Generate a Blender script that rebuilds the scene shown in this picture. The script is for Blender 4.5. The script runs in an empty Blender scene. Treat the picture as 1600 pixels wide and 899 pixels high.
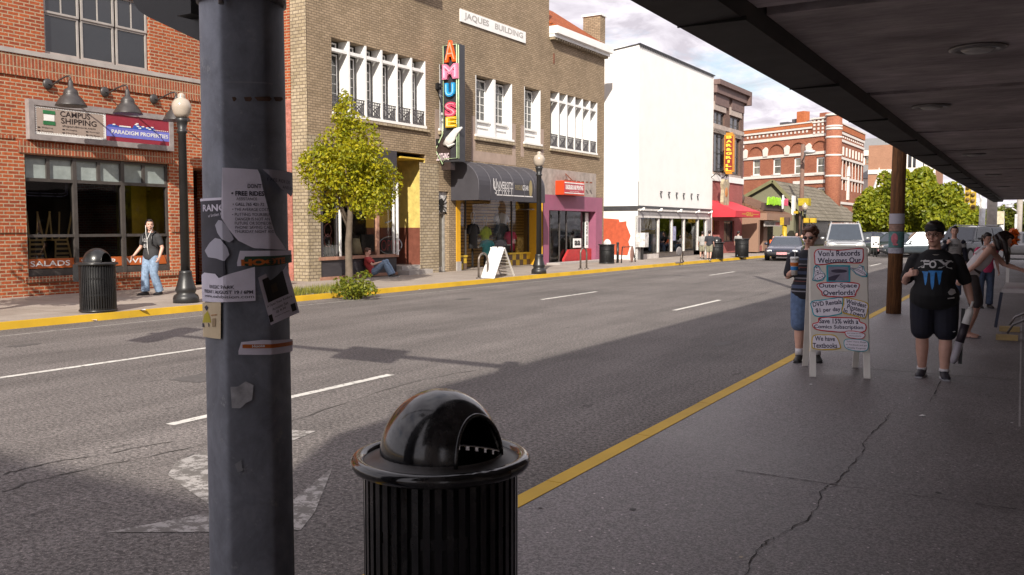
import bpy, math, random
import numpy as np
from mathutils import Matrix, Vector
from mathutils.geometry import tessellate_polygon
random.seed(7); rng=np.random.default_rng(7)
R=math.radians
scene=bpy.context.scene
COL=scene.collection
# ------------------------------------------------------------------ camera
CAMZ=1.74; FPX=1405.0; PITCH=R(3.807); YAW=R(30.335)
cam=bpy.data.cameras.new('camera'); camo=bpy.data.objects.new('camera',cam); COL.objects.link(camo)
cam.sensor_width=36.0; cam.lens=FPX/1600*36.0; cam.clip_start=0.05; cam.clip_end=3000
camo.location=(0,0,CAMZ); camo.rotation_euler=(R(90)-PITCH,0,YAW)
scene.camera=camo
# ------------------------------------------------------------------ sun, sky, exposure
SUN_AZ=R(25); SUN_EL=R(32.5)           # light travels towards +Y turned 25 deg to -X
sd=Vector((-math.sin(SUN_AZ)*math.cos(SUN_EL), math.cos(SUN_AZ)*math.cos(SUN_EL), -math.sin(SUN_EL)))
sl=bpy.data.lights.new('sun','SUN'); sl.energy=4.2; sl.angle=R(0.5); sl.color=(1.0,0.93,0.82)
so=bpy.data.objects.new('sun',sl); COL.objects.link(so); so.rotation_euler=sd.to_track_quat('-Z','Y').to_euler(); so.location=(20,-30,40)
scene.view_settings.view_transform='Standard'; scene.view_settings.look='None'
scene.view_settings.gamma=1; scene.view_settings.use_curve_mapping=False
scene.view_settings.exposure=0.72
W=bpy.data.worlds.new('World'); scene.world=W; W.use_nodes=True
def build_world():
    nt=W.node_tree; N=nt.nodes; L=nt.links
    for n in list(N): N.remove(n)
    out=N.new('ShaderNodeOutputWorld'); bg=N.new('ShaderNodeBackground'); bg2=N.new('ShaderNodeBackground'); mix=N.new('ShaderNodeMixShader')
    sky=N.new('ShaderNodeTexSky'); sky.sky_type='NISHITA'; sky.sun_disc=False
    sky.sun_elevation=SUN_EL; sky.sun_rotation=math.atan2(-sd.x,-sd.y)
    sky.air_density=1.2; sky.dust_density=1.5
    bg.inputs[1].default_value=0.09
    L.new(sky.outputs[0],bg.inputs[0])
    tc=N.new('ShaderNodeTexCoord'); sep=N.new('ShaderNodeSeparateXYZ'); L.new(tc.outputs['Generated'],sep.inputs[0])
    # clouds lie on a flat layer: project the direction on a plane overhead
    mx=N.new('ShaderNodeMath'); mx.operation='ADD'; L.new(sep.outputs[2],mx.inputs[0]); mx.inputs[1].default_value=0.10
    dv=N.new('ShaderNodeVectorMath'); dv.operation='DIVIDE'; L.new(tc.outputs['Generated'],dv.inputs[0])
    cb=N.new('ShaderNodeCombineXYZ')
    for i in range(3): L.new(mx.outputs[0],cb.inputs[i])
    L.new(cb.outputs[0],dv.inputs[1])
    mp=N.new('ShaderNodeMapping'); mp.inputs['Scale'].default_value=(1.3,0.9,0); mp.inputs['Location'].default_value=(1.3,0.4,0); L.new(dv.outputs[0],mp.inputs[0])
    nz=N.new('ShaderNodeTexNoise'); nz.inputs['Scale'].default_value=1.5; nz.inputs['Detail'].default_value=9; nz.inputs['Roughness'].default_value=0.62; nz.inputs['Distortion'].default_value=0.5
    L.new(mp.outputs[0],nz.inputs['Vector'])
    r1=N.new('ShaderNodeValToRGB'); r1.color_ramp.elements[0].position=0.26; r1.color_ramp.elements[1].position=0.46
    L.new(nz.outputs[0],r1.inputs[0])
    n2=N.new('ShaderNodeTexNoise'); n2.inputs['Scale'].default_value=2.6; n2.inputs['Detail'].default_value=8; n2.inputs['Roughness'].default_value=0.6; n2.inputs['Distortion'].default_value=0.8
    L.new(mp.outputs[0],n2.inputs['Vector'])
    r2=N.new('ShaderNodeValToRGB'); r2.color_ramp.elements[0].position=0.36; r2.color_ramp.elements[1].position=0.58
    r2.color_ramp.elements[0].color=(0.40,0.37,0.41,1); r2.color_ramp.elements[1].color=(0.645,0.61,0.65,1)
    L.new(n2.outputs[0],r2.inputs[0]); L.new(r2.outputs[0],bg2.inputs[0]); bg2.inputs[1].default_value=1.12
    # haze to the right horizon: thinner cloud low down
    L.new(r1.outputs[0],mix.inputs[0]); L.new(bg.outputs[0],mix.inputs[1]); L.new(bg2.outputs[0],mix.inputs[2]); L.new(mix.outputs[0],out.inputs[0])
build_world()
scene.cycles.use_denoising=True; scene.cycles.max_bounces=8; scene.cycles.transparent_max_bounces=12
scene.cycles.sample_clamp_indirect=6.0
# ------------------------------------------------------------------ measuring: a photo pixel (1600 wide) to a point on a known surface
_fh=Vector((-math.sin(YAW),math.cos(YAW),0)); _r=Vector((math.cos(YAW),math.sin(YAW),0)); _up=Vector((0,0,1))
_fw=_fh*math.cos(PITCH)-_up*math.sin(PITCH); _u=_up*math.cos(PITCH)+_fh*math.sin(PITCH)
CAMP=Vector((0,0,CAMZ))
def ray(x,y): return _fw*FPX+_r*(x-800)-_u*(y-449.5)
def G(x,y,z=0.12):
    d=ray(x,y); return CAMP+d*((z-CAMZ)/d.z)
def AX(x,y,X):
    d=ray(x,y); return CAMP+d*(X/d.x)
def AY(x,y,Y):
    d=ray(x,y); return CAMP+d*(Y/d.y)
# ------------------------------------------------------------------ materials
def newmat(name):
    m=bpy.data.materials.new(name); m.use_nodes=True; nt=m.node_tree
    for n in list(nt.nodes):
        if n.type!='OUTPUT_MATERIAL': nt.nodes.remove(n)
    b=nt.nodes.new('ShaderNodeBsdfPrincipled'); nt.links.new(b.outputs[0],[n for n in nt.nodes if n.type=='OUTPUT_MATERIAL'][0].inputs[0])
    return m,nt.nodes,nt.links,b
def noise(N,L,scale,det=5,rough=0.6,coord='Object',sc=(1,1,1),dist=0):
    tc=N.new('ShaderNodeTexCoord'); mp=N.new('ShaderNodeMapping'); mp.inputs['Scale'].default_value=sc
    L.new(tc.outputs[coord],mp.inputs[0]); n=N.new('ShaderNodeTexNoise'); n.inputs['Scale'].default_value=scale; n.inputs['Detail'].default_value=det
    n.inputs['Roughness'].default_value=rough; n.inputs['Distortion'].default_value=dist; L.new(mp.outputs[0],n.inputs['Vector']); return n
def ramp(N,L,src,p0,p1,c0,c1):
    r=N.new('ShaderNodeValToRGB'); e=r.color_ramp.elements; e[0].position=p0; e[1].position=p1
    e[0].color=tuple(c0)+(1,) if len(c0)==3 else c0; e[1].color=tuple(c1)+(1,) if len(c1)==3 else c1
    L.new(src,r.inputs[0]); return r
def mul(c,k): return tuple(min(1,x*k) for x in c)
def mixc(N,L,fac,a,b,mode='MIX'):
    m=N.new('ShaderNodeMix'); m.data_type='RGBA'; m.blend_type=mode
    for s,v in ((0,fac),(6,a),(7,b)):
        if hasattr(v,'links'): L.new(v,m.inputs[s])
        elif isinstance(v,(int,float)): m.inputs[s].default_value=v
        else: m.inputs[s].default_value=tuple(v)+(1,)
    return m.outputs[2]
_mc={}
def mat(name,c,rough=0.6,metal=0.0,var=0.25,ns=5.0,bump=0.0,bs=60.0,spec=0.5,coat=0.0,sc=(1,1,1)):
    if name in _mc: return _mc[name]
    m,N,L,b=newmat(name)
    n=noise(N,L,ns,6,0.62,sc=sc); r=ramp(N,L,n.outputs[0],0.3,0.7,mul(c,1-var),mul(c,1+var*0.7)); L.new(r.outputs[0],b.inputs['Base Color'])
    b.inputs['Roughness'].default_value=rough; b.inputs['Metallic'].default_value=metal; b.inputs['Specular IOR Level'].default_value=spec
    b.inputs['Coat Weight'].default_value=coat
    rr=N.new('ShaderNodeMapRange'); rr.inputs['To Min'].default_value=max(0.02,rough-0.12); rr.inputs['To Max'].default_value=min(1,rough+0.12); L.new(n.outputs[0],rr.inputs[0]); L.new(rr.outputs[0],b.inputs['Roughness'])
    if bump>0:
        n2=noise(N,L,bs,4,0.6,sc=sc); bp=N.new('ShaderNodeBump'); bp.inputs['Strength'].default_value=bump; bp.inputs['Distance'].default_value=0.01
        L.new(n2.outputs[0],bp.inputs['Height']); L.new(bp.outputs[0],b.inputs['Normal'])
    _mc[name]=m; return m
def brick(name,c1,c2,mortar,bw=0.22,bh=0.08,ms=0.011,var=0.35,off=0.5,dirt=0.3,bump=0.5,c3=None):
    if name in _mc: return _mc[name]
    m,N,L,b=newmat(name)
    uv=N.new('ShaderNodeUVMap'); t=N.new('ShaderNodeTexBrick'); t.offset=off
    t.inputs['Scale'].default_value=1.0; t.inputs['Brick Width'].default_value=bw; t.inputs['Row Height'].default_value=bh; t.inputs['Mortar Size'].default_value=ms; t.inputs['Mortar Smooth'].default_value=0.15; t.inputs['Bias'].default_value=0.0
    L.new(uv.outputs[0],t.inputs['Vector'])
    t.inputs['Color1'].default_value=tuple(c1)+(1,); t.inputs['Color2'].default_value=tuple(c2)+(1,); t.inputs['Mortar'].default_value=tuple(mortar)+(1,)
    # soot and fading over the whole wall
    n=noise(N,L,0.7,7,0.65); rr=ramp(N,L,n.outputs[0],0.28,0.72,(1-dirt,)*3,(1.12,)*3)
    col=mixc(N,L,1.0,t.outputs[0],rr.outputs[0],'MULTIPLY')
    n3=noise(N,L,14,3,0.7); r3=ramp(N,L,n3.outputs[0],0.3,0.7,(1-var,)*3,(1+var*0.5,)*3); col=mixc(N,L,1.0,col,r3.outputs[0],'MULTIPLY')
    L.new(col,b.inputs['Base Color']); b.inputs['Roughness'].default_value=0.88; b.inputs['Specular IOR Level'].default_value=0.25
    bp=N.new('ShaderNodeBump'); bp.inputs['Strength'].default_value=bump; bp.inputs['Distance'].default_value=0.01; bp.invert=True
    L.new(t.outputs['Fac'],bp.inputs['Height']); L.new(bp.outputs[0],b.inputs['Normal'])
    _mc[name]=m; return m
def glass(name,tint=(0.85,0.86,0.85),refl=1.0,base=0.06):
    if name in _mc: return _mc[name]
    m,N,L,b=newmat(name); N.remove(b)
    out=[n for n in N if n.type=='OUTPUT_MATERIAL'][0]
    tr=N.new('ShaderNodeBsdfTransparent'); tr.inputs[0].default_value=tuple(tint)+(1,)
    gl=N.new('ShaderNodeBsdfGlossy'); gl.inputs['Roughness'].default_value=0.015; gl.inputs['Color'].default_value=(refl,refl,refl,1)
    lw=N.new('ShaderNodeFresnel'); lw.inputs['IOR'].default_value=1.32
    mr=N.new('ShaderNodeMapRange'); mr.inputs['To Min'].default_value=base*.4; mr.inputs['To Max'].default_value=1.0; L.new(lw.outputs[0],mr.inputs[0])
    n=noise(N,L,0.9,2,0.5); bp=N.new('ShaderNodeBump'); bp.inputs['Strength'].default_value=0.04; bp.inputs['Distance'].default_value=0.1; L.new(n.outputs[0],bp.inputs['Height']); L.new(bp.outputs[0],gl.inputs['Normal'])
    mx=N.new('ShaderNodeMixShader'); L.new(mr.outputs[0],mx.inputs[0]); L.new(tr.outputs[0],mx.inputs[1]); L.new(gl.outputs[0],mx.inputs[2]); L.new(mx.outputs[0],out.inputs[0])
    _mc[name]=m; return m
def leafmat(name,c,var=0.5):
    if name in _mc: return _mc[name]
    m,N,L,b=newmat(name); out=[n for n in N if n.type=='OUTPUT_MATERIAL'][0]
    n=noise(N,L,2.2,4,0.7); r=ramp(N,L,n.outputs[0],0.3,0.7,mul((c[0]*0.72,c[1]*0.9,c[2]*0.9),1-var*0.45),mul(c,1+var*0.5))
    g=N.new('ShaderNodeNewGeometry'); r2=ramp(N,L,g.outputs['Random Per Island'],0.0,1.0,(0.55,0.66,0.7),(1.4,1.28,1.05)); col=mixc(N,L,1.0,r.outputs[0],r2.outputs[0],'MULTIPLY')
    L.new(col,b.inputs['Base Color']); b.inputs['Roughness'].default_value=0.45; b.inputs['Specular IOR Level'].default_value=0.35
    tl=N.new('ShaderNodeBsdfTranslucent'); c2=mixc(N,L,1.0,col,(1.25,1.15,0.4),'MULTIPLY'); L.new(c2,tl.inputs[0])
    mx=N.new('ShaderNodeMixShader'); mx.inputs[0].default_value=0.42; L.new(b.outputs[0],mx.inputs[1]); L.new(tl.outputs[0],mx.inputs[2]); L.new(mx.outputs[0],out.inputs[0])
    _mc[name]=m; return m
def emit(name,c,s):
    if name in _mc: return _mc[name]
    m,N,L,b=newmat(name); b.inputs['Base Color'].default_value=tuple(c)+(1,); b.inputs['Emission Color'].default_value=tuple(c)+(1,); b.inputs['Emission Strength'].default_value=s
    _mc[name]=m; return m
# ------------------------------------------------------------------ mesh collecting
RM={}
def I4(): return Matrix.Identity(4)
class MB:
    def __init__(s,F=None): s.v=[]; s.f=[]; s.m=[]; s.s=[]; s.F=F.copy() if F is not None else I4(); s.mi=0; s.sm=False
    def pt(s,p): s.v.append(s.F@Vector(p)); return len(s.v)-1
    def face(s,idx): s.f.append(tuple(idx)); s.m.append(s.mi); s.s.append(s.sm)
    def quad(s,*pts): s.face([s.pt(p) for p in pts]); return s
    def box(s,x0,x1,y0,y1,z0,z1):
        if x0>x1:x0,x1=x1,x0
        if y0>y1:y0,y1=y1,y0
        if z0>z1:z0,z1=z1,z0
        i=[s.pt(p) for p in ((x0,y0,z0),(x1,y0,z0),(x1,y1,z0),(x0,y1,z0),(x0,y0,z1),(x1,y0,z1),(x1,y1,z1),(x0,y1,z1))]
        for q in ((0,3,2,1),(4,5,6,7),(0,1,5,4),(1,2,6,5),(2,3,7,6),(3,0,4,7)): s.face([i[k] for k in q])
        return s
    def bar(s,p,q,w,h,up=(0,0,1)):
        p=Vector(p);q=Vector(q);t=(q-p).normalized();up=Vector(up)
        if abs(t.dot(up))>0.98: up=Vector((0,1,0))
        a=t.cross(up).normalized()*w/2; b=a.cross(t).normalized()*h/2
        i=[s.pt(x) for x in (p-a-b,p+a-b,p+a+b,p-a+b,q-a-b,q+a-b,q+a+b,q-a+b)]
        for k in ((0,3,2,1),(4,5,6,7),(0,1,5,4),(1,2,6,5),(2,3,7,6),(3,0,4,7)): s.face([i[j] for j in k])
        return s
    def poly(s,pts):   # flat polygon (any outline)
        base=len(s.v)
        for p in pts: s.pt(p)
        for t in tessellate_polygon([[Vector(p) for p in pts]]): s.face([base+k for k in t])
        return s
    def prism(s,pts,vec):  # outline (3d points, planar) swept by vec
        n=len(pts); vec=Vector(vec); a=len(s.v)
        for p in pts: s.pt(p)
        for p in pts: s.pt(Vector(p)+vec)
        for t in tessellate_polygon([[Vector(p) for p in pts]]):
            s.face([a+k for k in t]); s.face([a+n+k for k in reversed(t)])
        for k in range(n): j=(k+1)%n; s.face((a+k,a+j,a+n+j,a+n+k))
        return s
    def loft(s,path,rad,ref=(1,0,0),n=12,cap=True,smooth=True,expo=1.0):
        path=[Vector(p) for p in path]; ref=Vector(ref); rings=[]; o=s.sm; s.sm=smooth; m=len(path)
        for k,p in enumerate(path):
            t=(path[min(k+1,m-1)]-path[max(k-1,0)]).normalized()
            a=ref-t*ref.dot(t)
            if a.length<0.05: a=Vector((0,1,0))-t*t.y
            if a.length<0.05: a=Vector((0,0,1))-t*t.z
            a.normalize(); b=t.cross(a)
            r=rad[k] if isinstance(rad,(list,tuple)) else rad
            ra,rb=(r if isinstance(r,(tuple,list)) else (r,r))
            ring=[]
            for j in range(n):
                th=2*math.pi*j/n; c,d=math.cos(th),math.sin(th)
                if expo!=1: c=math.copysign(abs(c)**expo,c); d=math.copysign(abs(d)**expo,d)
                ring.append(s.pt(p+a*(ra*c)+b*(rb*d)))
            rings.append(ring)
        for k in range(m-1):
            for j in range(n): s.face((rings[k][j],rings[k][(j+1)%n],rings[k+1][(j+1)%n],rings[k+1][j]))
        s.sm=False
        if cap: s.face(rings[0][::-1]); s.face(rings[-1])
        s.sm=o; return s
    def tube(s,path,r,n=8,cap=True): return s.loft(path,r,ref=(0.31,0.9,0.2),n=n,cap=cap)
    def cyl(s,x,y,z0,z1,r,n=20,r1=None): return s.loft([(x,y,z0),(x,y,z1)],[r,r if r1 is None else r1],n=n)
    def lathe(s,x,y,prof,n=24,smooth=True,cap=True):  # prof: (r,z)
        o=s.sm; s.sm=smooth; rings=[[s.pt((x+max(r,0.0005)*math.cos(2*math.pi*j/n),y+max(r,0.0005)*math.sin(2*math.pi*j/n),z)) for j in range(n)] for r,z in prof]
        up=prof[-1][1]>=prof[0][1]
        for a,b in zip(rings,rings[1:]):
            for j in range(n):
                q=(a[j],a[(j+1)%n],b[(j+1)%n],b[j]); s.face(q if up else q[::-1])
        s.sm=False
        if cap: s.face(rings[0][::-1] if up else rings[0]); s.face(rings[-1] if up else rings[-1][::-1])
        s.sm=o; return s
    def ell(s,c,r,n=14,m=9,rot=None):
        o=s.sm; s.sm=True; c=Vector(c); Q=rot or Matrix.Identity(3); rings=[]
        top=s.pt(c+Q@Vector((0,0,r[2]))); bot=s.pt(c+Q@Vector((0,0,-r[2])))
        for i in range(1,m):
            ph=math.pi*i/m
            rings.append([s.pt(c+Q@Vector((r[0]*math.sin(ph)*math.cos(2*math.pi*j/n),r[1]*math.sin(ph)*math.sin(2*math.pi*j/n),r[2]*math.cos(ph)))) for j in range(n)])
        for j in range(n):
            s.face((top,rings[0][j],rings[0][(j+1)%n])); s.face((bot,rings[-1][(j+1)%n],rings[-1][j]))
            for i in range(m-2): s.face((rings[i][j],rings[i+1][j],rings[i+1][(j+1)%n],rings[i][(j+1)%n]))
        s.sm=o; return s
    def mesh(s,name,mats,inv):
        me=bpy.data.meshes.new(name); me.from_pydata([inv@p for p in s.v],[],s.f)
        for m in (mats if isinstance(mats,(list,tuple)) else [mats]): me.materials.append(m)
        if len(me.polygons)==len(s.m):
            me.polygons.foreach_set('material_index',s.m); me.polygons.foreach_set('use_smooth',s.s)
        nl=len(me.loops); uv=np.zeros((nl,2),np.float32)
        if nl:
            me.calc_loop_triangles()
            k=0
            for f in s.f:
                a,b,c=s.v[f[0]],s.v[f[1]],s.v[f[2]]; nn=(b-a).cross(c-b)
                if nn.length>1e-12: nn.normalize()
                if abs(nn.z)>0.72: 
                    for i in f: uv[k]=(s.v[i].x,s.v[i].y); k+=1
                else:
                    h=math.hypot(nn.x,nn.y) or 1; tx,ty=-nn.y/h,nn.x/h
                    for i in f: uv[k]=(s.v[i].x*tx+s.v[i].y*ty,s.v[i].z); k+=1
        l=me.uv_layers.new(name='UVMap'); l.data.foreach_set('uv',uv.ravel()); me.update(); return me
    def build(s,name,mats,parent=None,label=None):
        if not s.v: return None
        inv=RM[root_of(parent).name].inverted() if parent is not None else I4()
        o=bpy.data.objects.new(name,s.mesh(name,mats,inv)); COL.objects.link(o)
        if parent is not None: o.parent=parent
        if label: o['label']=label
        return o
    def solo(s,name,mats,label,cat,group=None,kind=None,origin=None):  # a thing that is one mesh, its origin at its base
        xs=[p.x for p in s.v]; ys=[p.y for p in s.v]; zs=[p.z for p in s.v]
        c=Vector(origin) if origin is not None else Vector(((min(xs)+max(xs))/2,(min(ys)+max(ys))/2,min(zs)))
        M=Matrix.Translation(c); o=bpy.data.objects.new(name,s.mesh(name,mats,M.inverted())); COL.objects.link(o); o.matrix_world=M; RM[o.name]=M
        tag(o,label,cat,group,kind); return o
def tag(o,label=None,cat=None,group=None,kind=None):
    if label: o['label']=label
    if cat: o['category']=cat
    if group: o['group']=group
    if kind: o['kind']=kind
    return o
def root_of(o):
    while o.parent is not None: o=o.parent
    return o
def thing(name,label,cat,loc=(0,0,0),rz=0.0,group=None,kind=None):
    o=bpy.data.objects.new(name,None); COL.objects.link(o); o.empty_display_size=0.2
    M=Matrix.Translation(Vector(loc))@Matrix.Rotation(rz,4,'Z'); o.matrix_world=M; RM[o.name]=M
    tag(o,label,cat,group,kind); return o
def FR(o): return RM[o.name]       # a thing's own frame
def struct(name,mb,mats,kind='structure',label=None):
    o=mb.build(name,mats); o['kind']=kind
    if label: o['label']=label
    return o
def dup(src,loc,rz,label,group=None):
    o=src.copy(); COL.objects.link(o); M=Matrix.Translation(Vector(loc))@Matrix.Rotation(rz,4,'Z'); o.matrix_world=M; RM[o.name]=M
    o['label']=label
    if group: o['group']=group
    for c in list(src.children):
        d=c.copy(); COL.objects.link(d); d.parent=o
        for g in list(c.children):
            e=g.copy(); COL.objects.link(e); e.parent=d
    return o
# flat writing plane: x right, y up, z out of the wall
VERT=Matrix(((1,0,0,0),(0,0,-1,0),(0,1,0,0),(0,0,0,1)))   # x right, y up -> z, out -> -y of a frame whose y goes into the wall
_tcache={}
def textverts(s,bold):
    k=(s,bold)
    if k in _tcache: return _tcache[k]
    cu=bpy.data.curves.new('t','FONT'); cu.body=s; cu.size=1; cu.offset=bold; cu.resolution_u=3; cu.align_x='LEFT'
    ob=bpy.data.objects.new('t',cu); COL.objects.link(ob)
    dg=bpy.context.evaluated_depsgraph_get(); me=bpy.data.meshes.new_from_object(ob.evaluated_get(dg))
    v=np.array([x.co[:] for x in me.vertices]).reshape(-1,3); f=[tuple(p.vertices) for p in me.polygons]
    bpy.data.objects.remove(ob); bpy.data.curves.remove(cu); bpy.data.meshes.remove(me)
    _tcache[k]=(v,f); return v,f
def text(mb,s,cx,cy,w=None,h=None,z=0.004,bold=0.0,rot=0.0,fn=None,arc=None,th=0.0):
    """add writing to mb (plane x,y; z out) centred on cx,cy, fitted to w x h"""
    v,f=textverts(s,bold)
    if len(v)==0: return mb
    lo=v.min(0); hi=v.max(0); ww=hi[0]-lo[0]; hh=hi[1]-lo[1]
    sx=(w/ww) if w else (h/hh); sy=(h/hh) if h else sx
    b=len(mb.v); c,d=math.cos(rot),math.sin(rot)
    for p in v:
        x=(p[0]-(lo[0]+hi[0])/2)*sx; y=(p[1]-(lo[1]+hi[1])/2)*sy
        x,y=x*c-y*d,x*d+y*c
        q=(cx+x,cy+y,z)
        if fn: q=fn(q)
        mb.pt(q)
    for p in f: mb.face([b+i for i in p])
    return mb
# a street front: frame with x along the front, y into the building, z up
class Face:
    def __init__(s,p0,ang=1.26):
        a=R(ang); s.d=Vector((math.sin(a),math.cos(a),0)); s.n=Vector((math.cos(a),-math.sin(a),0)); s.p=Vector((p0[0],p0[1],0)); s.rz=R(90)-a
        s.M=Matrix.Translation(s.p)@Matrix.Rotation(s.rz,4,'Z')
    def sz(s,x,y,out=0.0):
        d=ray(x,y); p=s.p+s.n*out; t=(p-CAMP).dot(s.n)/d.dot(s.n); q=CAMP+d*t; return (q-s.p).dot(s.d),q.z
    def s_(s,x,y=300,out=0.0): return s.sz(x,y,out)[0]
    def z_(s,x,y,out=0.0): return s.sz(x,y,out)[1]
    def rect(s,x0,y0,x1,y1,out=0.0):
        a=s.sz(x0,y0,out); b=s.sz(x1,y1,out); return min(a[0],b[0]),max(a[0],b[0]),min(a[1],b[1]),max(a[1],b[1])
    def at(s,a,y,z): return s.M@Vector((a,y,z))
    def thing(s,name,label,cat,a,y,z,group=None): return thing(name,label,cat,s.at(a,y,z),s.rz,group)
    def mb(s): return MB(s.M)
    def tx(s,out=0.0): return MB(s.M@Matrix.Translation((0,-out,0))@VERT)
def wall_holes(mb,s0,s1,z0,z1,holes,y=0.0):
    """front of a wall at depth y with openings (s0,s1,z0,z1,depth), reveals included"""
    S=sorted({s0,s1,*[h[0] for h in holes],*[h[1] for h in holes]}); Z=sorted({z0,z1,*[h[2] for h in holes],*[h[3] for h in holes]})
    S=[a for a in S if s0<=a<=s1]; Z=[a for a in Z if z0<=a<=z1]
    for j in range(len(Z)-1):
        run=None
        for i in range(len(S)-1):
            cs=(S[i]+S[i+1])/2; cz=(Z[j]+Z[j+1])/2
            if any(h[0]<cs<h[1] and h[2]<cz<h[3] for h in holes):
                if run is not None: mb.quad((run,y,Z[j]),(S[i],y,Z[j]),(S[i],y,Z[j+1]),(run,y,Z[j+1])); run=None
            elif run is None: run=S[i]
        if run is not None: mb.quad((run,y,Z[j]),(S[-1],y,Z[j]),(S[-1],y,Z[j+1]),(run,y,Z[j+1]))
    for a,b,c,d,dep in holes:
        e=y+dep
        mb.quad((a,y,c),(a,y,d),(a,e,d),(a,e,c)); mb.quad((b,y,d),(b,y,c),(b,e,c),(b,e,d))
        mb.quad((a,y,d),(b,y,d),(b,e,d),(a,e,d)); mb.quad((a,y,c),(a,e,c),(b,e,c),(b,y,c))
    return mb
def shell(mb,s0,s1,z0,z1,depth,y=0.0,roof=True):
    """sides, back and roof of a building behind its front"""
    e=y+depth
    mb.quad((s0,y,z0),(s0,y,z1),(s0,e,z1),(s0,e,z0)); mb.quad((s1,y,z1),(s1,y,z0),(s1,e,z0),(s1,e,z1)); mb.quad((s0,e,z0),(s0,e,z1),(s1,e,z1),(s1,e,z0))
    if roof: mb.quad((s0,y,z1),(s1,y,z1),(s1,e,z1),(s0,e,z1))
    return mb
def window(parent,face,s0,s1,z0,z1,y,nx,nz,fm,gm,fw=0.05,mw=0.025,dep=0.06,name='window',xs=None,zs=None,pane=True):
    b=face.mb(); 
    b.box(s0,s0+fw,y,y+dep,z0,z1); b.box(s1-fw,s1,y,y+dep,z0,z1); b.box(s0+fw,s1-fw,y,y+dep,z1-fw,z1); b.box(s0+fw,s1-fw,y,y+dep,z0,z0+fw)
    xs=xs if xs is not None else [s0+fw+(s1-s0-2*fw)*k/nx for k in range(1,nx)]
    zs=zs if zs is not None else [z0+fw+(z1-z0-2*fw)*k/nz for k in range(1,nz)]
    for x in xs: b.box(x-mw/2,x+mw/2,y+0.012,y+dep-0.012,z0+fw,z1-fw)
    for z in zs: b.box(s0+fw,s1-fw,y+0.014,y+dep-0.014,z-mw/2,z+mw/2)
    o=b.build(name,fm,parent)
    if pane:
        g=face.mb(); g.quad((s0+fw*0.5,y+dep*0.5,z0+fw*0.5),(s1-fw*0.5,y+dep*0.5,z0+fw*0.5),(s1-fw*0.5,y+dep*0.5,z1-fw*0.5),(s0+fw*0.5,y+dep*0.5,z1-fw*0.5)); g.build('pane',gm,o)
    return o
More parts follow.
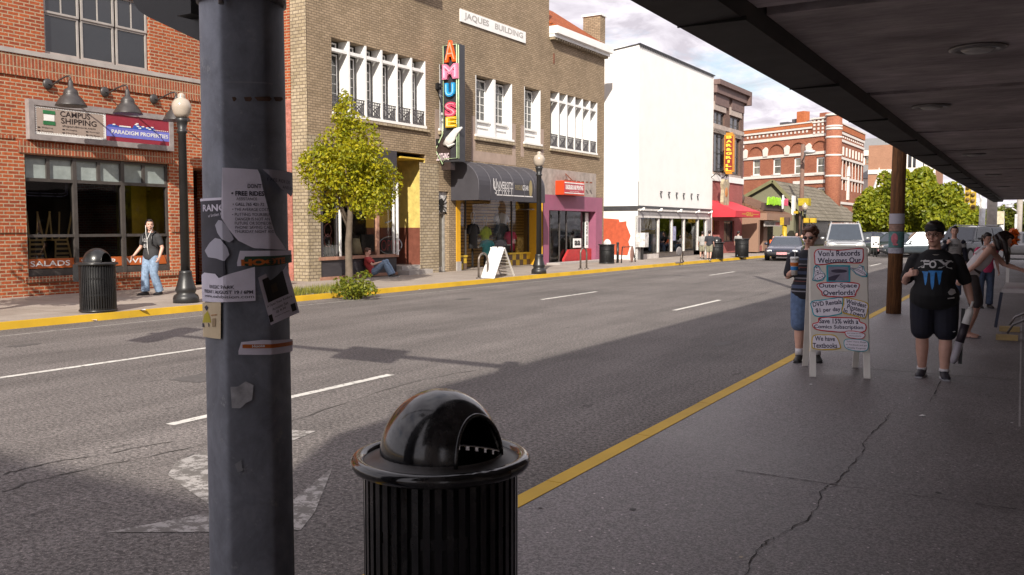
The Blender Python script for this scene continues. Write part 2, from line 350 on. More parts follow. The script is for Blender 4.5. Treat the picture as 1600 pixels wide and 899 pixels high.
# ================================================================== ground, road, pavements
def ground_mats():
    m,N,L,b=newmat('asphalt')
    n1=noise(N,L,0.35,6,0.6); r1=ramp(N,L,n1.outputs[0],0.3,0.7,(0.098,0.088,0.084),(0.142,0.128,0.122))
    n2=noise(N,L,30,4,0.85); r2=ramp(N,L,n2.outputs[0],0.42,0.58,(0.46,)*3,(1.55,)*3); c=mixc(N,L,1,r1.outputs[0],r2.outputs[0],'MULTIPLY')
    n5=noise(N,L,62,2,0.8); r5=ramp(N,L,n5.outputs[0],0.58,0.70,(1,)*3,(2.8,2.7,2.6)); c=mixc(N,L,1,c,r5.outputs[0],'MULTIPLY')
    n3=noise(N,L,1.0,5,0.7,sc=(1.0,0.12,1)); r3=ramp(N,L,n3.outputs[0],0.35,0.65,(0.72,)*3,(1.12,)*3); c=mixc(N,L,1,c,r3.outputs[0],'MULTIPLY')
    # small dark dents running with the traffic
    n4=noise(N,L,2.6,3,0.5,sc=(2.6,0.9,1)); r4=ramp(N,L,n4.outputs[0],0.27,0.32,(0.6,)*3,(1,)*3); c=mixc(N,L,1,c,r4.outputs[0],'MULTIPLY')
    L.new(c,b.inputs['Base Color']); b.inputs['Roughness'].default_value=0.82; b.inputs['Specular IOR Level'].default_value=0.35
    bp=N.new('ShaderNodeBump'); bp.inputs['Strength'].default_value=0.55; bp.inputs['Distance'].default_value=0.006; L.new(n2.outputs[0],bp.inputs['Height']); L.new(bp.outputs[0],b.inputs['Normal'])
    _mc['asphalt']=m
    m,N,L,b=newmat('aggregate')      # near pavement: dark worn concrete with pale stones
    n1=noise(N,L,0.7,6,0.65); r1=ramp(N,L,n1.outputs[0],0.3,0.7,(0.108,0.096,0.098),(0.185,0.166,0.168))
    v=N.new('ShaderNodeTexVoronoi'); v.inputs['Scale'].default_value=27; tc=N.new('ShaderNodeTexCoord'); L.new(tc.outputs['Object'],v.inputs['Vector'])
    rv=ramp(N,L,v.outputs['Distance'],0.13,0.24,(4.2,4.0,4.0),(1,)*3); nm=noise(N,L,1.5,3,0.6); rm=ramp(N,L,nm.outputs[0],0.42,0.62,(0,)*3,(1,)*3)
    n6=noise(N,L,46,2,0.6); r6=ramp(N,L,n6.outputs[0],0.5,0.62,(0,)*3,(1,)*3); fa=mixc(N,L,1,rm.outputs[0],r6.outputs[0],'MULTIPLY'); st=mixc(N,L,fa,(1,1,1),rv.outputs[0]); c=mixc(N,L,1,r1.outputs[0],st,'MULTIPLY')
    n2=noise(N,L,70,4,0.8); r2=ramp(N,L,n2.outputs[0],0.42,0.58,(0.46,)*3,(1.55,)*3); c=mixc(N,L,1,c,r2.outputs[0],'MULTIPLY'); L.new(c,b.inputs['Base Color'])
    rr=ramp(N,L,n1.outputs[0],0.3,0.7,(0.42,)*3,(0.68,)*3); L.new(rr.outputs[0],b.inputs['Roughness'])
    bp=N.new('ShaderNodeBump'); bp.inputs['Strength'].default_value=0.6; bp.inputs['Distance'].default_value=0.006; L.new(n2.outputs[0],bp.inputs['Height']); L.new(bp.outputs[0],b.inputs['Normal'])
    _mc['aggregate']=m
    m,N,L,b=newmat('concrete')       # far pavement: sunlit pinkish concrete slabs
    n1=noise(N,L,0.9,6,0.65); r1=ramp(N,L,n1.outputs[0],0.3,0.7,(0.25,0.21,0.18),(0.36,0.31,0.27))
    uv=N.new('ShaderNodeUVMap'); t=N.new('ShaderNodeTexBrick'); t.offset=0; t.inputs['Brick Width'].default_value=1.5; t.inputs['Row Height'].default_value=1.5; t.inputs['Mortar Size'].default_value=0.012; t.inputs['Scale'].default_value=1
    t.inputs['Color1'].default_value=(1,1,1,1); t.inputs['Color2'].default_value=(0.88,0.86,0.84,1); t.inputs['Mortar'].default_value=(0.5,0.48,0.46,1); L.new(uv.outputs[0],t.inputs['Vector'])
    c=mixc(N,L,1,r1.outputs[0],t.outputs[0],'MULTIPLY'); n2=noise(N,L,40,4,0.8); r2=ramp(N,L,n2.outputs[0],0.3,0.7,(0.8,)*3,(1.2,)*3); c=mixc(N,L,1,c,r2.outputs[0],'MULTIPLY')
    L.new(c,b.inputs['Base Color']); b.inputs['Roughness'].default_value=0.85
    _mc['concrete']=m
    for nm,base,thr in (('yellow_paint',(0.56,0.34,0.014),0.30),('white_paint',(0.62,0.6,0.56),0.40),('worn_white',(0.36,0.34,0.325),0.48)):
        m,N,L,b=newmat(nm); n=noise(N,L,9,7,0.8); r=ramp(N,L,n.outputs[0],thr,thr+0.06,(0.13,0.12,0.11) if nm!='yellow_paint' else (0.30,0.22,0.10),base)
        n2=noise(N,L,1.2,4,0.6); r2=ramp(N,L,n2.outputs[0],0.3,0.7,(0.78,)*3,(1.1,)*3); c=mixc(N,L,1,r.outputs[0],r2.outputs[0],'MULTIPLY'); L.new(c,b.inputs['Base Color']); b.inputs['Roughness'].default_value=0.7
        _mc[nm]=m
ground_mats()
earth=mat('earth',(0.16,0.14,0.11),0.95,var=0.3,ns=0.4)
gm=MB(); gm.quad((-900,-900,-0.03),(900,-900,-0.03),(900,900,-0.03),(-900,900,-0.03)); struct('ground',gm,earth)
rd=MB(); rd.quad((-15.9,-60,0),(-2.6,-60,0),(-2.6,57,0),(-15.9,57,0)); rd.quad((-60,57,0),(45,57,0),(45,150,0),(-60,150,0)); struct('road',rd,_mc['asphalt'])
# near pavement (slab under the canopy) and its painted kerb
KX0,KX1=-2.70,-2.55
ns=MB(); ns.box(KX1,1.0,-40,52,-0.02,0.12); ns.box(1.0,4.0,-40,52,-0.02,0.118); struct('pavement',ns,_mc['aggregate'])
nk=MB()
yy=-40.0; rk=random.Random(3)
while yy<52:
    y2=min(52,yy+1.5); j=rk.uniform(-0.006,0.006)
    p=[(KX0+j,yy+0.004,-0.02),(KX0+j,yy+0.004,0.105),(KX0+0.025+j,yy+0.004,0.124),(KX1+0.0,yy+0.004,0.124),(KX1,yy+0.004,-0.02)]
    nk.prism(p,(0,y2-yy-0.008,0)); yy=y2
struct('kerb',nk,_mc['yellow_paint'])
fk=[(-15.6,-40),(-15.27,5),(-14.95,20),(-14.6,36),(-13.95,49),(-13.5,57)]
def fkx(y):
    for (a,b),(c,d) in zip(fk,fk[1:]):
        if b<=y<=d: return a+(c-a)*(y-b)/(d-b)
    return fk[-1][0]
fs=MB()
for k in range(len(fk)-1):
    (a,b),(c,d)=fk[k],fk[k+1]
    fs.prism([(a-0.15,b,0.12),(c-0.15,d,0.12),(-26,d,0.12),(-26,b,0.12)],(0,0,-0.14))
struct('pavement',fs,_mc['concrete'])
fkm=MB()
y=-40.0
while y<57:
    y2=min(57,y+1.8); a,c=fkx(y),fkx(y2)
    w=0.16
    i=[fkm.pt(p) for p in ((a,y,-0.02),(a-0.03,y,0.124),(a-w,y,0.124),(c,y2,-0.02),(c-0.03,y2,0.124),(c-w,y2,0.124))]
    fkm.face((i[0],i[3],i[4],i[1])); fkm.face((i[1],i[4],i[5],i[2])); y=y2
struct('kerb',fkm,_mc['yellow_paint'])
gut=MB()
for k in range(1,len(fk)-2):
    (a,b),(c,d)=fk[k],fk[k+1]; gut.quad((a+0.85,b,0.004),(a+0.92,b,0.004),(c+0.92,d,0.004),(c+0.85,d,0.004))
struct('gutter_seam',gut,mat('seam_pale',(0.30,0.28,0.26),0.85,var=0.5,ns=8))
# dashes: 3 m long, 9.3 m apart, two rows
mk=MB()
for X,first in ((-6.58,5.25),(-10.35,6.2)):
    for k in range(-2,10):
        y0=first+ (12.75 if X>-7 else 12.9)*k
        if X<-7 and k==0: y0,y1=3.5,9.1
        else: y1=y0+3.15
        if X<-7 and k>0: y0+=0.0
        if y1>56: continue
        mk.quad((X-0.055,y0,0.004),(X+0.055,y0,0.004),(X+0.055,y1,0.004),(X-0.055,y1,0.004))
struct('lane_marking',mk,_mc['white_paint'])
ar=MB()
def groundpoly(mb,pts,z=0.004): mb.poly([tuple(G(x,y,z)) for x,y in pts])
groundpoly(ar,[(164,832),(330,801),(460,780),(520,730),(492,800),(470,828),(330,831)])
groundpoly(ar,[(262,742),(275,722),(310,708),(372,690),(440,672),(495,673),(430,700),(380,725),(370,800),(330,790),(300,770)])
struct('turn_arrow',ar,_mc['worn_white'])
# cracks and joints
def crack(mb,pts,w,z):
    pts=[Vector(p) for p in pts]
    for a,b in zip(pts,pts[1:]):
        t=(b-a); n=Vector((-t.y,t.x,0)).normalized(); ww=w*random.uniform(0.3,1.7)
        mb.quad(a-n*ww/2,b-n*ww/2,b+n*ww/2,a+n*ww/2)
def wander(pts,n,amp,z):
    out=[]
    for (a,b) in zip(pts,pts[1:]):
        for k in range(n):
            t=k/n; out.append(Vector((a[0]+(b[0]-a[0])*t+random.uniform(-amp,amp),a[1]+(b[1]-a[1])*t+random.uniform(-amp,amp),z)))
    out.append(Vector((pts[-1][0],pts[-1][1],z))); return out
ck=MB(); gp=lambda x,y:tuple(G(x,y,0.124))[:2]
crack(ck,wander([gp(1165,899),gp(1190,850),gp(1215,838),gp(1270,805),gp(1285,765),gp(1305,755),gp(1345,712),gp(1352,690),gp(1385,655),gp(1390,645)],9,0.014,0.124),0.005,0.124)
crack(ck,wander([gp(1452,628),gp(1462,610),gp(1470,596)],3,0.006,0.124),0.007,0.124)
crack(ck,wander([gp(1140,733),gp(1300,757),gp(1460,778),gp(1640,803)],14,0.006,0.124),0.007,0.124)
crack(ck,wander([(-2.54,10.9),(1.0,10.9)],8,0.004,0.124),0.008,0.124); crack(ck,wander([(-2.54,1.8),(1.0,1.8)],8,0.004,0.124),0.012,0.124); crack(ck,wander([(-2.54,15.4),(1.0,15.4)],8,0.004,0.124),0.008,0.124)
struct('pavement_crack',ck,mat('crack_dark',(0.02,0.018,0.017),0.95))
rc=MB()
def rl(pts,w=0.012,n=6): crack(rc,wander([tuple(G(x,y,0.004))[:2] for x,y in pts],n,0.03,0.004),w,0.004)
rl([(0,768),(90,742),(300,700),(480,650),(640,598),(760,575)]); rl([(0,742),(70,725),(270,690)]); rl([(1000,505),(1100,480),(1240,448)],0.01)
struct('road_crack',rc,mat('road_crack',(0.05,0.045,0.042),0.95))
# pale worn seam along the shopfronts of the near pavement
se=MB()
a=G(1593,667,0.124); b=G(1596,490,0.124); se.quad((a.x-0.008,a.y,0.124),(a.x+0.008,a.y,0.124),(b.x+0.01,b.y,0.124),(b.x-0.01,b.y,0.124)); struct('pavement_seam',se,mat('seam_grey',(0.34,0.32,0.32),0.8))
# gum spots and oil stains trodden into the near pavement, tar patches on the road
gs=MB(); rg=random.Random(21)
for k in range(38):
    x=rg.uniform(-2.45,0.6); y=rg.uniform(2.5,24); r_=rg.uniform(.008,.022); gs.poly([(x+r_*rg.uniform(.7,1.2)*math.cos(v),y+r_*rg.uniform(.7,1.2)*math.sin(v),.1238) for v in np.linspace(0,6.28,9)[:-1]])
struct('pavement_gum',gs,mat('gum_dark',(0.055,0.05,0.05),.7))
gs=MB()
for k in range(9):
    x=rg.choice((-4.6,-8.4,-12.4))+rg.uniform(-.6,.6); y=rg.uniform(5,40); a=rg.uniform(.10,.28); gs.poly([(x+a*rg.uniform(.6,1.2)*math.cos(v),y+a*rg.uniform(1.0,2.4)*math.sin(v),.0035) for v in np.linspace(0,6.28,17)[:-1]])
struct('road_patch',gs,mat('oil_patch',(0.085,0.078,0.075),.75,var=.4,ns=20))
# ================================================================== near building: canopy over the pavement, street wall, roof edges
nb=thing('arcade_building','dark flat street canopy and the long two storey shop building it hangs from','building',(0.9,-7.1,0))
tanbr=brick('brick_near',(0.52,0.46,0.42),(0.58,0.52,0.47),(0.45,0.42,0.38))
w=MB(); w.box(0.9,9,-7.1,-6.4,0.119,9.0); w.box(0.9,9,-6.4,52,3.4,9.85)
for y0 in range(-4,52,6): w.box(0.9,1.3,y0,y0+0.6,0.119,3.4)
w.box(1.3,1.7,-4,52,0.119,0.75); w.box(2.6,2.7,-4,52,0.119,3.4); w.build('wall',tanbr,nb)
pn=MB()
for y0 in range(-4,52,6): pn.quad((1.5,y0+0.6,0.75),(1.5,y0+6,0.75),(1.5,y0+6,3.4),(1.5,y0+0.6,3.4))
pn.build('shop_window',glass('shop_glass'),nb)
fas=mat('fascia_metal',(0.013,0.010,0.010),0.65,var=0.25,ns=2.5)
f=MB(); f.prism([(-2.05,-3,3.03),(-1.64,-3,3.045),(-1.60,-3,3.16),(-1.60,-3,3.42),(-2.05,-3,3.42)],(0,55,0))
y=2.6; f.mi=1
while y<52: f.box(-2.056,-1.61,y,y+0.012,3.024,3.05) ; y+=3.02
f.build('fascia',[fas,mat('joint_dark',(0.006,0.005,0.005),0.8)],nb)
def soffit_mat():
    m,N,L,b=newmat('soffit_board')
    n1=noise(N,L,1.1,7,0.7,sc=(0.8,1.5,1)); r1=ramp(N,L,n1.outputs[0],0.32,0.68,(0.20,0.172,0.178),(0.46,0.41,0.42))
    n2=noise(N,L,9,5,0.75,sc=(0.4,2,1)); r2=ramp(N,L,n2.outputs[0],0.35,0.65,(0.8,)*3,(1.15,)*3); c=mixc(N,L,1,r1.outputs[0],r2.outputs[0],'MULTIPLY')
    n3=noise(N,L,0.5,4,0.6,dist=1.5); r3=ramp(N,L,n3.outputs[0],0.45,0.62,(1,)*3,(1.35,1.33,1.38)); c=mixc(N,L,1,c,r3.outputs[0],'MULTIPLY'); L.new(c,b.inputs['Base Color']); b.inputs['Roughness'].default_value=0.75; return m
sm_=soffit_mat()
BE=[-2.3,1.8,5.95,10.15,14.6,18.3,21.0,24.6,28.2,31.8,35.4,39.0,42.6,46.2,49.8]
f=MB()
for a,b in zip(BE,BE[1:]+[52]): f.box(-1.60,0.9,a+0.11,b-0.11,3.14,3.26)
f.box(-1.60,0.9,-3,51.99,3.28,3.40); f.mi=1
for y in BE: f.box(-1.60,0.9,y-0.11,y+0.11,3.23,3.28)
f.build('soffit',[sm_,mat('groove_dark',(0.02,0.018,0.018),0.85)],nb)
for (x,y) in [(-0.46,7.95),(-1.12,11.45),(-1.12,19.3),(-1.1,27),(-1.1,35),(-0.5,2.9)]:
    l=MB(); l.lathe(x,y,[(0.20,3.139),(0.21,3.125),(0.18,3.112),(0.13,3.118),(0.12,3.139)][::-1],n=28); o=l.build('ceiling_light',mat('light_rim',(0.25,0.24,0.24),0.4,0.6),nb)
    l=MB(); l.lathe(x,y,[(0.02,3.095),(0.09,3.10),(0.125,3.122)],n=24); l.build('diffuser',mat('opal',(0.45,0.44,0.44),0.35,var=0.05),o)
# the tall block at the near corner (behind the photographer): its roof edge shades the left foreground
tb=thing('corner_block','tall brick corner block whose roof edge shades the road nearest the viewer','building',(0.9,-14.3,0))
w=MB(); w.box(0.9,16,-34,-14.3,-0.02,12.8); w.build('wall',tanbr,tb)
for z in (4.2,8.2):
    for y0 in range(-33,-16,3):
        w=MB(); w.box(0.86,0.9,y0,y0+1.2,z,z+1.9); w.build('window',mat('dark_glass',(0.02,0.022,0.025),0.08,spec=0.8,var=0.1),tb)
# ================================================================== colours shared by the far side
dglass=mat('dark_glass',(0.02,0.022,0.025),0.06,spec=0.8,var=0.1)
whitep=mat('white_trim',(0.78,0.77,0.75),0.55,var=0.08,ns=3)
greyst=mat('grey_stone',(0.36,0.33,0.31),0.8,var=0.15,ns=3)
blackm=mat('black_metal',(0.018,0.018,0.019),0.38,0.0,var=0.2,spec=0.5)
darkfr=mat('dark_frame',(0.06,0.052,0.048),0.45,var=0.2)
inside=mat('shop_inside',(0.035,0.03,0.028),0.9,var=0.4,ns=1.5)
redbr=brick('brick_red',(0.42,0.10,0.034),(0.27,0.058,0.027),(0.40,0.30,0.20),0.26,0.085,0.013,dirt=0.15,var=0.3)
soldier=brick('brick_soldier',(0.38,0.10,0.045),(0.24,0.065,0.036),(0.39,0.30,0.20),0.085,0.26,0.012,off=0,dirt=0.15,var=0.3)
tanb=brick('brick_tan',(0.40,0.30,0.20),(0.30,0.222,0.142),(0.19,0.145,0.10),0.22,0.078,0.012,dirt=0.28,var=0.25)
tan2=brick('brick_tan_pier',(0.46,0.38,0.27),(0.36,0.29,0.19),(0.19,0.15,0.11),0.24,0.10,0.013,dirt=0.3,var=0.25)
sg=glass('shop_glass')
# ================================================================== A: red brick shop with the two-panel sign board
A=Face((-20.6,12.3))
def building_a():
    t=A.thing('brick_storefront','red brick shop building with large window lettered SALADS under gooseneck lamps','building',0,0,0.12)
    s_l=A.s_(-330,300); s_r=A.s_(303,300); zt=10.5
    u=A.rect(69.5,20,233.5,104); uz0=A.z_(69.5,80); uz1=A.z_(69.5,30); up=(A.s_(69.5,60),A.s_(233.5,60),A.z_(150,97),A.z_(71,30)+0.95)
    wl,wr=A.s_(41,330),A.s_(266,330); wz1=A.z_(41,241); wz0=A.z_(46,433)
    dl=A.s_(303,330); dr=A.s_(352,330)
    w=A.mb(); wall_holes(w,s_l,dr+0.4,0.12,zt,[(up[0],up[1],up[2],up[3],0.14),(wl,wr,wz0,wz1,0.22),(dl,dr,0.12,A.z_(303,262),1.2),(up[0]-5.2,up[1]-5.2,up[2],up[3],0.14)]); shell(w,s_l,dr+0.4,0.12,zt,11); w.build('wall',redbr,t)
    # stone band, soldier courses, window surround of standing bricks
    zb0,zb1=A.z_(0,79.5),A.z_(0,72)
    b=A.mb(); b.box(s_l,dr+0.4,-0.06,0,zb0,zb1); b.build('stone_band',greyst,t)
    b=A.mb(); b.box(s_l,dr+0.4,-0.03,0,A.z_(0,110),zb0-0.004); b.box(wl-0.15,wr+0.15,-0.03,0,wz1+0.03,wz1+0.30); b.build('soldier_course',soldier,t)
    b=A.mb(); b.box(s_l,dr+0.4,-0.045,0,A.z_(0,114),A.z_(0,110)-0.004); b.box(wl-0.1,wr+0.3,-0.06,0.2,wz0-0.13,wz0); b.box(wr+0.02,dl-0.02,-0.035,0,wz0+1.05,wz0+1.13); b.box(s_l,wl-0.02,-0.035,0,wz0+1.05,wz0+1.13)
    b.box(s_l,wl-0.25,-0.03,0,wz1+0.33,wz1+0.40)
    b.build('brick_ledge',soldier,t)
    # upper triple window
    def trip(off):
        n3=(up[1]-up[0])/3
        for k in range(3):
            a=up[0]+off+n3*k; b_=a+n3; mid=up[2]+(up[3]-up[2])*0.56
            o=window(t,A,a+0.03,b_-0.03,up[2]+0.02,mid,0.09,1,1,greyst,dglass,fw=0.05); window(t,A,a+0.03,b_-0.03,mid,up[3],0.06,2,1,greyst,dglass,fw=0.05,mw=0.03)
        b=A.mb(); b.box(up[0]+off-0.08,up[1]+off+0.08,-0.05,0,up[2]-0.10,up[2]); b.build('window_sill',greyst,t)
    trip(0); trip(-5.2)
    # shop window: transom row, middle bar, mullions, orange band with the words
    y=0.12; b=A.mb(); m1=A.s_(121,330); m2=A.s_(195.5,330); zt_=A.z_(41,280); zm=A.z_(45,369)
    b.box(wl,wl+0.06,y-.04,y+.06,wz0,wz1); b.box(wr-0.06,wr,y-.04,y+.06,wz0,wz1); b.box(wl,wr,y-.04,y+.06,wz1-.07,wz1); b.box(wl,wr,y-.05,y+.08,wz0,wz0+.16)
    b.box(wl,wr,y-.05,y+.06,zt_-.04,zt_+.04); b.box(wl,wr,y-.045,y+.055,zm-.035,zm+.035)
    for m in (m1,m2): b.box(m-.05,m+.05,y-.06,y+.065,wz0,wz1)
    for x in (78.4,157.5,227.5): q=A.s_(x,260); b.box(q-.04,q+.04,y-.035,y+.055,zt_,wz1)
    fr=b.build('shop_window',darkfr,t)
    g=A.mb(); g.quad((wl,y+.02,wz0),(wr,y+.02,wz0),(wr,y+.02,zt_),(wl,y+.02,zt_)); g.build('pane',glass('big_pane',(0.62,0.62,0.6),0.85,0.07),fr)
    g=A.mb(); g.quad((wl,y+.025,zt_),(wr,y+.025,zt_),(wr,y+.025,wz1),(wl,y+.025,wz1)); g.build('pane',mat('frosted',(0.30,0.34,0.33),0.25,spec=0.6,var=0.3,ns=2),fr)
    oz0,oz1=A.z_(46,421),A.z_(46,405.5)
    g=A.mb()
    for a,c in ((wl+.06,m1-.05),(m1+.05,m2-.05),(m2+.05,wr-.06)): g.quad((a,y+.012,oz0),(c,y+.012,oz0),(c,y+.012,oz1),(a,y+.012,oz1))
    ob=g.build('orange_band',mat('orange_film',(0.42,0.095,0.02),0.5,var=0.12),t)
    x=A.tx(-(y+.012)); zc=(oz0+oz1)/2; hh=(oz1-oz0)*0.56
    text(x,'SALADS',A.s_(84,412),zc,w=A.s_(116,412)-A.s_(54,412),h=hh,bold=.012); text(x,'WATER',A.s_(160,410),zc,w=A.s_(187,410)-A.s_(131,410),h=hh,bold=.012); text(x,'WINE',A.s_(226,408),zc,w=A.s_(250,408)-A.s_(202,408),h=hh,bold=.012)
    x.build('lettering',whitep,ob)
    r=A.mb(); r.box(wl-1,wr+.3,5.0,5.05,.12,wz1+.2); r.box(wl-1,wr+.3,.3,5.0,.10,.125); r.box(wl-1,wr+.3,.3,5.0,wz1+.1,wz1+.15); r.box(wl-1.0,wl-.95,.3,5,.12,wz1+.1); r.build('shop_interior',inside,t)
    yw=mat('yellow_wall',(0.62,0.42,0.03),0.7); r=A.mb(); r.box(wr-.55,wr-.08,.9,.95,A.z_(260,370),A.z_(260,290)); r.box(wr+.02,wr+.06,.3,2.4,.9,wz1); r.build('yellow_panel',yw,t)
    r=A.mb(); r.box(dl+.12,dr-.1,1.12,1.18,.13,2.6); r.box(dl,dl+.1,.9,1.2,.12,A.z_(303,262)); r.build('door',mat('door_maroon',(0.05,0.015,0.015),0.5),t)
    # neon-like outline sign in the upper left of the window (unlit)
    r=A.mb(); cx=A.s_(82,292); cz=A.z_(82,292); L_=(A.s_(117,292)-A.s_(48,292))/2
    pts=[]
    for k in range(41):
        th=2*math.pi*k/40; pts.append((cx+L_*max(-1,min(1,1.25*math.cos(th))),.3,cz+.22*max(-1,min(1,1.3*math.sin(th)))))
    r.tube(pts,.013,6); r.tube([(p[0]*.93+cx*.07,.3,cz+(p[2]-cz)*.7) for p in pts],.010,6)
    xt=A.tx(-.3); text(xt,'OPEN LATE',cx,cz,w=L_*1.3,h=.2) if False else None
    r.build('window_neon',mat('neon_off',(0.10,0.10,0.16),0.3),t)
    # chairs turned up on a table inside
    wood=mat('pale_wood',(0.62,0.42,0.16),0.5,var=0.2)
    tb=A.thing('table','pale wooden table behind the shop window with chairs turned up on it','table',A.s_(105,380),1.1,.12)
    r=MB(FR(tb)); r.box(-.75,.75,-.35,.35,.72,.76); r.build('tabletop',mat('dark_wood',(0.10,0.05,0.03),0.4),tb)
    for a in (-.65,.65):
        r=MB(FR(tb)); r.box(a-.03,a+.03,-.3,.3,0,.72); r.build('leg',blackm,tb)
    zc=A.z_(100,376)
    for k,(px,lab) in enumerate(((92,'upturned pale wooden chair with ladder back toward the left of the shop window'),(127,'upturned pale wooden chair beside the window mullion'))):
        c=A.thing('chair',lab,'chair',A.s_(px,376),1.1,.88,'chairs turned up on the table in the shop window')
        r=MB(FR(c)); r.box(-.22,.22,-.2,.2,zc-.88-.02,zc-.88+.02); r.build('seat',wood,c); z0=zc-.88
        for a,b_ in ((-.2,-.18),(.2,-.18),(-.2,.18),(.2,.18)):
            r=MB(FR(c)); r.bar((a,b_,z0),(a*1.5,b_*1.5,z0+.72),.032,.032); r.build('leg',wood,c)
        r=MB(FR(c)); r.bar((.12*(-1)**k,-.2,z0-.02),(.18*(-1)**k,-.26,z0-.5),.035,.03); r.bar((-.2*(-1)**k,-.2,z0-.02),(-.26*(-1)**k,-.26,z0-.5),.035,.03)
        for q in (.1,.22,.34,.44): r.bar((.13*(-1)**k,-.22,z0-q),(-.21*(-1)**k,-.22,z0-q),.03,.05)
        r.build('backrest',wood,c)
building_a()
def sign_board():
    s0,s1=A.s_(39.5,185),A.s_(265.5,210); z0,z1=A.z_(42,218.4),A.z_(39,147.5); sp=A.s_(160.5,200)
    z1=(z1+A.z_(264,189))/2; z0=(z0+A.z_(265.5,236.6))/2
    t=A.thing('shop_sign_board','long framed double sign board with a taupe and a maroon half on brick wall','sign',(s0+s1)/2,0,z0)
    b=A.mb(); d=-0.16; fw=.13
    b.box(s0,s0+fw,d,-.002,z0,z1); b.box(s1-fw,s1,d,-.002,z0,z1); b.box(s0+fw,s1-fw,d,-.002,z1-fw,z1); b.box(s0+fw,s1-fw,d,-.002,z0,z0+fw); b.build('frame',mat('sign_frame',(0.27,0.24,0.235),0.5),t)
    b=A.mb(); b.box(s0+fw,sp,d+.03,-.004,z0+fw,z1-fw); l=b.build('shipping_panel',mat('sign_taupe',(0.34,0.27,0.23),0.5,var=0.08),t)
    b=A.mb(); b.box(sp+.004,s1-fw,d+.03,-.004,z0+fw,z1-fw); r=b.build('properties_panel',mat('sign_maroon',(0.27,0.025,0.045),0.45,var=0.1),t)
    H=z1-z0-2*fw; Wl=sp-s0-fw; O=-d-.028; zc=(z0+z1)/2; a=s0+fw
    # toothed white edge like a stamp
    b=A.mb(); n=44
    for k in range(n): x=a+Wl*(k+.2)/n; b.box(x,x+Wl/n*.6,-O-.003,-O,z0+fw+.02,z0+fw+.06); b.box(x,x+Wl/n*.6,-O-.003,-O,z1-fw-.05,z1-fw-.02)
    b.box(a+.02,a+Wl,-O-.003,-O,z0+fw+.005,z0+fw+.03)
    n=16
    for k in range(n): z=z0+fw+H*(k+.2)/n; b.box(sp-.07,sp-.035,-O-.003,-O,z,z+H/n*.6); b.box(a+.03,a+.06,-O-.003,-O,z,z+H/n*.6)
    b.box(sp-.04,sp-.004,-O-.003,-O,z0+fw,z1-fw); b.build('stamp_edge',whitep,l)
    x=A.tx(O); dk=mat('sign_ink',(0.02,0.012,0.012),0.5)
    text(x,'CAMPUS',a+Wl*.56,zc+H*.30,w=Wl*.42,h=H*.20,bold=.01); text(x,'SHIPPING',a+Wl*.61,zc+H*.06,w=Wl*.50,h=H*.20,bold=.01); text(x,'shipandmove.com',a+Wl*.61,zc-H*.13,w=Wl*.47,h=H*.10)
    for k,wd in enumerate(('Shipping','Receiving','Packaging','Moving','Storage','Mail Boxes')):
        cx=a+Wl*(.17+.33*(k//2)); z=zc-H*(.25+.12*(k%2)); text(x,wd,cx,z,w=Wl*.15,h=H*.06); b2=x; q=cx-Wl*.11; x.box(q-.03,q+.03,z-.012,z+.012,0.002,0.006)
    x.build('lettering',dk,l)
    # small green-and-white parcel emblem
    b=A.mb(); ex=a+Wl*.2; b.box(ex-.13,ex+.13,-O-.006,-O,zc+.0,zc+H*.22); b.build('emblem',whitep,l); b=A.mb(); b.box(ex-.15,ex+.15,-O-.008,-O,zc+H*.24,zc+H*.36); b.box(ex-.15,ex+.15,-O-.008,-O,zc-H*.14,zc-.01); b.build('emblem',mat('emblem_green',(0.03,0.16,0.06),0.5),l)
    Wr=s1-fw-sp; b=A.mb(); b.box(sp+.01,s1-fw,-O-.004,-O,z0+fw+H*.17,z0+fw+H*.53); b.build('blue_band',mat('sign_blue',(0.16,0.17,0.55),0.45,var=.06),r)
    b=A.mb(); sky=[(0,.53),(.04,.60),(.12,.64),(.16,.6),(.2,.56),(.4,.56),(.42,.66),(.45,.68),(.46,.76),(.49,.76),(.5,.68),(.55,.66),(.62,.63),(.64,.66),(.72,.66),(.76,.60),(.76,.53)]
    b.prism([(sp+.01+Wr*p,-O-.002,z0+fw+H*q) for p,q in sky],(0,-.004,0)); b.build('skyline',mat('sign_deepblue',(0.035,0.09,0.42),0.45),r)
    x=A.tx(O+.005); cx=sp+Wr*.53; z=z0+fw+H*.36; text(x,'Paradigm Properties'.upper(),cx,z,w=Wr*.90,h=H*.15,bold=.02)
    for k in range(9): q=sp+Wr*(.2+.02*k); x.box(q,q+.03,z0+fw+H*.56,z0+fw+H*.61,0.002,.006)
    for k in range(8): q=sp+Wr*(.74+.032*k); x.box(q,q+.03,z0+fw+H*.55,z0+fw+H*.58,0.002,.006)
    for p,q in ((.44,.68),(.46,.72),(.55,.63),(.62,.60),(.66,.56),(.7,.64),(.10,.60),(.47,.62),(.5,.56)): x.box(sp+Wr*p,sp+Wr*p+.07,z0+fw+H*q,z0+fw+H*q+.03,.002,.008)
    x.build('lettering',whitep,r)
    return z0,z1
sign_board()
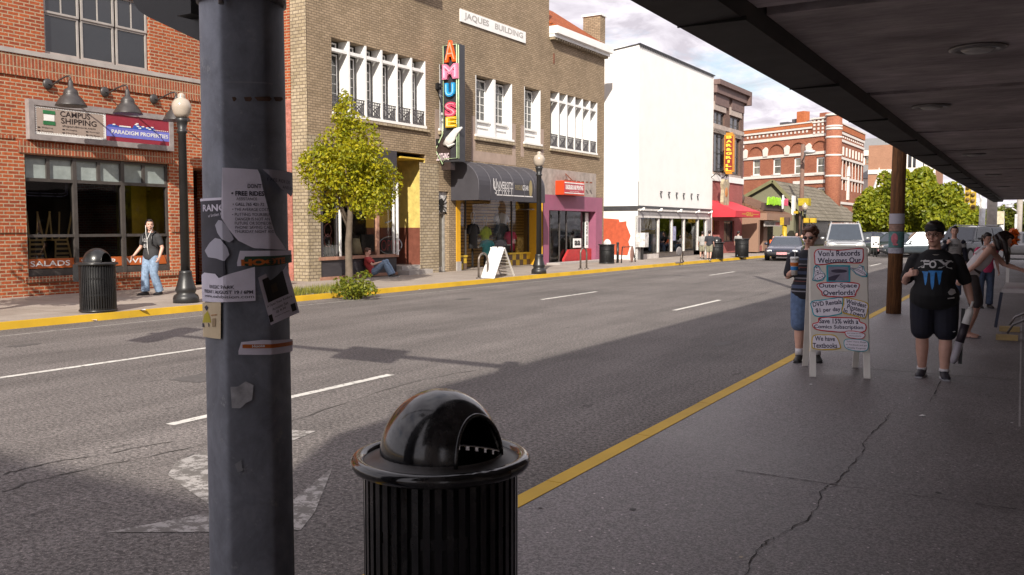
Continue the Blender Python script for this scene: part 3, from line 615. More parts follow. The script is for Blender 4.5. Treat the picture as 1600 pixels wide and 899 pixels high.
def gooseneck(base,top,bot,label):
    s0,z0=A.sz(*base); 
    out=.95
    s1,z1=A.sz(*top,out); sb,zb=A.sz(*bot,out)
    t=A.thing('gooseneck_lamp',label,'wall lamp',s0,0,z0,'gooseneck lamps over the sign board')
    gm_=mat('lamp_grey',(0.055,0.05,0.05),0.45,0.3)
    F=FR(t); ds=s1-s0
    b=MB(F); b.ell((0,-.05,0),(.13,.06,.13)); b.build('wall_plate',gm_,t)
    b=MB(F); zt=z1-z0; b.tube([(0,-.06,0),(0.0,-.25,-.03),(.0,-.5,.05),(0.,-.75,zt*.8+.04),(0.,-out+.05,zt+.03),(0,-out,zt),(0,-out,zt-.10)],.02,8); b.build('arm',gm_,t)
    b=MB(F); L_=zt-(zb-z0); b.lathe(0,-out,[(.35,zt-L_),(.335,zt-L_*.95),(.24,zt-L_*.72),(.16,zt-L_*.60),(.165,zt-L_*.56),(.14,zt-L_*.44),(.065,zt-L_*.36),(.05,zt-L_*.15),(.02,zt-.05)],n=28); b.build('lamp_shade',gm_,t)
gooseneck((73,131.6),(103.5,119.5),(100,165),'leftmost gooseneck lamp, over the taupe half of the sign board')
gooseneck((162,144),(189.5,133.6),(188,177),'middle gooseneck lamp, above the seam of the double sign board')
gooseneck((238.6,155),(267.5,144.6),(266,188),'gooseneck lamp nearest the globe street lamp')
# ================================================================== J: tan brick building with the name plate
J=Face((-18.97,20.3))
def building_j():
    t=J.thing('tan_brick_building','long tan brick building with a white name plate, white fin windows and tiled roof','building',0,0,0.12)
    sE=J.s_(944,200); b1=(J.s_(518,100),J.s_(665,140),J.z_(518,176),J.z_(518,58)); b2=(J.s_(860,170),J.s_(933,190),J.z_(933,241),J.z_(933,161))
    dbl=(J.s_(743,150),J.s_(800,160),J.z_(743,211),J.z_(743,117)); sgl=(J.s_(819,160),J.s_(844.5,170),J.z_(819,223),J.z_(819,135)); cx=(dbl[0]+dbl[1])/2
    sgl2=(2*cx-sgl[1],2*cx-sgl[0],sgl[2],sgl[3]); zw0,zw1=b1[2],b1[3]
    gl=2*cx-J.s_(858,10); gr=J.s_(858,10); zc=J.z_(858,52)
    # shopfront openings
    o1=(J.s_(498,350),J.s_(665.5,350),.12,J.z_(520,225)); dr=(J.s_(685,380),J.s_(701.5,380),.12,J.z_(690,299)); us=(J.s_(713,380),J.s_(848,380),.12,J.z_(848,292)); pu=(J.s_(848,380),J.s_(940,380),.12,J.z_(848,303)-.02)
    H=[(b1[0],b1[1],b1[2],b1[3],.42),(b2[0],b2[1],b2[2],b2[3],.42),(dbl[0],dbl[1],dbl[2],dbl[3],.4),(sgl[0],sgl[1],sgl[2],sgl[3],.4),(sgl2[0],sgl2[1],sgl2[2],sgl2[3],.4),o1+(.3,),dr+(.35,),us+(.2,),pu+(.3,)]
    w=J.mb(); wall_holes(w,0,sE,.12,zc+.05,H); shell(w,0,sE,.12,zc+.05,12)
    w.prism([(gl,-.001,zc+.052),(gr,-.001,zc+.052),(gr,-.001,13.4),(cx,-.001,14.6),(gl,-.001,13.4)],(0,.4,0)); w.build('wall',tanb,t)
    b=J.mb(); b.box(-.012,-.002,-.02,.62,.12,zc); b.box(-.012,.5,-.02,-.001,.12,o1[3]+.2); b.build('pier',tan2,t); b=J.mb(); b.box(J.s_(656,350),J.s_(685,350),-.02,-.001,.12,o1[3]-.3); b.build('pier',tan2,t)
    b=J.mb(); b.box(-.03,-.004,.63,9,.12,5.6); b.build('painted_wall',brick('brick_pinkpaint',(0.50,0.20,0.16),(0.42,0.15,0.11),(0.45,0.2,0.17),.22,.078,.008,dirt=.35),t)
    b=J.mb(); b.box(-.03,-.004,.63,9,5.6,10); b.build('party_wall',redbr,t)
    # name plate
    n0,n1=J.s_(718,24),J.s_(820,58); z0,z1=J.z_(718,33.5),J.z_(718,14); b=J.mb(); b.box(n0,n1,-.05,-.001,z0,z1); np_=b.build('name_plate',whitep,t)
    x=J.tx(.05); text(x,'JAQUES   BUILDING',(n0+n1)/2,(z0+z1)/2,w=(n1-n0)*.9,h=(z1-z0)*.66,bold=.03); x.build('lettering',mat('plate_relief',(0.40,0.38,0.36),0.7),np_)
    # fin windows
    iron=mat('iron_rail',(0.09,0.085,0.09),0.5)
    def finbay(q,n):
        a,b_,z0,z1=q; p=(b_-a)/n; zt=z1-(z1-z0)*.155
        f=J.mb()
        for k in range(1,n): f.box(a+p*k-.045,a+p*k+.045,-.0,.41,z0,z1-.003)
        f.box(b_-.05,b_-.003,-.004,.41,z0,z1-.003); f.box(a,b_,.02,.2,zt-.05,zt+.05); f.box(a,b_,-.05,.4,z0-.06,z0+.03); f.build('window_fins',whitep,t)
        for k in range(n):
            l=a+p*k+.05; r=a+p*(k+1)-.05
            window(t,J,l+.10,r-.10,z0+.06,zt-.06,.36,2,6,whitep,dglass,fw=.05,mw=.02,dep=.05); window(t,J,l+.13,r-.13,zt+.10,z1-.06,.36,1,1,whitep,dglass,fw=.05,dep=.05)
            f=J.mb(); h=(z1-z0)*.24
            for i in range(8): x_=l+(r-l)*(i+.5)/8; f.box(x_-.012,x_+.012,.02,.044,z0+.03,z0+h)
            f.box(l,r,.015,.049,z0+h-.03,z0+h); f.box(l,r,.015,.049,z0+.06,z0+.09); f.box(l,r,.018,.046,z0+h*.78,z0+h*.78+.025)
            c_=(l+r)/2; f.bar((l+.1,.03,z0+.1),(r-.1,.03,z0+h*.75),.02,.035); f.bar((l+.1,.03,z0+h*.75),(r-.1,.03,z0+.1),.02,.035); f.tube([(c_+.13*math.cos(v),.03,z0+h*.42+.13*math.sin(v)) for v in np.linspace(0,6.28,13)],.014,5); f.build('balconet',iron,t)
        s=J.mb(); s.box(a-.1,b_+.1,-.10,.0,z0-.17,z0-.065); s.build('window_sill',tan2,t)
    finbay(b1,6); finbay(b2,6)
    pink=mat('plaster_patch',(0.36,0.27,0.22),.85,var=.2,ns=2)
    for q,n in ((dbl,2),(sgl,1),(sgl2,1)):
        a,b_,z0,z1=q; p=(b_-a)/n; zb=z0+(z1-z0)*.26; f=J.mb(); f.box(a,b_,.14,.39,z0,zb); 
        if n==2: f.box((a+b_)/2-.09,(a+b_)/2+.09,.0,.4,z0,z1-.003)
        f.box(a+.001,a+.05,.0,.4,z0,z1-.003); f.box(b_-.05,b_-.001,-.004,.4,z0,z1-.003); f.box(a-.08,b_+.08,-.07,.14,z0-.05,z0+.03)
        for k in range(n): f.box(a+p*k+.16,a+p*(k+1)-.16,.06,.14,zb-.06,zb+.02); f.box(a+p*k+.28,a+p*(k+1)-.28,.10,.14,zb-.28,zb-.24)
        f.build('window_frame',whitep,t)
        for k in range(n): window(t,J,a+p*k+.14,a+p*(k+1)-.14,zb+.02,z1-.06,.33,3,5,whitep,dglass,fw=.06,mw=.022,dep=.06)
        s=J.mb(); s.box(a-.1,b_+.1,-.09,.0,z0-.2,z0-.055); s.build('window_sill',tan2,t); s=J.mb(); s.box(a-.28,a-.02,-.006,-.001,z0-.6,z0+.7); s.box(b_+.02,b_+.28,-.006,-.001,z0-.6,z0+.7); s.box(a-.3,b_+.3,-.005,-.001,z0-1.0,z0-.6) if n==2 else None; s.build('plaster_patch',pink,t)
    # side wings: white cornice, tiled roof, chimneys
    tile=brick('roof_tile',(0.42,0.115,0.035),(0.34,0.085,0.03),(0.14,0.04,0.02),.28,.16,.02,dirt=.2,bump=.8)
    for l,r in ((gr+.01,sE),(0,gl-.01)):
        c=J.mb(); c.box(l,r+.12,-.42,.0,zc-.02,zc+.30); c.box(l+.02,r+.06,-.26,.0,zc-.16,zc-.02); c.build('cornice',whitep,t)
        c=J.mb(); k=0
        for k in range(int((r-l)/.22)): c.box(l+.05+k*.22,l+.15+k*.22,-.24,-.0,zc-.27,zc-.165)
        c.build('dentils',tan2,t)
        c=J.mb(); c.prism([(l,-.34,zc+.302),(l,2.6,zc+2.25),(l,2.6,zc+.302)],(r-l-.5,0,0)); c.build('roof',tile,t)
        c=J.mb(); cl=r-.55 if l>1 else l; c.box(cl,cl+.55,-.02,.9,zc+.3,zc+1.75); o=c.build('chimney',tanb,t); c=J.mb(); c.box(cl-.06,cl+.61,-.08,.96,zc+1.75,zc+1.85); c.build('cap',whitep,o)
    c=J.mb(); c.bar((J.s_(865,88),-.02,J.z_(865,84)),(J.s_(865,88),-.02,J.z_(866,100)),.05,.04); c.build('wall_anchor',mat('rust',(0.15,0.05,0.03),.9),t)
    # ---- bar front on the left: sills, dark boards, glass, yellow recess
    dk=mat('dark_boards',(0.045,0.04,0.045),.6,var=.3,ns=3,sc=(1,1,12)); clay=mat('clay_sill',(0.36,0.19,0.13),.7)
    zs=J.z_(520,402.5); zf=o1[3]; sR=J.s_(628,350); sM=J.s_(534,350)
    f=J.mb(); f.box(o1[0],sM,.02,.12,.2,zs-.08); f.box(sM+.25,sR,.25,.35,.2,zs-.08); f.box(o1[0],sR-.25,.0,.1,zf-1.0,zf-.003); f.box(o1[0],o1[0]+.2,.01,.2,zs,zf-1.); f.build('stall_riser',dk,t)
    f=J.mb(); f.box(o1[0]-.04,sM+.05,-.04,.2,zs-.08,zs+.02); f.box(sM+.2,sR+.05,.18,.45,zs-.08,zs+.02); f.box(o1[0],sM,-.03,.12,.12,.22); f.box(sM+.25,sR,.20,.35,.12,.22); f.box(J.s_(596,350),J.s_(600,350),.2,.32,zs,zf-1.0); f.build('window_sill',clay,t)
    f=J.mb()
    for xx in (497.5,533,623): q=J.s_(xx,350)+.03; f.box(q-.03,q+.03,.05,.12,zs,zf-1); f.box(q-.03,q+.03,.22,.3,zs,zf-1)
    fr=f.build('shop_window',whitep,t); g=J.mb(); g.quad((o1[0],.1,zs),(sM,.1,zs),(sM,.1,zf-1),(o1[0],.1,zf-1)); g.quad((sM+.2,.27,zs),(sR,.27,zs),(sR,.27,zf-1),(sM+.2,.27,zf-1)); g.build('pane',sg,fr)
    r=J.mb(); r.box(.2,sR,4.5,4.55,.12,zf); r.box(.2,sR,.5,4.5,.3,.35); r.box(.2,sR,.4,4.5,zf-.3,zf-.25); r.box(.2,.25,.4,4.5,.12,zf); r.build('shop_interior',inside,t)
    yl=mat('cream_yellow',(0.58,0.45,0.13),.7); yd=mat('yellow_paint_wall',(0.62,0.41,0.05),.65,var=.1); mr=mat('maroon_boards',(0.17,0.055,0.035),.6); zm=J.z_(640,356)
    r=J.mb(); r.box(sR,o1[1],1.6,1.65,zm,zf-.2); r.box(sR+.02,o1[1],.02,1.6,zf-.2,zf-.15); r.build('recess_wall',yd,t)
    r=J.mb(); r.box(o1[1]-.03,o1[1]-.003,.02,1.6,zm,zf-.2); r.build('recess_wall',yl,t); r=J.mb(); r.box(sR,o1[1],1.58,1.598,.42,zm); r.box(o1[1]-.04,o1[1]-.004,.02,1.6,.42,zm); r.build('wainscot',mr,t)
    r=J.mb(); r.box(sR,o1[1],-.3,1.7,.12,.28); r.box(sR,o1[1],.0,1.7,.28,.42); r.build('step',greyst,t)
    # door with patterned panel above
    f=J.mb(); zd=J.z_(690,331); f.box(dr[0],dr[0]+.06,.2,.3,.12,zd); f.box(dr[1]-.08,dr[1],.18,.3,.12,zd); f.box(dr[0],dr[1],.2,.3,zd-.08,zd); f.box(dr[0],dr[1],.2,.3,.12,.3); d=f.build('door',mat('alu',(0.45,0.44,0.43),.4,.5),t); g=J.mb(); g.quad((dr[0],.26,.2),(dr[1],.26,.2),(dr[1],.26,zd),(dr[0],.26,zd)); g.build('pane',mat('lit_glass',(0.22,0.19,0.14),.15),d)
    f=J.mb(); f.box(dr[0],dr[1],.1,.2,zd,dr[3]); p=f.build('transom_panel',mat('speckle_panel',(0.45,0.44,0.44),.6,var=.9,ns=14),t)
    f=J.mb(); q=(dr[0]+dr[1])/2; zz=(zd+dr[3])/2-.15; f.ell((q,.098,zz+.12),(.16,.02,.14)); f.ell((q,.098,zz-.1),(.12,.02,.16))
    for k in range(4): f.bar((q,.095,zz),(q-.38,.095,zz-.35+.25*k),.03,.03); f.bar((q,.095,zz),(q+.38,.095,zz-.35+.25*k),.03,.03)
    f.build('beetle_emblem',mat('ink_black',(0.01,0.01,0.01),.5),p)
    # ---- yellow shop (awning is its own thing)
    ye=mat('mustard_paint',(0.62,0.33,0.012),.55,var=.08); f=J.mb(); zt=us[3]; s0,s1=us[0],us[1]; f.box(s0-.02,s0+.24,-.03,.2,.12+.35,zt+.05); f.box(s0+.24,s1,-.03,.2,zt-.5,zt+.05); f.build('shop_surround',ye,t)
    f=J.mb(); f.box(s0-.02,s0+.26,-.05,.2,.12,.47); f.build('base_stone',greyst,t)
    f=J.mb(); sw=s1-.06; f.quad((sw,.72,.12),(s1-.02,-.0,.12),(s1-.02,-.0,zt-.5),(sw,.72,zt-.5)); f.build('splayed_wall',ye,t)
    ck1=mat('check_yellow',(0.60,0.40,0.03),.5); ck2=mat('check_brown',(0.13,0.085,0.06),.6); f=J.mb(); zk=J.z_(760,401)
    def checks(x0,x1,y,n):
        for i in range(n):
            for j in range(2):
                f.mi=(i+j)%2; a=x0+(x1-x0)*i/n; f.box(a+.004,x0+(x1-x0)*(i+1)/n-.004,y,y+.12,.13+(zk-.13)*j/2,.13+(zk-.13)*(j+1)/2-.006)
        f.mi=0; f.box(x0,x1,y-.04,y+.2,zk,zk+.07)
    checks(s0+.26,J.s_(741,400),.35,4); checks(J.s_(795,400,-.6),sw,.6,6); f.build('checker_base',[ck1,ck2],t)
    f=J.mb()
    for q,y in ((J.s_(741,380),.4),(J.s_(800,380,-.65),.66),(sw-.03,.66)): f.box(q-.025,q+.025,y-.02,y+.04,zk,zt-.5)
    fr=f.build('shop_window',darkfr,t); g=J.mb(); g.quad((s0+.24,.42,zk),(J.s_(741,380),.42,zk),(J.s_(741,380),.42,zt-.5),(s0+.24,.42,zt-.5)); g.quad((J.s_(741,380)+.9,.68,zk),(sw,.68,zk),(sw,.68,zt-.5),(J.s_(741,380)+.9,.68,zt-.5)); g.build('pane',sg,fr)
    sl=brick('slat_boards',(0.62,0.38,0.13),(0.56,0.33,0.11),(0.14,0.08,0.04),6,.13,.018,dirt=.1); r=J.mb(); r.box(s0+1.6,s1+.9,1.5,1.55,.12,zt); r.build('slat_wall',sl,t); r=J.mb(); r.box(s0,s0+.02,.3,2.9,.12,zt); r.box(s0,s0+1.6,2.9,2.95,.12,zt); r.box(s0,s1+.4,.3,2.9,zt-.5,zt-.45); r.box(s1+.9,s1+.95,.3,2.9,.12,zt); r.build('shop_interior',mat('pale_inside',(0.42,0.38,0.34),.8,var=.3,ns=2.5),t)
    # ---- purple shop
    pp=mat('plum_paint',(0.27,0.085,0.145),.6,var=.12,ns=2); zt=pu[3]; s0,s1=pu[0],pu[1]; zh=J.z_(900,330); a0,a1=J.s_(857,380),J.s_(930,380); f=J.mb(); wall_holes(f,s0+.0,s1,.12,zt,[(a0,a1,.12,zh,.4)],y=-.03); f.quad((s1,-.03,.12),(s1,.1,.12),(s1,.1,zt),(s1,-.03,zt)); f.quad((s0,-.03,zt),(s1,-.03,zt),(s1,.1,zt),(s0,.1,zt)); f.build('shop_surround',pp,t)
    f=J.mb(); b0=J.s_(888,380); zr=J.z_(900,390); f.prism([(b0,.2,.12),(a1,.2,.12),(a1,.2,zr),(b0+.5,.2,zr),(b0,.2,zr-.45)],(0,.12,0)); f.build('stall_riser',mat('red_boards',(0.42,0.03,0.03),.5),t)
    f=J.mb(); f.box(a0+.15,J.s_(884,380),.9,.95,.2,zh); d0,d1=J.s_(858,380),J.s_(868.5,380); f2=J.mb(); f2.box(d0,d0+.08,.5,.56,.15,zh-.15); f2.box(d1-.14,d1,.48,.57,.15,zh-.15); f2.box(d0,d1,.5,.56,zh-.3,zh-.15); f2.box(d0,d1,.5,.56,.15,.4); f2.build('door',mat('alu',(0.45,0.44,0.43),.4,.5),t)
    f=J.mb()
    for q in (J.s_(870,380),J.s_(885,380),b0+.5): f.box(q-.04,q+.04,.35,.42,.15,zh)
    f.build('shop_window',darkfr,t); g=J.mb(); g.quad((a0,.38,.3),(a1,.38,.3),(a1,.38,zh),(a0,.38,zh)); g.build('pane',sg,t)
    r=J.mb(); r.box(s0-.2,s1,2.2,2.25,.12,zt); r.box(s1-.2,s1-.15,.5,2.2,.12,zt); r.box(s0-.2,s1,.4,2.2,zh,zh+.05); r.build('shop_interior',mat('pale_inside',(0.30,0.28,0.26),.8,var=.5,ns=2.5),t)
    r=J.mb()
    for k in range(24): x_=b0+.3+random.random()*(a1-b0-.5); z_=zr+.4+random.random()*(zh-zr-.4); r.ell((x_,2.18,z_),(.09+.06*random.random(),.01,.13))
    r.box(b0+1.2,a1-.5,1.2,1.22,zr+.5,zr+.62); r.box(b0+1.2,a1-.5,1.2,1.22,zr+.75,zr+.87); r.build('wall_prints',mat('ink_black',(0.01,0.01,0.01),.5),t)
    r=J.mb(); p0,p1=J.s_(923.5,360),J.s_(928,360); r.box(p0,p1,.3,.34,J.z_(925,388),zh-.05); po=r.build('poster_strip',whitep,t); x=J.tx(-.3); text(x,'BIG SALE',(p0+p1)/2,J.z_(925,365),w=(J.z_(925,345)-J.z_(925,385))*.9,h=(p1-p0)*.5,rot=R(90),bold=.03); x.build('lettering',mat('ink_black',(0.01,0.01,0.01),.5),po)
    r=J.mb(); m0,m1,m2,m3=J.rect(905,373,917,387); r.box(m0,m1,.3,.33,m2,m3); po=r.build('window_sign',whitep,t); x=J.tx(-.3); text(x,'aa',(m0+m1)/2,(m2+m3)/2,w=(m1-m0)*.75,h=(m3-m2)*.55,bold=.04); x.build('lettering',mat('ink_black',(0.01,0.01,0.01),.5),po)
    c0,c1,c2,c3=J.rect(844,262,931,303); r=J.mb(); r.box(c0,c1,-.012,-.001,zt,J.z_(844,262)); r.build('concrete_patch',mat('old_concrete',(0.33,0.28,0.25),.9,var=.35,ns=3),t)
    r=J.mb(); r.box(s0+.3,s1-.2,-.7,-.03,.12,.2); r.build('step',greyst,t)
    # window goods of the bar: bottles, lamp, screen
    return t
jb=building_j()
ink=mat('ink_black',(0.01,0.01,0.01),.5)
# ---- blade sign A M U S E
def blade_sign():
    out0=.28; s0=J.s_(715,150,.9); zt=J.z_(720,70,.9); zb=J.z_(720,253,.9); wd=.66; dp=.40
    t=J.thing('blade_sign','tall projecting sign with big coloured letters and an arrow lettered CLOTHING','sign',s0,0,zb); F=FR(t); H=zt-zb
    b=MB(F); b.box(0,dp,-out0-wd,-out0,0,H); o=b.build('sign_box',mat('sign_charcoal',(0.035,0.035,0.04),.4),t)
    # arrow head at the foot points to the building
    PF=F@Matrix(((0,0,-1,0),(-1,0,0,-out0-wd),(0,1,0,0),(0,0,0,1)))   # not used for shape, only as reference
    b=MB(F); ya=-out0
    b.prism([(-.02,ya-.3,.10),(-.02,ya-.0,.10),(-.02,ya+.0,-.12),(-.02,ya+.35,.45),(-.02,ya+.0,1.0),(-.02,ya-.0,.80),(-.02,ya-.3,.80)],(dp*.8,0,0)); b.box(0,dp*.7,ya-.3,ya+.1,-.28,0); ar_=b.build('arrow',mat('sign_brownblack',(0.035,0.022,0.02),.45),t)
    neon=mat('neon_pale',(0.45,0.58,0.35),.3); b=MB(F)
    b.tube([(-.05,ya-wd+.04,H-.03),(-.05,ya-wd+.04,.12),(-.05,ya-.05,.1),(-.05,ya+.0,-.10),(-.05,ya+.33,.45),(-.05,ya+.02,.96),(-.05,ya+.0,1.3)],.022,6); b.tube([(-.05,ya-.04,1.3),(-.05,ya-.04,H-.03),(-.05,ya-wd+.04,H-.03)],.018,6); b.tube([(-.02,ya-wd-.02,H-.05),(-.02,ya-wd-.02,.1)],.02,6); b.build('neon_outline',neon,t)
    # writing on the face that looks up the street: x runs to the street, so a plane with x = -y
    T=F@Matrix(((0,0,-1,-.0),(-1,0,0,0),(0,1,0,0),(0,0,0,1)))
    def letter(ch,cx,cz,w,h,m,ext=.13,bold=.05,name='letter'):
        q=MB(T); v,f=textverts(ch,bold); lo=v.min(0); hi=v.max(0); base=0
        for zz in (.03,ext):
            base=len(q.v)
            for p in v: q.pt((cx+((p[0]-lo[0])/(hi[0]-lo[0])-.5)*w,cz+((p[1]-lo[1])/(hi[1]-lo[1])-.5)*h,zz))
            for p in f: q.face([base+i for i in p])
        # rim walls
        from collections import Counter
        ed=Counter()
        for p in f:
            for a,c in zip(p,p[1:]+p[:1]): ed[(min(a,c),max(a,c))]+=1
        n=len(v)
        for (a,c),k in ed.items():
            if k==1: q.face((a,c,n+c,n+a))
        return q.build(name,m,t)
    def zz(py): return J.z_(705,py,.9)-zb
    cx=out0+wd*.55
    X=lambda px: out0+wd*(px-690)/(716-690)
    L_=[('A',705,77,19,34,(0.75,0.10,0.01)),('M',704.5,109,26,24,(0.70,0.20,0.32)),('U',704,138,16,22,(0.02,0.30,0.62)),('S',705,169,19,24,(0.50,0.06,0.12)),('E',706,189,18,17,(0.60,0.36,0.01))]
    k=(zz(100)-zz(101))
    for ch,px,py,w,h,c in L_: letter(ch,X(px),zz(py),w*wd/26,h*k,mat('letter_'+ch,c,.3,var=.1),bold=.07)
    tr=mat('neon_tube',(0.75,0.68,0.66),.3); 
    for ch,px,py,w,h,c in L_: letter(ch,X(px),zz(py),w*wd/26*.8,h*k*.8,mat('tube_'+ch,mul((c[0]+.25,c[1]+.2,c[2]+.2),1.1),.3),ext=.15,bold=-.02,name='letter_tube')
    # white hand-shaped piece under the letters
    b=MB(T); b.sm=True; x0=X(704); z0=zz(212); b.loft([(x0-.3,z0-.25,.06),(x0-.1,z0-.2,.09),(x0+.1,z0,.1),(x0+.25,z0+.18,.09),(x0+.5,z0+.3,.07)],[(.05,.05),(.2,.06),(.17,.07),(.12,.05),(.03,.03)],ref=(0,1,0),n=10); b.loft([(x0-.25,z0-.2,.06),(x0-.05,z0-.35,.07),(x0+.15,z0-.25,.06)],[(.06,.04),(.1,.05),(.04,.03)],ref=(0,0,1),n=8); b.build('hand_emblem',mat('emblem_white',(0.62,0.6,0.58),.35),t)
    q=MB(T); text(q,'CLOTHING',out0-.02,zz(243),w=.58,h=.26,z=.055,bold=.02); q.build('lettering',mat('tube_pink',(0.75,0.62,0.66),.35),t)
    b=MB(F)
    for py in (130,219):
        z=zz(py); b.bar((-.1,0,z),(.1,-.02,z),.2,.22); b.bar((0,-.02,z),(.05,-out0-.05,z),.06,.08); b.bar((0,-.02,z-.1),(.3,-.02,z-.75),.03,.03)
    for py in (110,172,214): b.box(dp,dp+.12,-out0-wd*.8,-out0-wd*.3,zz(py)-.18,zz(py)+.18)
    b.build('bracket',blackm,t)
blade_sign()
# ---- dark barrel awning
def awning():
    s0,s1=J.s_(748,314,1.25),J.s_(851,317,1.25); zt=J.z_(727,253); zb=J.z_(800,315,1.25)
    t=J.thing('barrel_awning','dark charcoal barrel awning with white lettering over the yellow shopfront','awning',(s0+s1)/2,0,zb); m=mat('awning_cloth',(0.045,0.042,0.05),.6,var=.12,ns=3)
    prof=[]; H=zt-zb; dd=1.25
    for k in range(10):
        a=R(90)*k/9; prof.append((-dd*math.sin(a)*1.0 if k<9 else -dd, zb+.55+(H-.55)*math.cos(a)))
    prof.append((-dd,zb))
    b=J.mb(); b.sm=False
    n=6
    for i in range(n):
        a=s0+(s1-s0)*i/n; c=s0+(s1-s0)*(i+1)/n
        for (y0,z0),(y1,z1) in zip(prof,prof[1:]): b.quad((a,y0,z0),(a,y1,z1),(c,y1,z1),(c,y0,z0))
    for q in (s0,s1): b.poly([(q,y,z) for y,z in prof]+[(q,-.02,zb),(q,-.02,zt)])
    b.build('canopy',m,t)
    b=J.mb()
    for i in range(n+1):
        a=s0+(s1-s0)*i/n; b.tube([(a,y-.004,z+.004) for y,z in prof],.012,5)
    b.build('seam',mat('awning_seam',(0.10,0.095,0.11),.6),t)
    x=J.tx(dd+.004); z1=zb+.68; cs=s0+(s1-s0)*.36
    L_=lambda px:J.s_(px,300,dd); Z=lambda px,py:J.z_(px,py,dd)
    text(x,'UNIVERSITY',L_(787),Z(787,290),w=L_(804)-L_(775),h=.28,bold=.01); text(x,'S·P·I·R·I·T',L_(787.5),Z(788,298.5),w=L_(804)-L_(776),h=.27,bold=.01); text(x,'U',L_(773),Z(773,288),w=.22,h=.42,bold=.02); text(x,'GEAR',L_(821),Z(821,294),w=L_(826)-L_(816.5),h=.2,bold=.02)
    x.box(L_(776),L_(832),Z(800,306)-.02,Z(800,306)+.02,.001,.006); o=x.build('lettering',mat('awning_white',(0.62,0.60,0.60),.6),t)
    x=J.tx(dd+.004); text(x,'PURDUE',L_(810.5),Z(810,293.5),w=L_(816)-L_(805),h=.19); q=[(L_(829)+.13*math.cos(v),Z(829,295)+.33*math.sin(v),.004) for v in np.linspace(0,6.28,20)[:-1]]; x.poly(q); x.build('gold_mark',mat('awning_gold',(0.30,0.24,0.12),.6),t)
awning()
# ---- red box sign
def red_box_sign():
    s0,s1=J.s_(881,290,.45),J.s_(913,295,.45); z0,z1=J.z_(895,305,.45),J.z_(895,283.5,.45)
    t=J.thing('box_sign','red box sign with white lettering above the plum shopfront','sign',(s0+s1)/2,0,z0); b=J.mb(); b.box(s0,s1,-.45,-.03,z0,z1); o=b.build('sign_box',mat('sign_red',(0.60,0.05,0.01),.4,var=.05),t)
    b=J.mb(); b.box(s0+.05,s1-.05,-.458,-.451,z0+.06,z1-.06); b.build('panel',mat('panel_red',(0.42,0.045,0.06),.4),o)
    x=J.tx(.46); H=z1-z0; c=(s0+s1)/2; w=s1-s0; text(x,'UNDERGROUND PRINTING',c,z0+H*.55,w=w*.86,h=H*.34,bold=.05); text(x,'custom printing',c,z0+H*.25,w=w*.45,h=H*.1); x.box(s0+.05,s1-.05,z1-.11,z1-.06,0.0,.006); x.box(s0+.05,s1-.05,z0+.06,z0+.10,0,.006); x.build('lettering',mat('panel_white',(0.75,0.72,0.70),.5),o)
    b=J.mb(); q=s0+(s1-s0)*.45; b.bar((q,-.05,z1+.35),(q,-.42,z1+.02),.04,.04); b.bar((q,-.05,z1+.1),(q-.35,-.42,z1+.02),.03,.03)
    for k in range(7): b.box(s0+.4+k*.42,s0+.48+k*.42,-.35,-.25,z1,z1+.06)
    b.build('bracket',mat('rust',(0.15,0.05,0.03),.9),t)
red_box_sign()
# ---- shop-window goods of the yellow shop: hanger forms with shirts
def shirt_form(px,py_head,w,h,c,label,depth,head=True,kind='shirt display',body=True):
    s,z=J.sz(px,py_head,-depth); t=J.thing('shirt_form',label,kind,s,depth,.2,'clothes shown in the yellow shop window'); F=FR(t); zt=z-.2
    if head:
        b=MB(F); b.tube([(-.10,0,zt-.38),(-.07,0,zt-.22),(-.15,0,zt-.1),(-.13,0,zt+.06),(0,0,zt+.12),(.13,0,zt+.06),(.15,0,zt-.1),(.07,0,zt-.22),(.10,0,zt-.38)],.018,6); b.build('head_outline',mat('form_white',(0.7,0.68,0.66),.4),t); zs=zt-.34
    else: zs=zt
    b=MB(F); b.sm=True; b.loft([(0,0,zs-h),(0,0,zs-h*.55),(0,0,zs-h*.2),(0,0,zs-.05),(0,0,zs)],[(w*.5,.12),(w*.46,.13),(w*.5,.13),(w*.42,.1),(w*.16,.06)],n=14)
    for sx in (-1,1): b.loft([(sx*w*.40,0,zs-.08),(sx*w*.60,0,zs-h*.30),(sx*w*.66,0,zs-h*.42)],[(.10,.08),(.10,.08),(.09,.07)],ref=(0,1,0),n=8)
    b.build('shirt',mat('cloth_%d_%d_%d'%tuple(int(x*100) for x in c),c,.85,var=.15,ns=8),t)
    b=MB(F); b.box(-.03,.03,.0,.06,.0,max(.05,zs-h)); b.build('stand',blackm,t); return t
shirt_form(739,336,.55,1.0,(0.02,0.02,0.022),'long black top on an outline form deep in the yellow shop window',.75)
shirt_form(758,341,.55,.85,(0.62,0.75,0.03),'lime yellow tank top on a white outline form',1.1)
shirt_form(783.5,333,.75,.85,(0.75,0.73,0.72),'pale grey T-shirt pinned high on the slatted wall',1.42,head=False)
shirt_form(784,337,.72,.95,(0.015,0.015,0.018),'black T-shirt with small pale print on a white outline form',1.25)
shirt_form(797.5,349,.62,.85,(0.65,0.04,0.12),'crimson sweatshirt on a white outline form',1.0)
shirt_form(761,375,.66,.62,(0.08,0.45,0.50),'teal T-shirt on a low stand beside the board sign',.9,head=False)
shirt_form(781,375,.66,.62,(0.28,0.26,0.30),'grey T-shirt with pale stroke on a low stand next to the teal one',.95,head=False)
def tee_print(px,py,w,h,dep):
    s,z=J.sz(px,py,-dep); return s,z
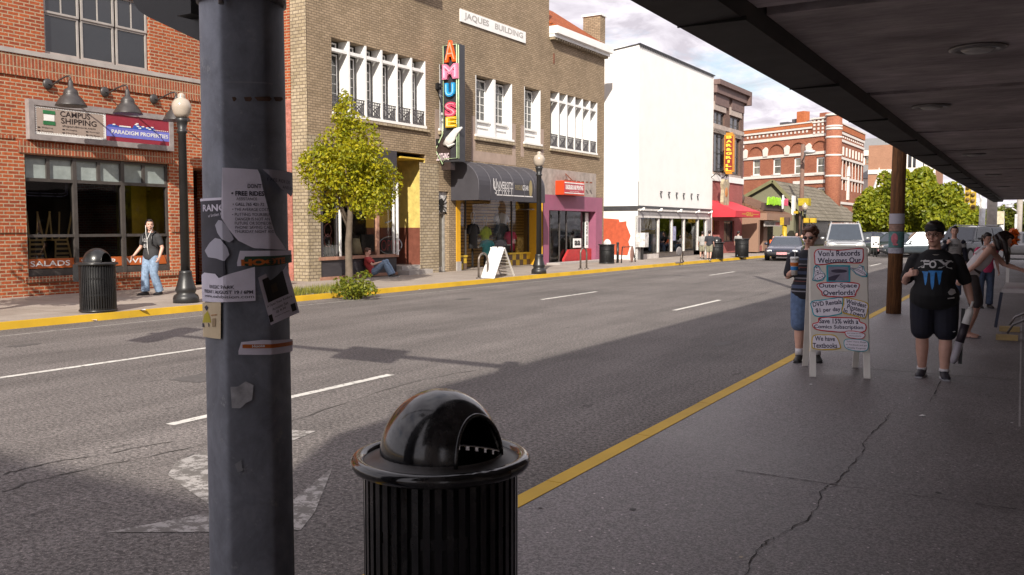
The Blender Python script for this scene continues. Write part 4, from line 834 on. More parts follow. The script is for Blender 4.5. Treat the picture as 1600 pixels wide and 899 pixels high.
def product_box():
    a=J.rect(808,371,818,396,-.9); t=J.mb(); t.box(a[0],a[1],.9,1.1,a[2],a[3]); t.solo('poster_stand',mat('poster_yellow',(0.50,0.36,0.12),.6,var=.8,ns=9),'yellow patterned poster stand in the corner of the yellow shop window','display stand')
    a=J.rect(787,384,797,395,-.9); t=J.mb(); t.box(a[0],a[1],.9,1.1,a[2],a[3]); o=t.solo('display_box',mat('box_dark',(0.05,0.055,0.055),.6),'small dark box with pale lid under the grey T-shirt','box'); b=J.mb(); b.box(a[0]-.02,a[1]+.02,0.89,1.12,a[3],a[3]+.05); b.build('lid',whitep,o)
product_box()
f=shirt_form(898.5,340,.60,1.0,(0.03,0.035,0.05),'navy T-shirt on a form in the plum shop window',1.0); f['group']='clothes in the plum shop window'
# ---- bar window: neon OPEN, screen, bottles, lamp, flower pots
def neon_open():
    s,z=J.sz(611,383.5,-.33); t=J.thing('neon_sign','oval neon sign reading OPEN low in the bar window','neon sign',s,.36,z); F=FR(t)
    b=MB(F); b.tube([(.62*math.cos(v),0,.30*math.sin(v)) for v in np.linspace(-.4,3.5,24)],.018,6); b.tube([(.62*math.cos(v),0,.30*math.sin(v)) for v in np.linspace(3.7,5.7,16)],.018,6); b.build('oval_tube',mat('neon_off_white',(0.45,0.47,0.52),.3),t)
    x=MB(F@VERT); text(x,'OPEN',0,0,w=.95,h=.36,z=.0,bold=-.015); x.build('lettering',mat('neon_red',(0.50,0.06,0.06),.3),t)
    b=MB(F); b.box(-.5,.5,.03,.05,-.28,.24); b.build('backing',mat('plate_black',(0.015,0.015,0.016),.4),t)
neon_open()
s,z=J.sz(612,320,-.3); x=J.tx(-.3); text(x,'BAR',s-.15,z,w=.75,h=.42,bold=.02); x.tube([(s-.4+.75*math.cos(v),z+.62*math.sin(v),.0) for v in np.linspace(-1.5,1.5,16)],.03,6)
o=x.solo('window_lettering',mat('film_white',(0.6,0.6,0.6),.5),'white letters BAR inside a curved line high in the bar window','lettering')
def goods():
    zs=J.z_(520,402.5)+.02
    def bottle(px,c,lab,h=.3,r=.05,y=.5):
        s=J.s_(px,395,-y); b=J.mb(); b.lathe(s,y,[(r,zs),(r,zs+h*.6),(r*.4,zs+h*.75),(r*.35,zs+h)],n=10); b.solo('bottle',mat('bottle_%d'%int(c[1]*1000+c[0]*10),c,.15,spec=.7),lab,'bottle','bottles on the bar window sill')
    bottle(509,(0.4,0.4,0.38),'clear glass bottle, first of the row in the narrow bar window',.42)
    bottle(514,(0.5,0.5,0.48),'tallest clear bottle in the narrow bar window',.52,.06)
    bottle(519,(0.35,0.35,0.36),'clear bottle in the narrow bar window beside the flower pot',.36)
    bottle(566,(0.25,0.23,0.18),'slim bottle right behind the dark screen',.60,.05,.75); bottle(592,(0.45,0.44,0.4),'pale bottle standing at the right of the dark screen',.55,.07,.6)
    s=J.s_(524,393,-.5); t=J.thing('flower_pot','small flower pot with sprouting leaves on the bar window sill','plant pot',s,.5,zs); b=MB(FR(t)); b.cyl(0,0,0,.16,.06,12,.08); b.build('pot',mat('clay_pot',(0.35,0.2,0.06),.7),t); b=MB(FR(t))
    for k in range(26): a=random.random()*6.28; r_=random.uniform(.04,.16); h=random.uniform(.2,.45); b.bar((0,0,.15),(r_*math.cos(a),r_*math.sin(a),h),.02,.02)
    b.build('leaves',leafmat('pot_leaf',(0.10,0.16,0.03)),t)
    s=J.s_(555,390,-.6); t=J.thing('table_lamp','lamp with a cream cone shade on the bar window sill','lamp',s,.6,zs); b=MB(FR(t)); b.lathe(0,0,[(.25,.03),(.14,.55)],n=20); b.build('lamp_shade',mat('cream_shade',(0.55,0.46,0.28),.7),t); b=MB(FR(t)); b.cyl(0,0,0,.05,.1,12); b.build('base',blackm,t)
    s=J.s_(579,385,-.55); t=J.thing('monitor','dark flat screen standing in the bar window','screen',s,.55,zs); b=MB(FR(t)); b.box(-.45,.45,0,.06,.10,.68); b.build('panel',mat('screen_dark',(0.035,0.037,0.037),.3),t); b=MB(FR(t)); b.box(-.18,.18,-.1,.14,0,.02); b.box(-.04,.04,.02,.05,0,.12); b.build('stand',blackm,t)
    for k,(px,py,lab) in enumerate(((512,360,'upper pink wire ring hanging in the narrow bar window'),(512,376,'lower pink wire ring hanging in the narrow bar window'))):
        s,z=J.sz(px,py,-.4); b=J.mb(); b.tube([(s+.16*math.cos(v),.4,z+.2*math.sin(v)) for v in np.linspace(0,6.283,18)],.016,6,cap=False); b.solo('wire_ring',mat('ring_pink',(0.45,0.16,0.13),.4),lab,'ring','rings hanging in the bar window')
goods()
# ================================================================== W: white building
Wf=Face((G(996,406).x,G(996,406).y)); 
def building_w():
    t=Wf.thing('white_building','tall plain white building with grey shopfront and red paint patch on its side','building',0,0,.12)
    wm=mat('white_render',(0.80,0.79,0.77),.7,var=.05,ns=1.2); sE=Wf.s_(1113,300); zt0=Wf.z_(997,69); zt1=Wf.z_(1116,119); zb=Wf.z_(1050,324); zt=(zt0+zt1)/2
    w=Wf.mb(); w.quad((0,0,zb),(sE,0,zb),(sE,0,zt),(0,0,zt)); shell(w,0,sE,.12,zt,14,roof=False); w.quad((0,0,zt),(sE,0,zt),(sE,14,zt-1.6),(0,14,zt-1.6)); w.quad((0,.02,.12),(0,0,zb),(0,0,zb),(0,.02,.12)) if False else None; w.build('wall',wm,t)
    dk=mat('gutter_dark',(0.05,0.05,0.055),.5); g=Wf.mb(); g.box(-.05,sE+.03,-.08,.06,zt,zt+.05)
    n=int(sE/.22)
    for k in range(n): g.box(k*.22,k*.22+.09,-.07,-.002,zt-.10,zt+.005)
    g.prism([(-.05,-.08,zt),(-.05,11,zt-1.25),(-.05,11,zt-1.2),(-.05,-.08,zt+.05)],(.07,0,0))
    g.build('gutter',dk,t); g=Wf.mb(); g.box(-.04,sE+.02,-.07,.0,zb-.14,zb-.02); g.box(-.045,-.003,0,2.2,zb-.25,zb-.02); g.build('drip_band',dk,t)
    # side: grey post, red painted patch
    zr1=Wf.z_(996,341); zr0=Wf.z_(990,397); ed=[(.0,0),(1.9,0)]
    P=[(-.004,.55,zr0-.1),(-.004,.42,zr0+.35),(-.004,.5,zr0+.6),(-.004,.38,zr0+.9),(-.004,.62,zr1-.35),(-.004,.62,zr1-.15),(-.004,1.0,zr1-.2),(-.004,1.05,zr1-.06),(-.004,1.5,zr1-.02),(-.004,1.9,zr1),(-.004,3.5,zr1-.1),(-.004,3.5,zr0),(-.004,2.0,zr0-.05)]
    g=Wf.mb(); g.poly(P); g.build('red_patch',mat('red_undercoat',(0.46,0.085,0.035),.8,var=.2),t)
    # shopfront under the white wall
    gr=mat('shop_grey',(0.25,0.235,0.24),.5); pe=mat('shop_pale',(0.60,0.57,0.55),.6); zs=Wf.z_(1030,341); zk=Wf.z_(1060,393); x=lambda px:Wf.s_(px,370)
    f=Wf.mb(); f.box(.02,x(1110),.0,.12,zs+.12,zb-.02); f.box(.0,.28,-.02,.14,.12,zs+.1); f.box(x(1105),x(1111),-.02,.14,.12,zs+.1); f.build('fascia',gr,t)
    f=Wf.mb(); f.box(.02,x(1110),-.03,.14,zs,zs+.11); f.box(.02,x(1110),-.06,.05,zb-.25,zb-.15)
    for px in (1001,1030,1051,1070,1091.5,1104): f.box(x(px)-.07,x(px)+.07,.02,.16,zk if px not in(1001,1104) else .12,zs)
    f.build('window_frame',pe,t)
    f=Wf.mb(); f.box(.3,x(1031),.05,.18,.12,zk-.05); f.box(x(1031),x(1093),.35,.5,.12,zk); f.build('stall_riser',mat('riser_pale',(0.52,0.47,0.44),.8,var=.2),t)
    f=Wf.mb(); a=x(1036); f.box(a,a+.35,.6,.7,zk-.2,zs-.7); f.box(x(1061),x(1063.5),.5,.6,zk,zs-.3); f.build('white_boards',whitep,t)
    g=Wf.mb(); g.quad((.3,.1,zk-.05),(x(1104),.1,zk-.05),(x(1104),.1,zs),(.3,.1,zs)); g.build('pane',glass('big_pane',(0.62,0.62,0.6),0.85,0.07),t)
    yb=mat('mustard_blind',(0.42,0.30,0.03),.6); f=Wf.mb(); f.box(.35,x(1029),.2,.24,zs-.85,zs-.06); f.build('blind',yb,t); f=Wf.mb()
    for k in range(18): f.box(.4+k*.12,.46+k*.12,.185,.199,zs-.62,zs-.55)
    f.build('blind_trim',ink,t)
    f=Wf.mb(); f.poly([(x(1077),.25,zk+.1),(x(1089),.25,zk+.1),(x(1089),.25,zs-1.0),(x(1075),.25,zk+1.2)]) ; f.build('tan_panel',mat('tan_panel',(0.42,0.31,0.14),.6),t)
    f=Wf.mb(); f.tube([(x(1073),.2,zs-.5),(x(1078),.2,zs-.2),(x(1084),.2,zs-.25),(x(1090),.2,zs-1.2)],.05,6); f.tube([(x(1073),.2,zk+1.0),(x(1080),.2,zk+.8),(x(1088),.2,zk+1.3)],.04,6); f.build('window_swirl',mat('swirl_grey',(0.40,0.38,0.38),.4),t)
    r0=Wf.rect(1051.5,354,1057.5,376); f=Wf.mb(); f.box(r0[0],r0[1],.06,.09,r0[2],r0[3]); f.build('notice',mat('notice_lilac',(0.30,0.30,0.45),.6,var=.7,ns=6),t)
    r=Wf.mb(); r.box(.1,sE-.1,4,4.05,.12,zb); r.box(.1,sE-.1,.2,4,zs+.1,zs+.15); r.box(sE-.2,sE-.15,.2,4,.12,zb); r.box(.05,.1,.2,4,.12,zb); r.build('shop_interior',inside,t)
    # little spot lamps along the fascia, and six small brackets, their shadows put into the dark colour
    for k,px in enumerate((998,1026,1057,1085,1105)):
        s=x(px); l=Wf.mb(); l.bar((s,-.02,zs+.35),(s+.1,-.28,zs+.5),.05,.05); l.ell((s-.02,-.25,zs+.42),(.07,.07,.09),8,6); l.build('spot_lamp',whitep,t)
    for px,py in ((1032.5,301.5),(1045,302.5),(1057,303.5),(1068,304.5),(1080,305),(1090,306)):
        s,z=Wf.sz(px,py); l=Wf.mb(); l.bar((s-.1,-.03,z+.06),(s+.12,-.03,z+.06),.05,.05); l.bar((s-.1,-.03,z-.02),(s+.02,-.03,z-.26),.05,.06); l.build('bracket_with_shadow',dk,t)
    l=Wf.mb(); l.box(-.001,.02,-.02,.0,zb-.1,zb+1.2); l.build('cable',dk,t)
    return sE
wE=building_w()
# ================================================================== Bar and grill
def building_bg():
    P=Wf.at(wE+.03,.05,0); B=Face((P.x,P.y)); sE=B.s_(1161,250); t=B.thing('bar_grill_building','narrow three storey brown brick building with red painted ground floor and red awning','building',0,0,.12)
    br=brick('brick_brown',(0.19,0.115,0.09),(0.15,0.09,0.07),(0.13,0.09,0.08),.24,.08,.01,dirt=.2); st=mat('cast_stone',(0.40,0.33,0.29),.8)
    zt=B.z_(1135,140); zr=B.z_(1130,284); H=[]; wz=[(B.z_(1140,206),B.z_(1140,181)),(B.z_(1140,272),B.z_(1140,214))]; xs=[(1113.5,1123,),(1137,1147)]
    x=lambda px:B.s_(px,220)
    win=[]
    for z0,z1 in wz:
        for a,b_ in ((.25,2.2),(3.3,sE-.7)): win.append((a,b_,z0,z1,.2))
    w=B.mb(); wall_holes(w,0,sE,zr,zt,win); shell(w,0,sE,.12,zt,14); w.build('wall',br,t)
    for a,b_,z0,z1,d in win:
        n=2; p=(b_-a)/n
        for k in range(n): window(t,B,a+p*k+.04,a+p*(k+1)-.04,z0,z1,.1,1,2,darkfr,dglass,fw=.07,mw=.05)
        c=B.mb(); c.box(a-.15,b_+.15,-.06,0,z0-.3,z0-.05); c.box(a-.15,b_+.15,-.06,0,z1+.05,z1+.55); c.build('lintel',st,t)
    c=B.mb(); c.box(-.05,sE+.3,-.45,.1,zt-.02,zt+.28); c.box(0,sE+.15,-.25,.0,zt-.5,zt-.02); c.box(.2,sE*.45,-.1,0,zt-1.15,zt-.5); c.box(sE*.55,sE-.2,-.1,0,zt-1.15,zt-.5); c.box(sE-.05,sE+.28,-.45,.5,zt-.6,zt-.02); c.build('cornice',mat('cornice_brown',(0.15,0.095,0.085),.7),t)
    c=B.mb(); c.box(0,sE,-.05,0,zt-2.6,zt-2.35); c.build('stone_band',st,t)
    pk=brick('brick_redpaint',(0.38,0.13,0.115),(0.34,0.11,0.10),(0.29,0.09,0.085),.24,.08,.01,dirt=.2); c=B.mb(); g0=B.z_(1130,390)
    d0,d1=B.s_(1112,360),B.s_(1124,360); w0,w1=B.s_(1131,370),B.s_(1147,370); zz=B.z_(1130,340)
    wall_holes(c,-.0,sE,.12,zr,[(.25,d1,.12,zz-.2,.5),(w0,w1,B.z_(1140,378),zz-.2,.25)]); c.build('painted_front',pk,t)
    c=B.mb(); c.box(0,sE,-.08,0,zr-.02,zr+.35); c.build('white_band',whitep,t)
    window(t,B,w0,w1,B.z_(1140,378),zz-.2,.12,2,1,darkfr,dglass,fw=.08); c=B.mb(); c.box(.3,d1,.4,.46,.12,zz-.2); o=c.build('door',mat('door_black',(0.02,0.015,0.015),.3),t)
    c=B.mb(); c.box(.6,.9,.37,.395,.8,2.0); c.box(1.1,1.5,.37,.395,1.5,2.3); c.build('door_panels',mat('door_amber',(0.45,0.25,0.02),.6),t)  # two flat amber panels set on the black door
    # red awning: a thing of its own
    a=B.thing('red_awning','bright red sloping awning with gold letters at the bar entrance','awning',sE*.5,0,zz); s0,s1=B.s_(1114,340,1.0),B.s_(1176,340,1.0); dd=1.5; za=B.z_(1150,316); m=mat('red_cloth',(0.50,0.025,0.04),.6,var=.1)
    s0=.0; c=B.mb(); zf=zz+.38
    c.quad((s0,-dd,zf),(s1,-dd,zf),(s1-1.2,-.02,za),(s0,-.02,za)); c.quad((s0,-dd,zz),(s1,-dd,zz),(s1,-dd,zf),(s0,-dd,zf)); c.poly([(s0,-dd,zz),(s0,-dd,zf),(s0,-.02,za),(s0,-.02,zz)]); c.poly([(s1,-dd,zz),(s1,-dd,zf),(s1-1.2,-.02,za),(s1-1.2,-.02,zz)]); c.build('cloth',m,a)
    q=MB(B.M@Matrix.Translation((0,-dd-.005,0))@VERT); text(q,'GRILL',s0+(s1-s0)*.55,zz+.2,w=1.5,h=.25,bold=.03); q.box(s0+(s1-s0)*.25,s0+(s1-s0)*.42,zz+.18,zz+.22,.001,.006); q.box(s0+(s1-s0)*.68,s0+(s1-s0)*.92,zz+.18,zz+.22,.001,.006); q.build('lettering',mat('gold_ink',(0.60,0.35,0.05),.5),a)
    # vertical BAR & GRILL sign
    s,z0=B.sz(1143,269,1.0); z1=B.z_(1143,210,1.0); t2=B.thing('vertical_sign','tall red sign with yellow letters BAR & GRILL hung on brown brick','sign',s,0,z0); F=FR(t2); H=z1-z0
    c=MB(F); c.box(0,.25,-1.12,-.52,.0,H); c.box(.0,.25,-1.02,-.62,-.12,0); c.box(0,.25,-1.02,-.62,H,H+.12); c.build('rim',mat('sign_amber',(0.48,0.20,0.012),.4),t2)
    c=MB(F); c.box(-.02,.27,-1.05,-.59,.1,H-.1); c.build('panel',mat('sign_darkred',(0.22,0.018,0.01),.4),t2)
    T=F@Matrix(((0,0,-1,-.025),(-1,0,0,0),(0,1,0,0),(0,0,0,1))); q=MB(T)
    for k,ch in enumerate('BAR&GRILL'): text(q,ch,.82,H*.93-(H*.86)*k/8,w=.36 if ch!='I' else .14,h=H*.075,bold=.05)
    q.build('lettering',mat('sign_yellow',(0.75,0.55,0.04),.4),t2); c=MB(F)
    for k in (.1,.5,.95): c.bar((.12,0,H*k),(.12,-.5,H*k),.06,.06); c.bar((.12,0,H*k+.4),(.12,-.5,H*k),.03,.03)
    c.build('bracket',blackm,t2)
    # round pub sign
    s,z=B.sz(1135,302,.7); t3=B.thing('pub_sign','ornate hanging pub sign with cream crest on the red painted front','sign',s,0,z); F=FR(t3)
    c=MB(F); c.prism([(-.42,-.7,-.75),(.42,-.7,-.75),(.55,-.7,-.55),(.45,-.7,.2),(.62,-.7,.55),(.3,-.7,.85),(0,-.7,.7),(-.3,-.7,.85),(-.62,-.7,.55),(-.45,-.7,.2),(-.55,-.7,-.55)],(0,.2,0)); c.build('board',mat('crest_board',(0.40,0.33,0.22),.5,var=.5,ns=4),t3)
    c=MB(F); c.ell((0,-.71,.05),(.26,.04,.3)); c.build('crest',mat('crest_orange',(0.45,0.18,0.05),.5),t3); c=MB(F); c.tube([(-.3,0,1.3),(-.3,-.6,1.4),(0,-.7,1.0),(.3,-.6,1.4),(.3,0,1.3)],.03,6); c.tube([(-.9,0,.9),(-1.0,-.4,1.2),(-.6,-.5,1.0)],.03,6); c.tube([(.9,0,.9),(1.0,-.4,1.2),(.6,-.5,1.0)],.03,6); c.build('bracket',blackm,t3)
    return B,sE
BG,bgE=building_bg()
# ================================================================== low brown building with shingled mansard
def brown_building():
    p=BG.at(bgE+.15,-.3,0); B=Face((p.x,p.y)); z1=B.z_(1176,332,1.2); z0=B.z_(1176,343.5,1.2); s1=B.s_(1237,338,1.2); zt=B.z_(1165,303.5)
    t=B.thing('brown_building','low brown shop building with a steep brown shingle mansard over the pavement','building',0,0,.12)
    sh=brick('brown_shingle',(0.20,0.105,0.065),(0.165,0.085,0.052),(0.07,0.035,0.025),.3,.2,.012,dirt=.2); bd=mat('brown_boards',(0.27,0.16,0.11),.7,var=.15,sc=(8,8,1)); dk=mat('brown_dark',(0.075,0.042,0.034),.7)
    m=B.mb(); m.quad((.4,-1.2,z1),(s1,-1.2,z1),(s1-1.6,1.4,zt),(0,1.4,zt)); m.poly([(.4,-1.2,z1),(0,1.4,zt),(0,1.4,z1)]); m.poly([(s1,-1.2,z1),(s1-1.6,1.4,zt),(s1,1.4,z1)]); m.quad((0,1.4,zt),(s1-1.6,1.4,zt),(s1-1.6,9,zt),(0,9,zt)); m.build('roof',sh,t)
    m=B.mb(); m.box(.35,s1+.03,-1.22,-1.10,z0,z1-.003); m.box(.35,.47,-1.1,1.4,z0,z1); m.box(s1-.09,s1+.03,-1.1,1.4,z0,z1); m.box(.4,s1,-1.1,1.4,z0+.3,z0+.36); m.build('fascia',bd,t)
    m=B.mb(); m.box(s1*.4,s1-.1,.1,9,.12,z0+.2); m.box(-.1,s1*.4,1.4,9,.12,z0+.2); m.build('wall',dk,t)
    m=B.mb(); m.box(-.1,.25,-.8,1.4,.12,z0); m.build('pier',bd,t); m=B.mb(); m.box(s1*.42,s1*.56,-.3,.09,.12,z0); m.build('pier',bd,t)
    m=B.mb(); m.box(.4,s1*.4,1.2,1.39,.6,2.5); o=m.build('shop_window',mat('warm_glass',(0.22,0.19,0.06),.2,var=.9,ns=2),t); m=B.mb()
    for k in range(4): q=.4+(s1*.4-.4)*k/3; m.box(q-.06,q+.06,1.1,1.195,.12,2.6)
    m.build('mullion',dk,o)
    m=B.mb(); m.box(.2,s1*.42,-.2,1.3,.12,.5); m.build('brick_planter',brick('brick_redpaint',(0.38,0.13,0.115),(0.34,0.11,0.10),(0.29,0.09,0.085),.24,.08,.01),t)
    m=B.mb(); m.box(s1*.62,s1*.9,.02,.09,.3,2.6); m.build('door',mat('door_black',(0.02,0.015,0.015),.3),t)
    q0=B.s_(1168,345,.6); x=MB(B.M@Matrix.Translation((0,-1.0,0))@VERT); m=B.mb(); m.box(.7,4.6,-1.0,-.92,z0-.42,z0-.05); o=m.build('hanging_board',greyst,t); text(x,'PUBLIC HOUSE',1.9,z0-.24,w=2.0,h=.2,bold=.02); x.build('lettering',ink,o); x=MB(B.M@Matrix.Translation((0,-1.003,0))@VERT); text(x,'OPEN',3.8,z0-.24,w=1.1,h=.24,bold=.03); x.build('lettering',mat('neon_red',(0.50,0.06,0.06),.3),o)
    # leaf-green and pink sign on the mansard
    a=B.rect(1194,307,1226,323,.9); s=thing('mansard_sign','green and pink cut-out letter sign with a white figure on the brown mansard','sign',B.at(a[0],-.9,a[2]),B.rz); F=FR(s); w=(a[1]-a[0]); h=a[3]-a[2]
    m=MB(F)
    for k in range(9): c=w*(.05+.62*k/9); m.prism([(c,-.2,random.uniform(0,.1)),(c+w*.068,-.2,random.uniform(0,.1)),(c+w*.075,-.2,h*random.uniform(.85,1.0)),(c+w*.03,-.2,h*random.uniform(.8,1.05))],(0,.1,0))
    m.build('green_letters',mat('sign_lime',(0.30,0.62,0.02),.4),s)
    m=MB(F)
    for k in range(3): c=w*(.80+.07*k); m.prism([(c,-.25,h*.1),(c+w*.06,-.25,h*.05),(c+w*.06,-.25,h*.95),(c,-.25,h*.75)],(0,.1,0))
    m.build('pink_letters',mat('sign_pink',(0.62,0.06,0.16),.4),s)
    m=MB(F); m.prism([(w*.70,-.3,-h*.35),(w*.735,-.3,-h*.3),(w*.755,-.3,h*.7),(w*.80,-.3,h*.9),(w*.76,-.3,h*1.05),(w*.74,-.3,h*1.35),(w*.70,-.3,h*1.3),(w*.71,-.3,h*.9),(w*.67,-.3,h*.6)],(0,.08,0)); m.build('white_figure',whitep,s); m=MB(F); m.box(w*.0,w*.95,-.02,.2,-.35,h*.25); m.build('backing',dk,s)
    # round vent in the gable end, pipes on the roof
    v=B.mb(); v.ell((0.05,.6,z1+1.0),(.1,.4,.4)); v.build('roof_vent',dk,t)
    m=B.mb(); m.cyl(1.2,3,zt,zt+1.4,.5,14); m.cyl(2.2,3.2,zt,zt+1.0,.35,12); m.box(2.7,3.6,2.6,3.4,zt,zt+1.1); m.build('roof_duct',mat('galv',(0.45,0.46,0.47),.35,.7),t)
    return B,s1
BB,bbE=brown_building()
# ================================================================== gabled building beyond it
def gable_building():
    P=AX(1207.5,281.6,-18.2); y0=P.y; zap=P.z; zl=AX(1180,300,-20).z
    t=thing('gable_building','green boarded gable building with a large grey wood shingle roof','building',(-17.5,y0,0.0))
    gsh=brick('grey_shingle',(0.26,0.23,0.18),(0.19,0.165,0.125),(0.09,0.08,0.06),.35,.32,.03,dirt=.25,bump=.8); gb=mat('green_boards',(0.17,0.16,0.10),.8,var=.2,sc=(6,6,1))
    xr=-18.2; L_=26; m=MB(); m.prism([(xr,y0+.3,zap-.15),(xr-6,y0+.3,zap-3.4),(xr-6,y0+.3,.0),(xr+1.6,y0+.3,0),(xr+1.6,y0+.3,zap-2.6)],(0,L_,0)); m.build('wall',gb,t)
    e=AX(1262,343,-15.5); ez=AX(1240,343.5,-15.6).z
    m=MB(); m.quad((xr,y0,zap),(xr+2.9,y0,ez),(xr+2.9,y0+L_,ez),(xr,y0+L_*.62,zap)); m.quad((xr,y0,zap),(xr,y0+L_*.62,zap),(xr-6.6,y0+L_,zap-3.6),(xr-6.6,y0,zap-3.6)); m.poly([(xr,y0+L_*.62,zap),(xr+2.9,y0+L_,ez),(xr-6.6,y0+L_,zap-3.6)]); m.build('roof',gsh,t)
    m=MB(); m.bar((xr,y0-.05,zap-.05),(xr+2.9,y0-.05,ez-.05),.1,.25); m.bar((xr,y0-.05,zap-.05),(xr-6.6,y0-.05,zap-3.65),.1,.25); m.build('bargeboard',mat('barge_olive',(0.16,0.15,0.07),.7),t)
    m=MB(); m.box(xr+1.61,xr+1.7,y0+2,y0+L_-1,.3,3.0); m.build('shopfront',mat('door_black',(0.02,0.015,0.015),.3),t)
gable_building()
# ================================================================== red brick corner building with round arches
def corner_building():
    c=AY(1301,300,91.0); X0,Y0=c.x,c.y; B2=Face((X0,Y0),117.6)      # x runs towards the corner: origin at corner, s negative away from it
    S=Face((X0,Y0),1.26)
    t=thing('corner_building','red brick corner building with blind round arches and rows of white squares','building',(X0,Y0,0.0))
    br=brick('brick_corner',(0.36,0.135,0.075),(0.30,0.10,0.06),(0.30,0.15,0.10),.24,.08,.008,dirt=.15); hot=brick('brick_bright',(0.50,0.155,0.055),(0.44,0.13,0.05),(0.34,0.14,0.08),.24,.08,.008,dirt=.1); st=mat('cream_stone',(0.66,0.61,0.56),.7,var=.1)
    def px(x,y): return 1150+x/6.914,160+y/6.914
    z=lambda x,y:B2.z_(*px(x,y)); s=lambda x,y=500:B2.s_(*px(x,y))
    sl=s(88); zt=z(1040,165); zpar=z(800,225); zb=0.0
    wins=[(s(180),s(262),z(220,790),z(220,612)),(s(400),s(488),z(440,782),z(440,605)),(s(628),s(712),z(670,780),z(670,598)),(s(868),s(958),z(910,772),z(910,592))]
    w2=(s(868),s(955),0,0); lowz=(B2.z_(1287,318),B2.z_(1287,292)); low=(B2.s_(1276,300),B2.s_(1288,300),B2.z_(1282,317.5),B2.z_(1282,293))
    holes=[(a,b,c_,d,.25) for a,b,c_,d in wins]+[low+(.25,)]
    m=B2.mb(); wall_holes(m,sl,0,zb,zpar,holes); m.build('wall',br,t)
    # body behind the two fronts
    q=[B2.at(sl,0,0),B2.at(0,0,0),S.at(15,0,0),S.at(15,14,0)]
    m=MB(); m.prism([(p.x-.02,p.y+.02,zpar-.02) for p in q],(0,0,.03)); m.quad(*[tuple(v) for v in (q[0],q[3],q[3]+Vector((0,0,zpar)),q[0]+Vector((0,0,zpar)))]); m.quad(*[tuple(v) for v in (q[3],q[2],q[2]+Vector((0,0,zpar)),q[3]+Vector((0,0,zpar)))]); m.build('back_wall',br,t)
    for a,b,c_,d in wins+[low]:
        window(t,B2,a,b,c_,d,.12,1,2,whitep,mat('sash_glass',(0.16,0.15,0.12),.15,var=.8,ns=1.2),fw=.14,mw=.08,dep=.08)
    m=B2.mb()
    for a,b,c_,d in wins+[low]: m.box(a-.12,b+.12,-.10,0,c_-.14,c_)
    # stone bands
    for (x0,y0_,x1,y1_) in ((90,398,1075,388),(88,590,1075,572),(88,805,1075,797)): zz=(z(600,(y0_+y1_)/2-14 if y0_!=398 else 380)); m.box(sl,-.0,-.10,-.001,zz-.18,zz+.1)
    zz=B2.z_(1280,284); m.box(B2.s_(1240,290),0,-.12,-.001,zz-.16,zz+.16); zz=B2.z_(1290,312); m.box(B2.s_(1280,310),0,-.1,-.001,zz-.1,zz+.12)
    zz=zpar-.02; m.box(sl-.1,s(830),-.2,.2,zpar,zpar+.14); z2=z(500,312); m.box(sl,s(825),-.12,-.001,z2-.08,z2+.1)
    m.build('stone_band',st,t)
    m=B2.mb(); m.box(sl-.05,s(828),-.14,-.001,z2+.12,zpar-.004); m.build('parapet_panel',hot,t)
    # blind arches above a band
    za=z(600,570); m=B2.mb(); m2=B2.mb(); mk_=B2.mb()
    for cxp,rr in ((222,82),(445,90),(680,92),(915,95)):
        cx=s(cxp); rad=(s(cxp+rr)-s(cxp-rr))/2; n=18
        pin=[(cx+rad*math.cos(v),-.004,za+.1+rad*math.sin(v)*.98) for v in np.linspace(0,math.pi,n)]
        for a,b in zip(np.linspace(0,math.pi,n),np.linspace(0,math.pi,n)[1:]):
            for ro,ri,o,mm in ((rad*1.22,rad*1.0,-.14,m),(rad*1.05,rad*.99,-.06,m2)):
                mm.quad((cx+ro*math.cos(a),o,za+.1+ro*math.sin(a)),(cx+ro*math.cos(b),o,za+.1+ro*math.sin(b)),(cx+ri*math.cos(b),o,za+.1+ri*math.sin(b)),(cx+ri*math.cos(a),o,za+.1+ri*math.sin(a)))
                mm.quad((cx+ri*math.cos(a),o,za+.1+ri*math.sin(a)),(cx+ri*math.cos(b),o,za+.1+ri*math.sin(b)),(cx+ri*math.cos(b),-.001,za+.1+ri*math.sin(b)),(cx+ri*math.cos(a),-.001,za+.1+ri*math.sin(a)))
                mm.quad((cx+ro*math.cos(b),o,za+.1+ro*math.sin(b)),(cx+ro*math.cos(a),o,za+.1+ro*math.sin(a)),(cx+ro*math.cos(a),-.001,za+.1+ro*math.sin(a)),(cx+ro*math.cos(b),-.001,za+.1+ro*math.sin(b)))
        
    for cxp in (112,330,562,797,1042): cx=s(cxp); mk_.prism([(cx-.28,-.2,za+.05),(cx+.28,-.2,za+.05),(cx+.38,-.2,za+.75),(cx,-.2,za+1.0),(cx-.38,-.2,za+.75)],(0,.199,0))
    m.build('arch',br,t); mk_.build('arch_block',st,t)
    # rows of white squares
    m=B2.mb(); zq=z(500,345)
    for k in range(16): a=s(118+k*42.5); m.box(a,a+.2,-.05,-.001,zq-.1,zq+.12)
    tx0,tx1=s(835),s(1020)
    for j,yy in enumerate((198,240,283,325)):
        for k in range(4): a=s(850+k*45); zz=z(920,yy); m.box(a-.1,a+.12,-.15,-.101,zz-.11,zz+.11)
    m.build('stone_square',st,t)
    m=B2.mb(); m.box(tx0-.1,0,-.10,.5,z(900,345),zt); m.build('raised_parapet',br,t); m=B2.mb(); m.box(tx0-.25,.1,-.25,.6,zt,zt+.15); m.box(tx0-.05,0,-.16,-.101,zt-.35,zt-.2); m.build('parapet_cap',st,t)
    # corner turret
    m=MB(); a=B2.at(-.0,0,0); m.cyl(a.x,a.y,0,zt+.1,.75,8); m.build('corner_turret',br,t); m=MB(); m.cyl(a.x,a.y,zt+.1,zt+.3,.85,8); 
    for zz in (z(1075,380),z(1075,575),z(1075,797),z(1075,290),zt-.9): m.cyl(a.x,a.y,zz-.08,zz+.1,.79,8)
    m.build('turret_band',st,t)
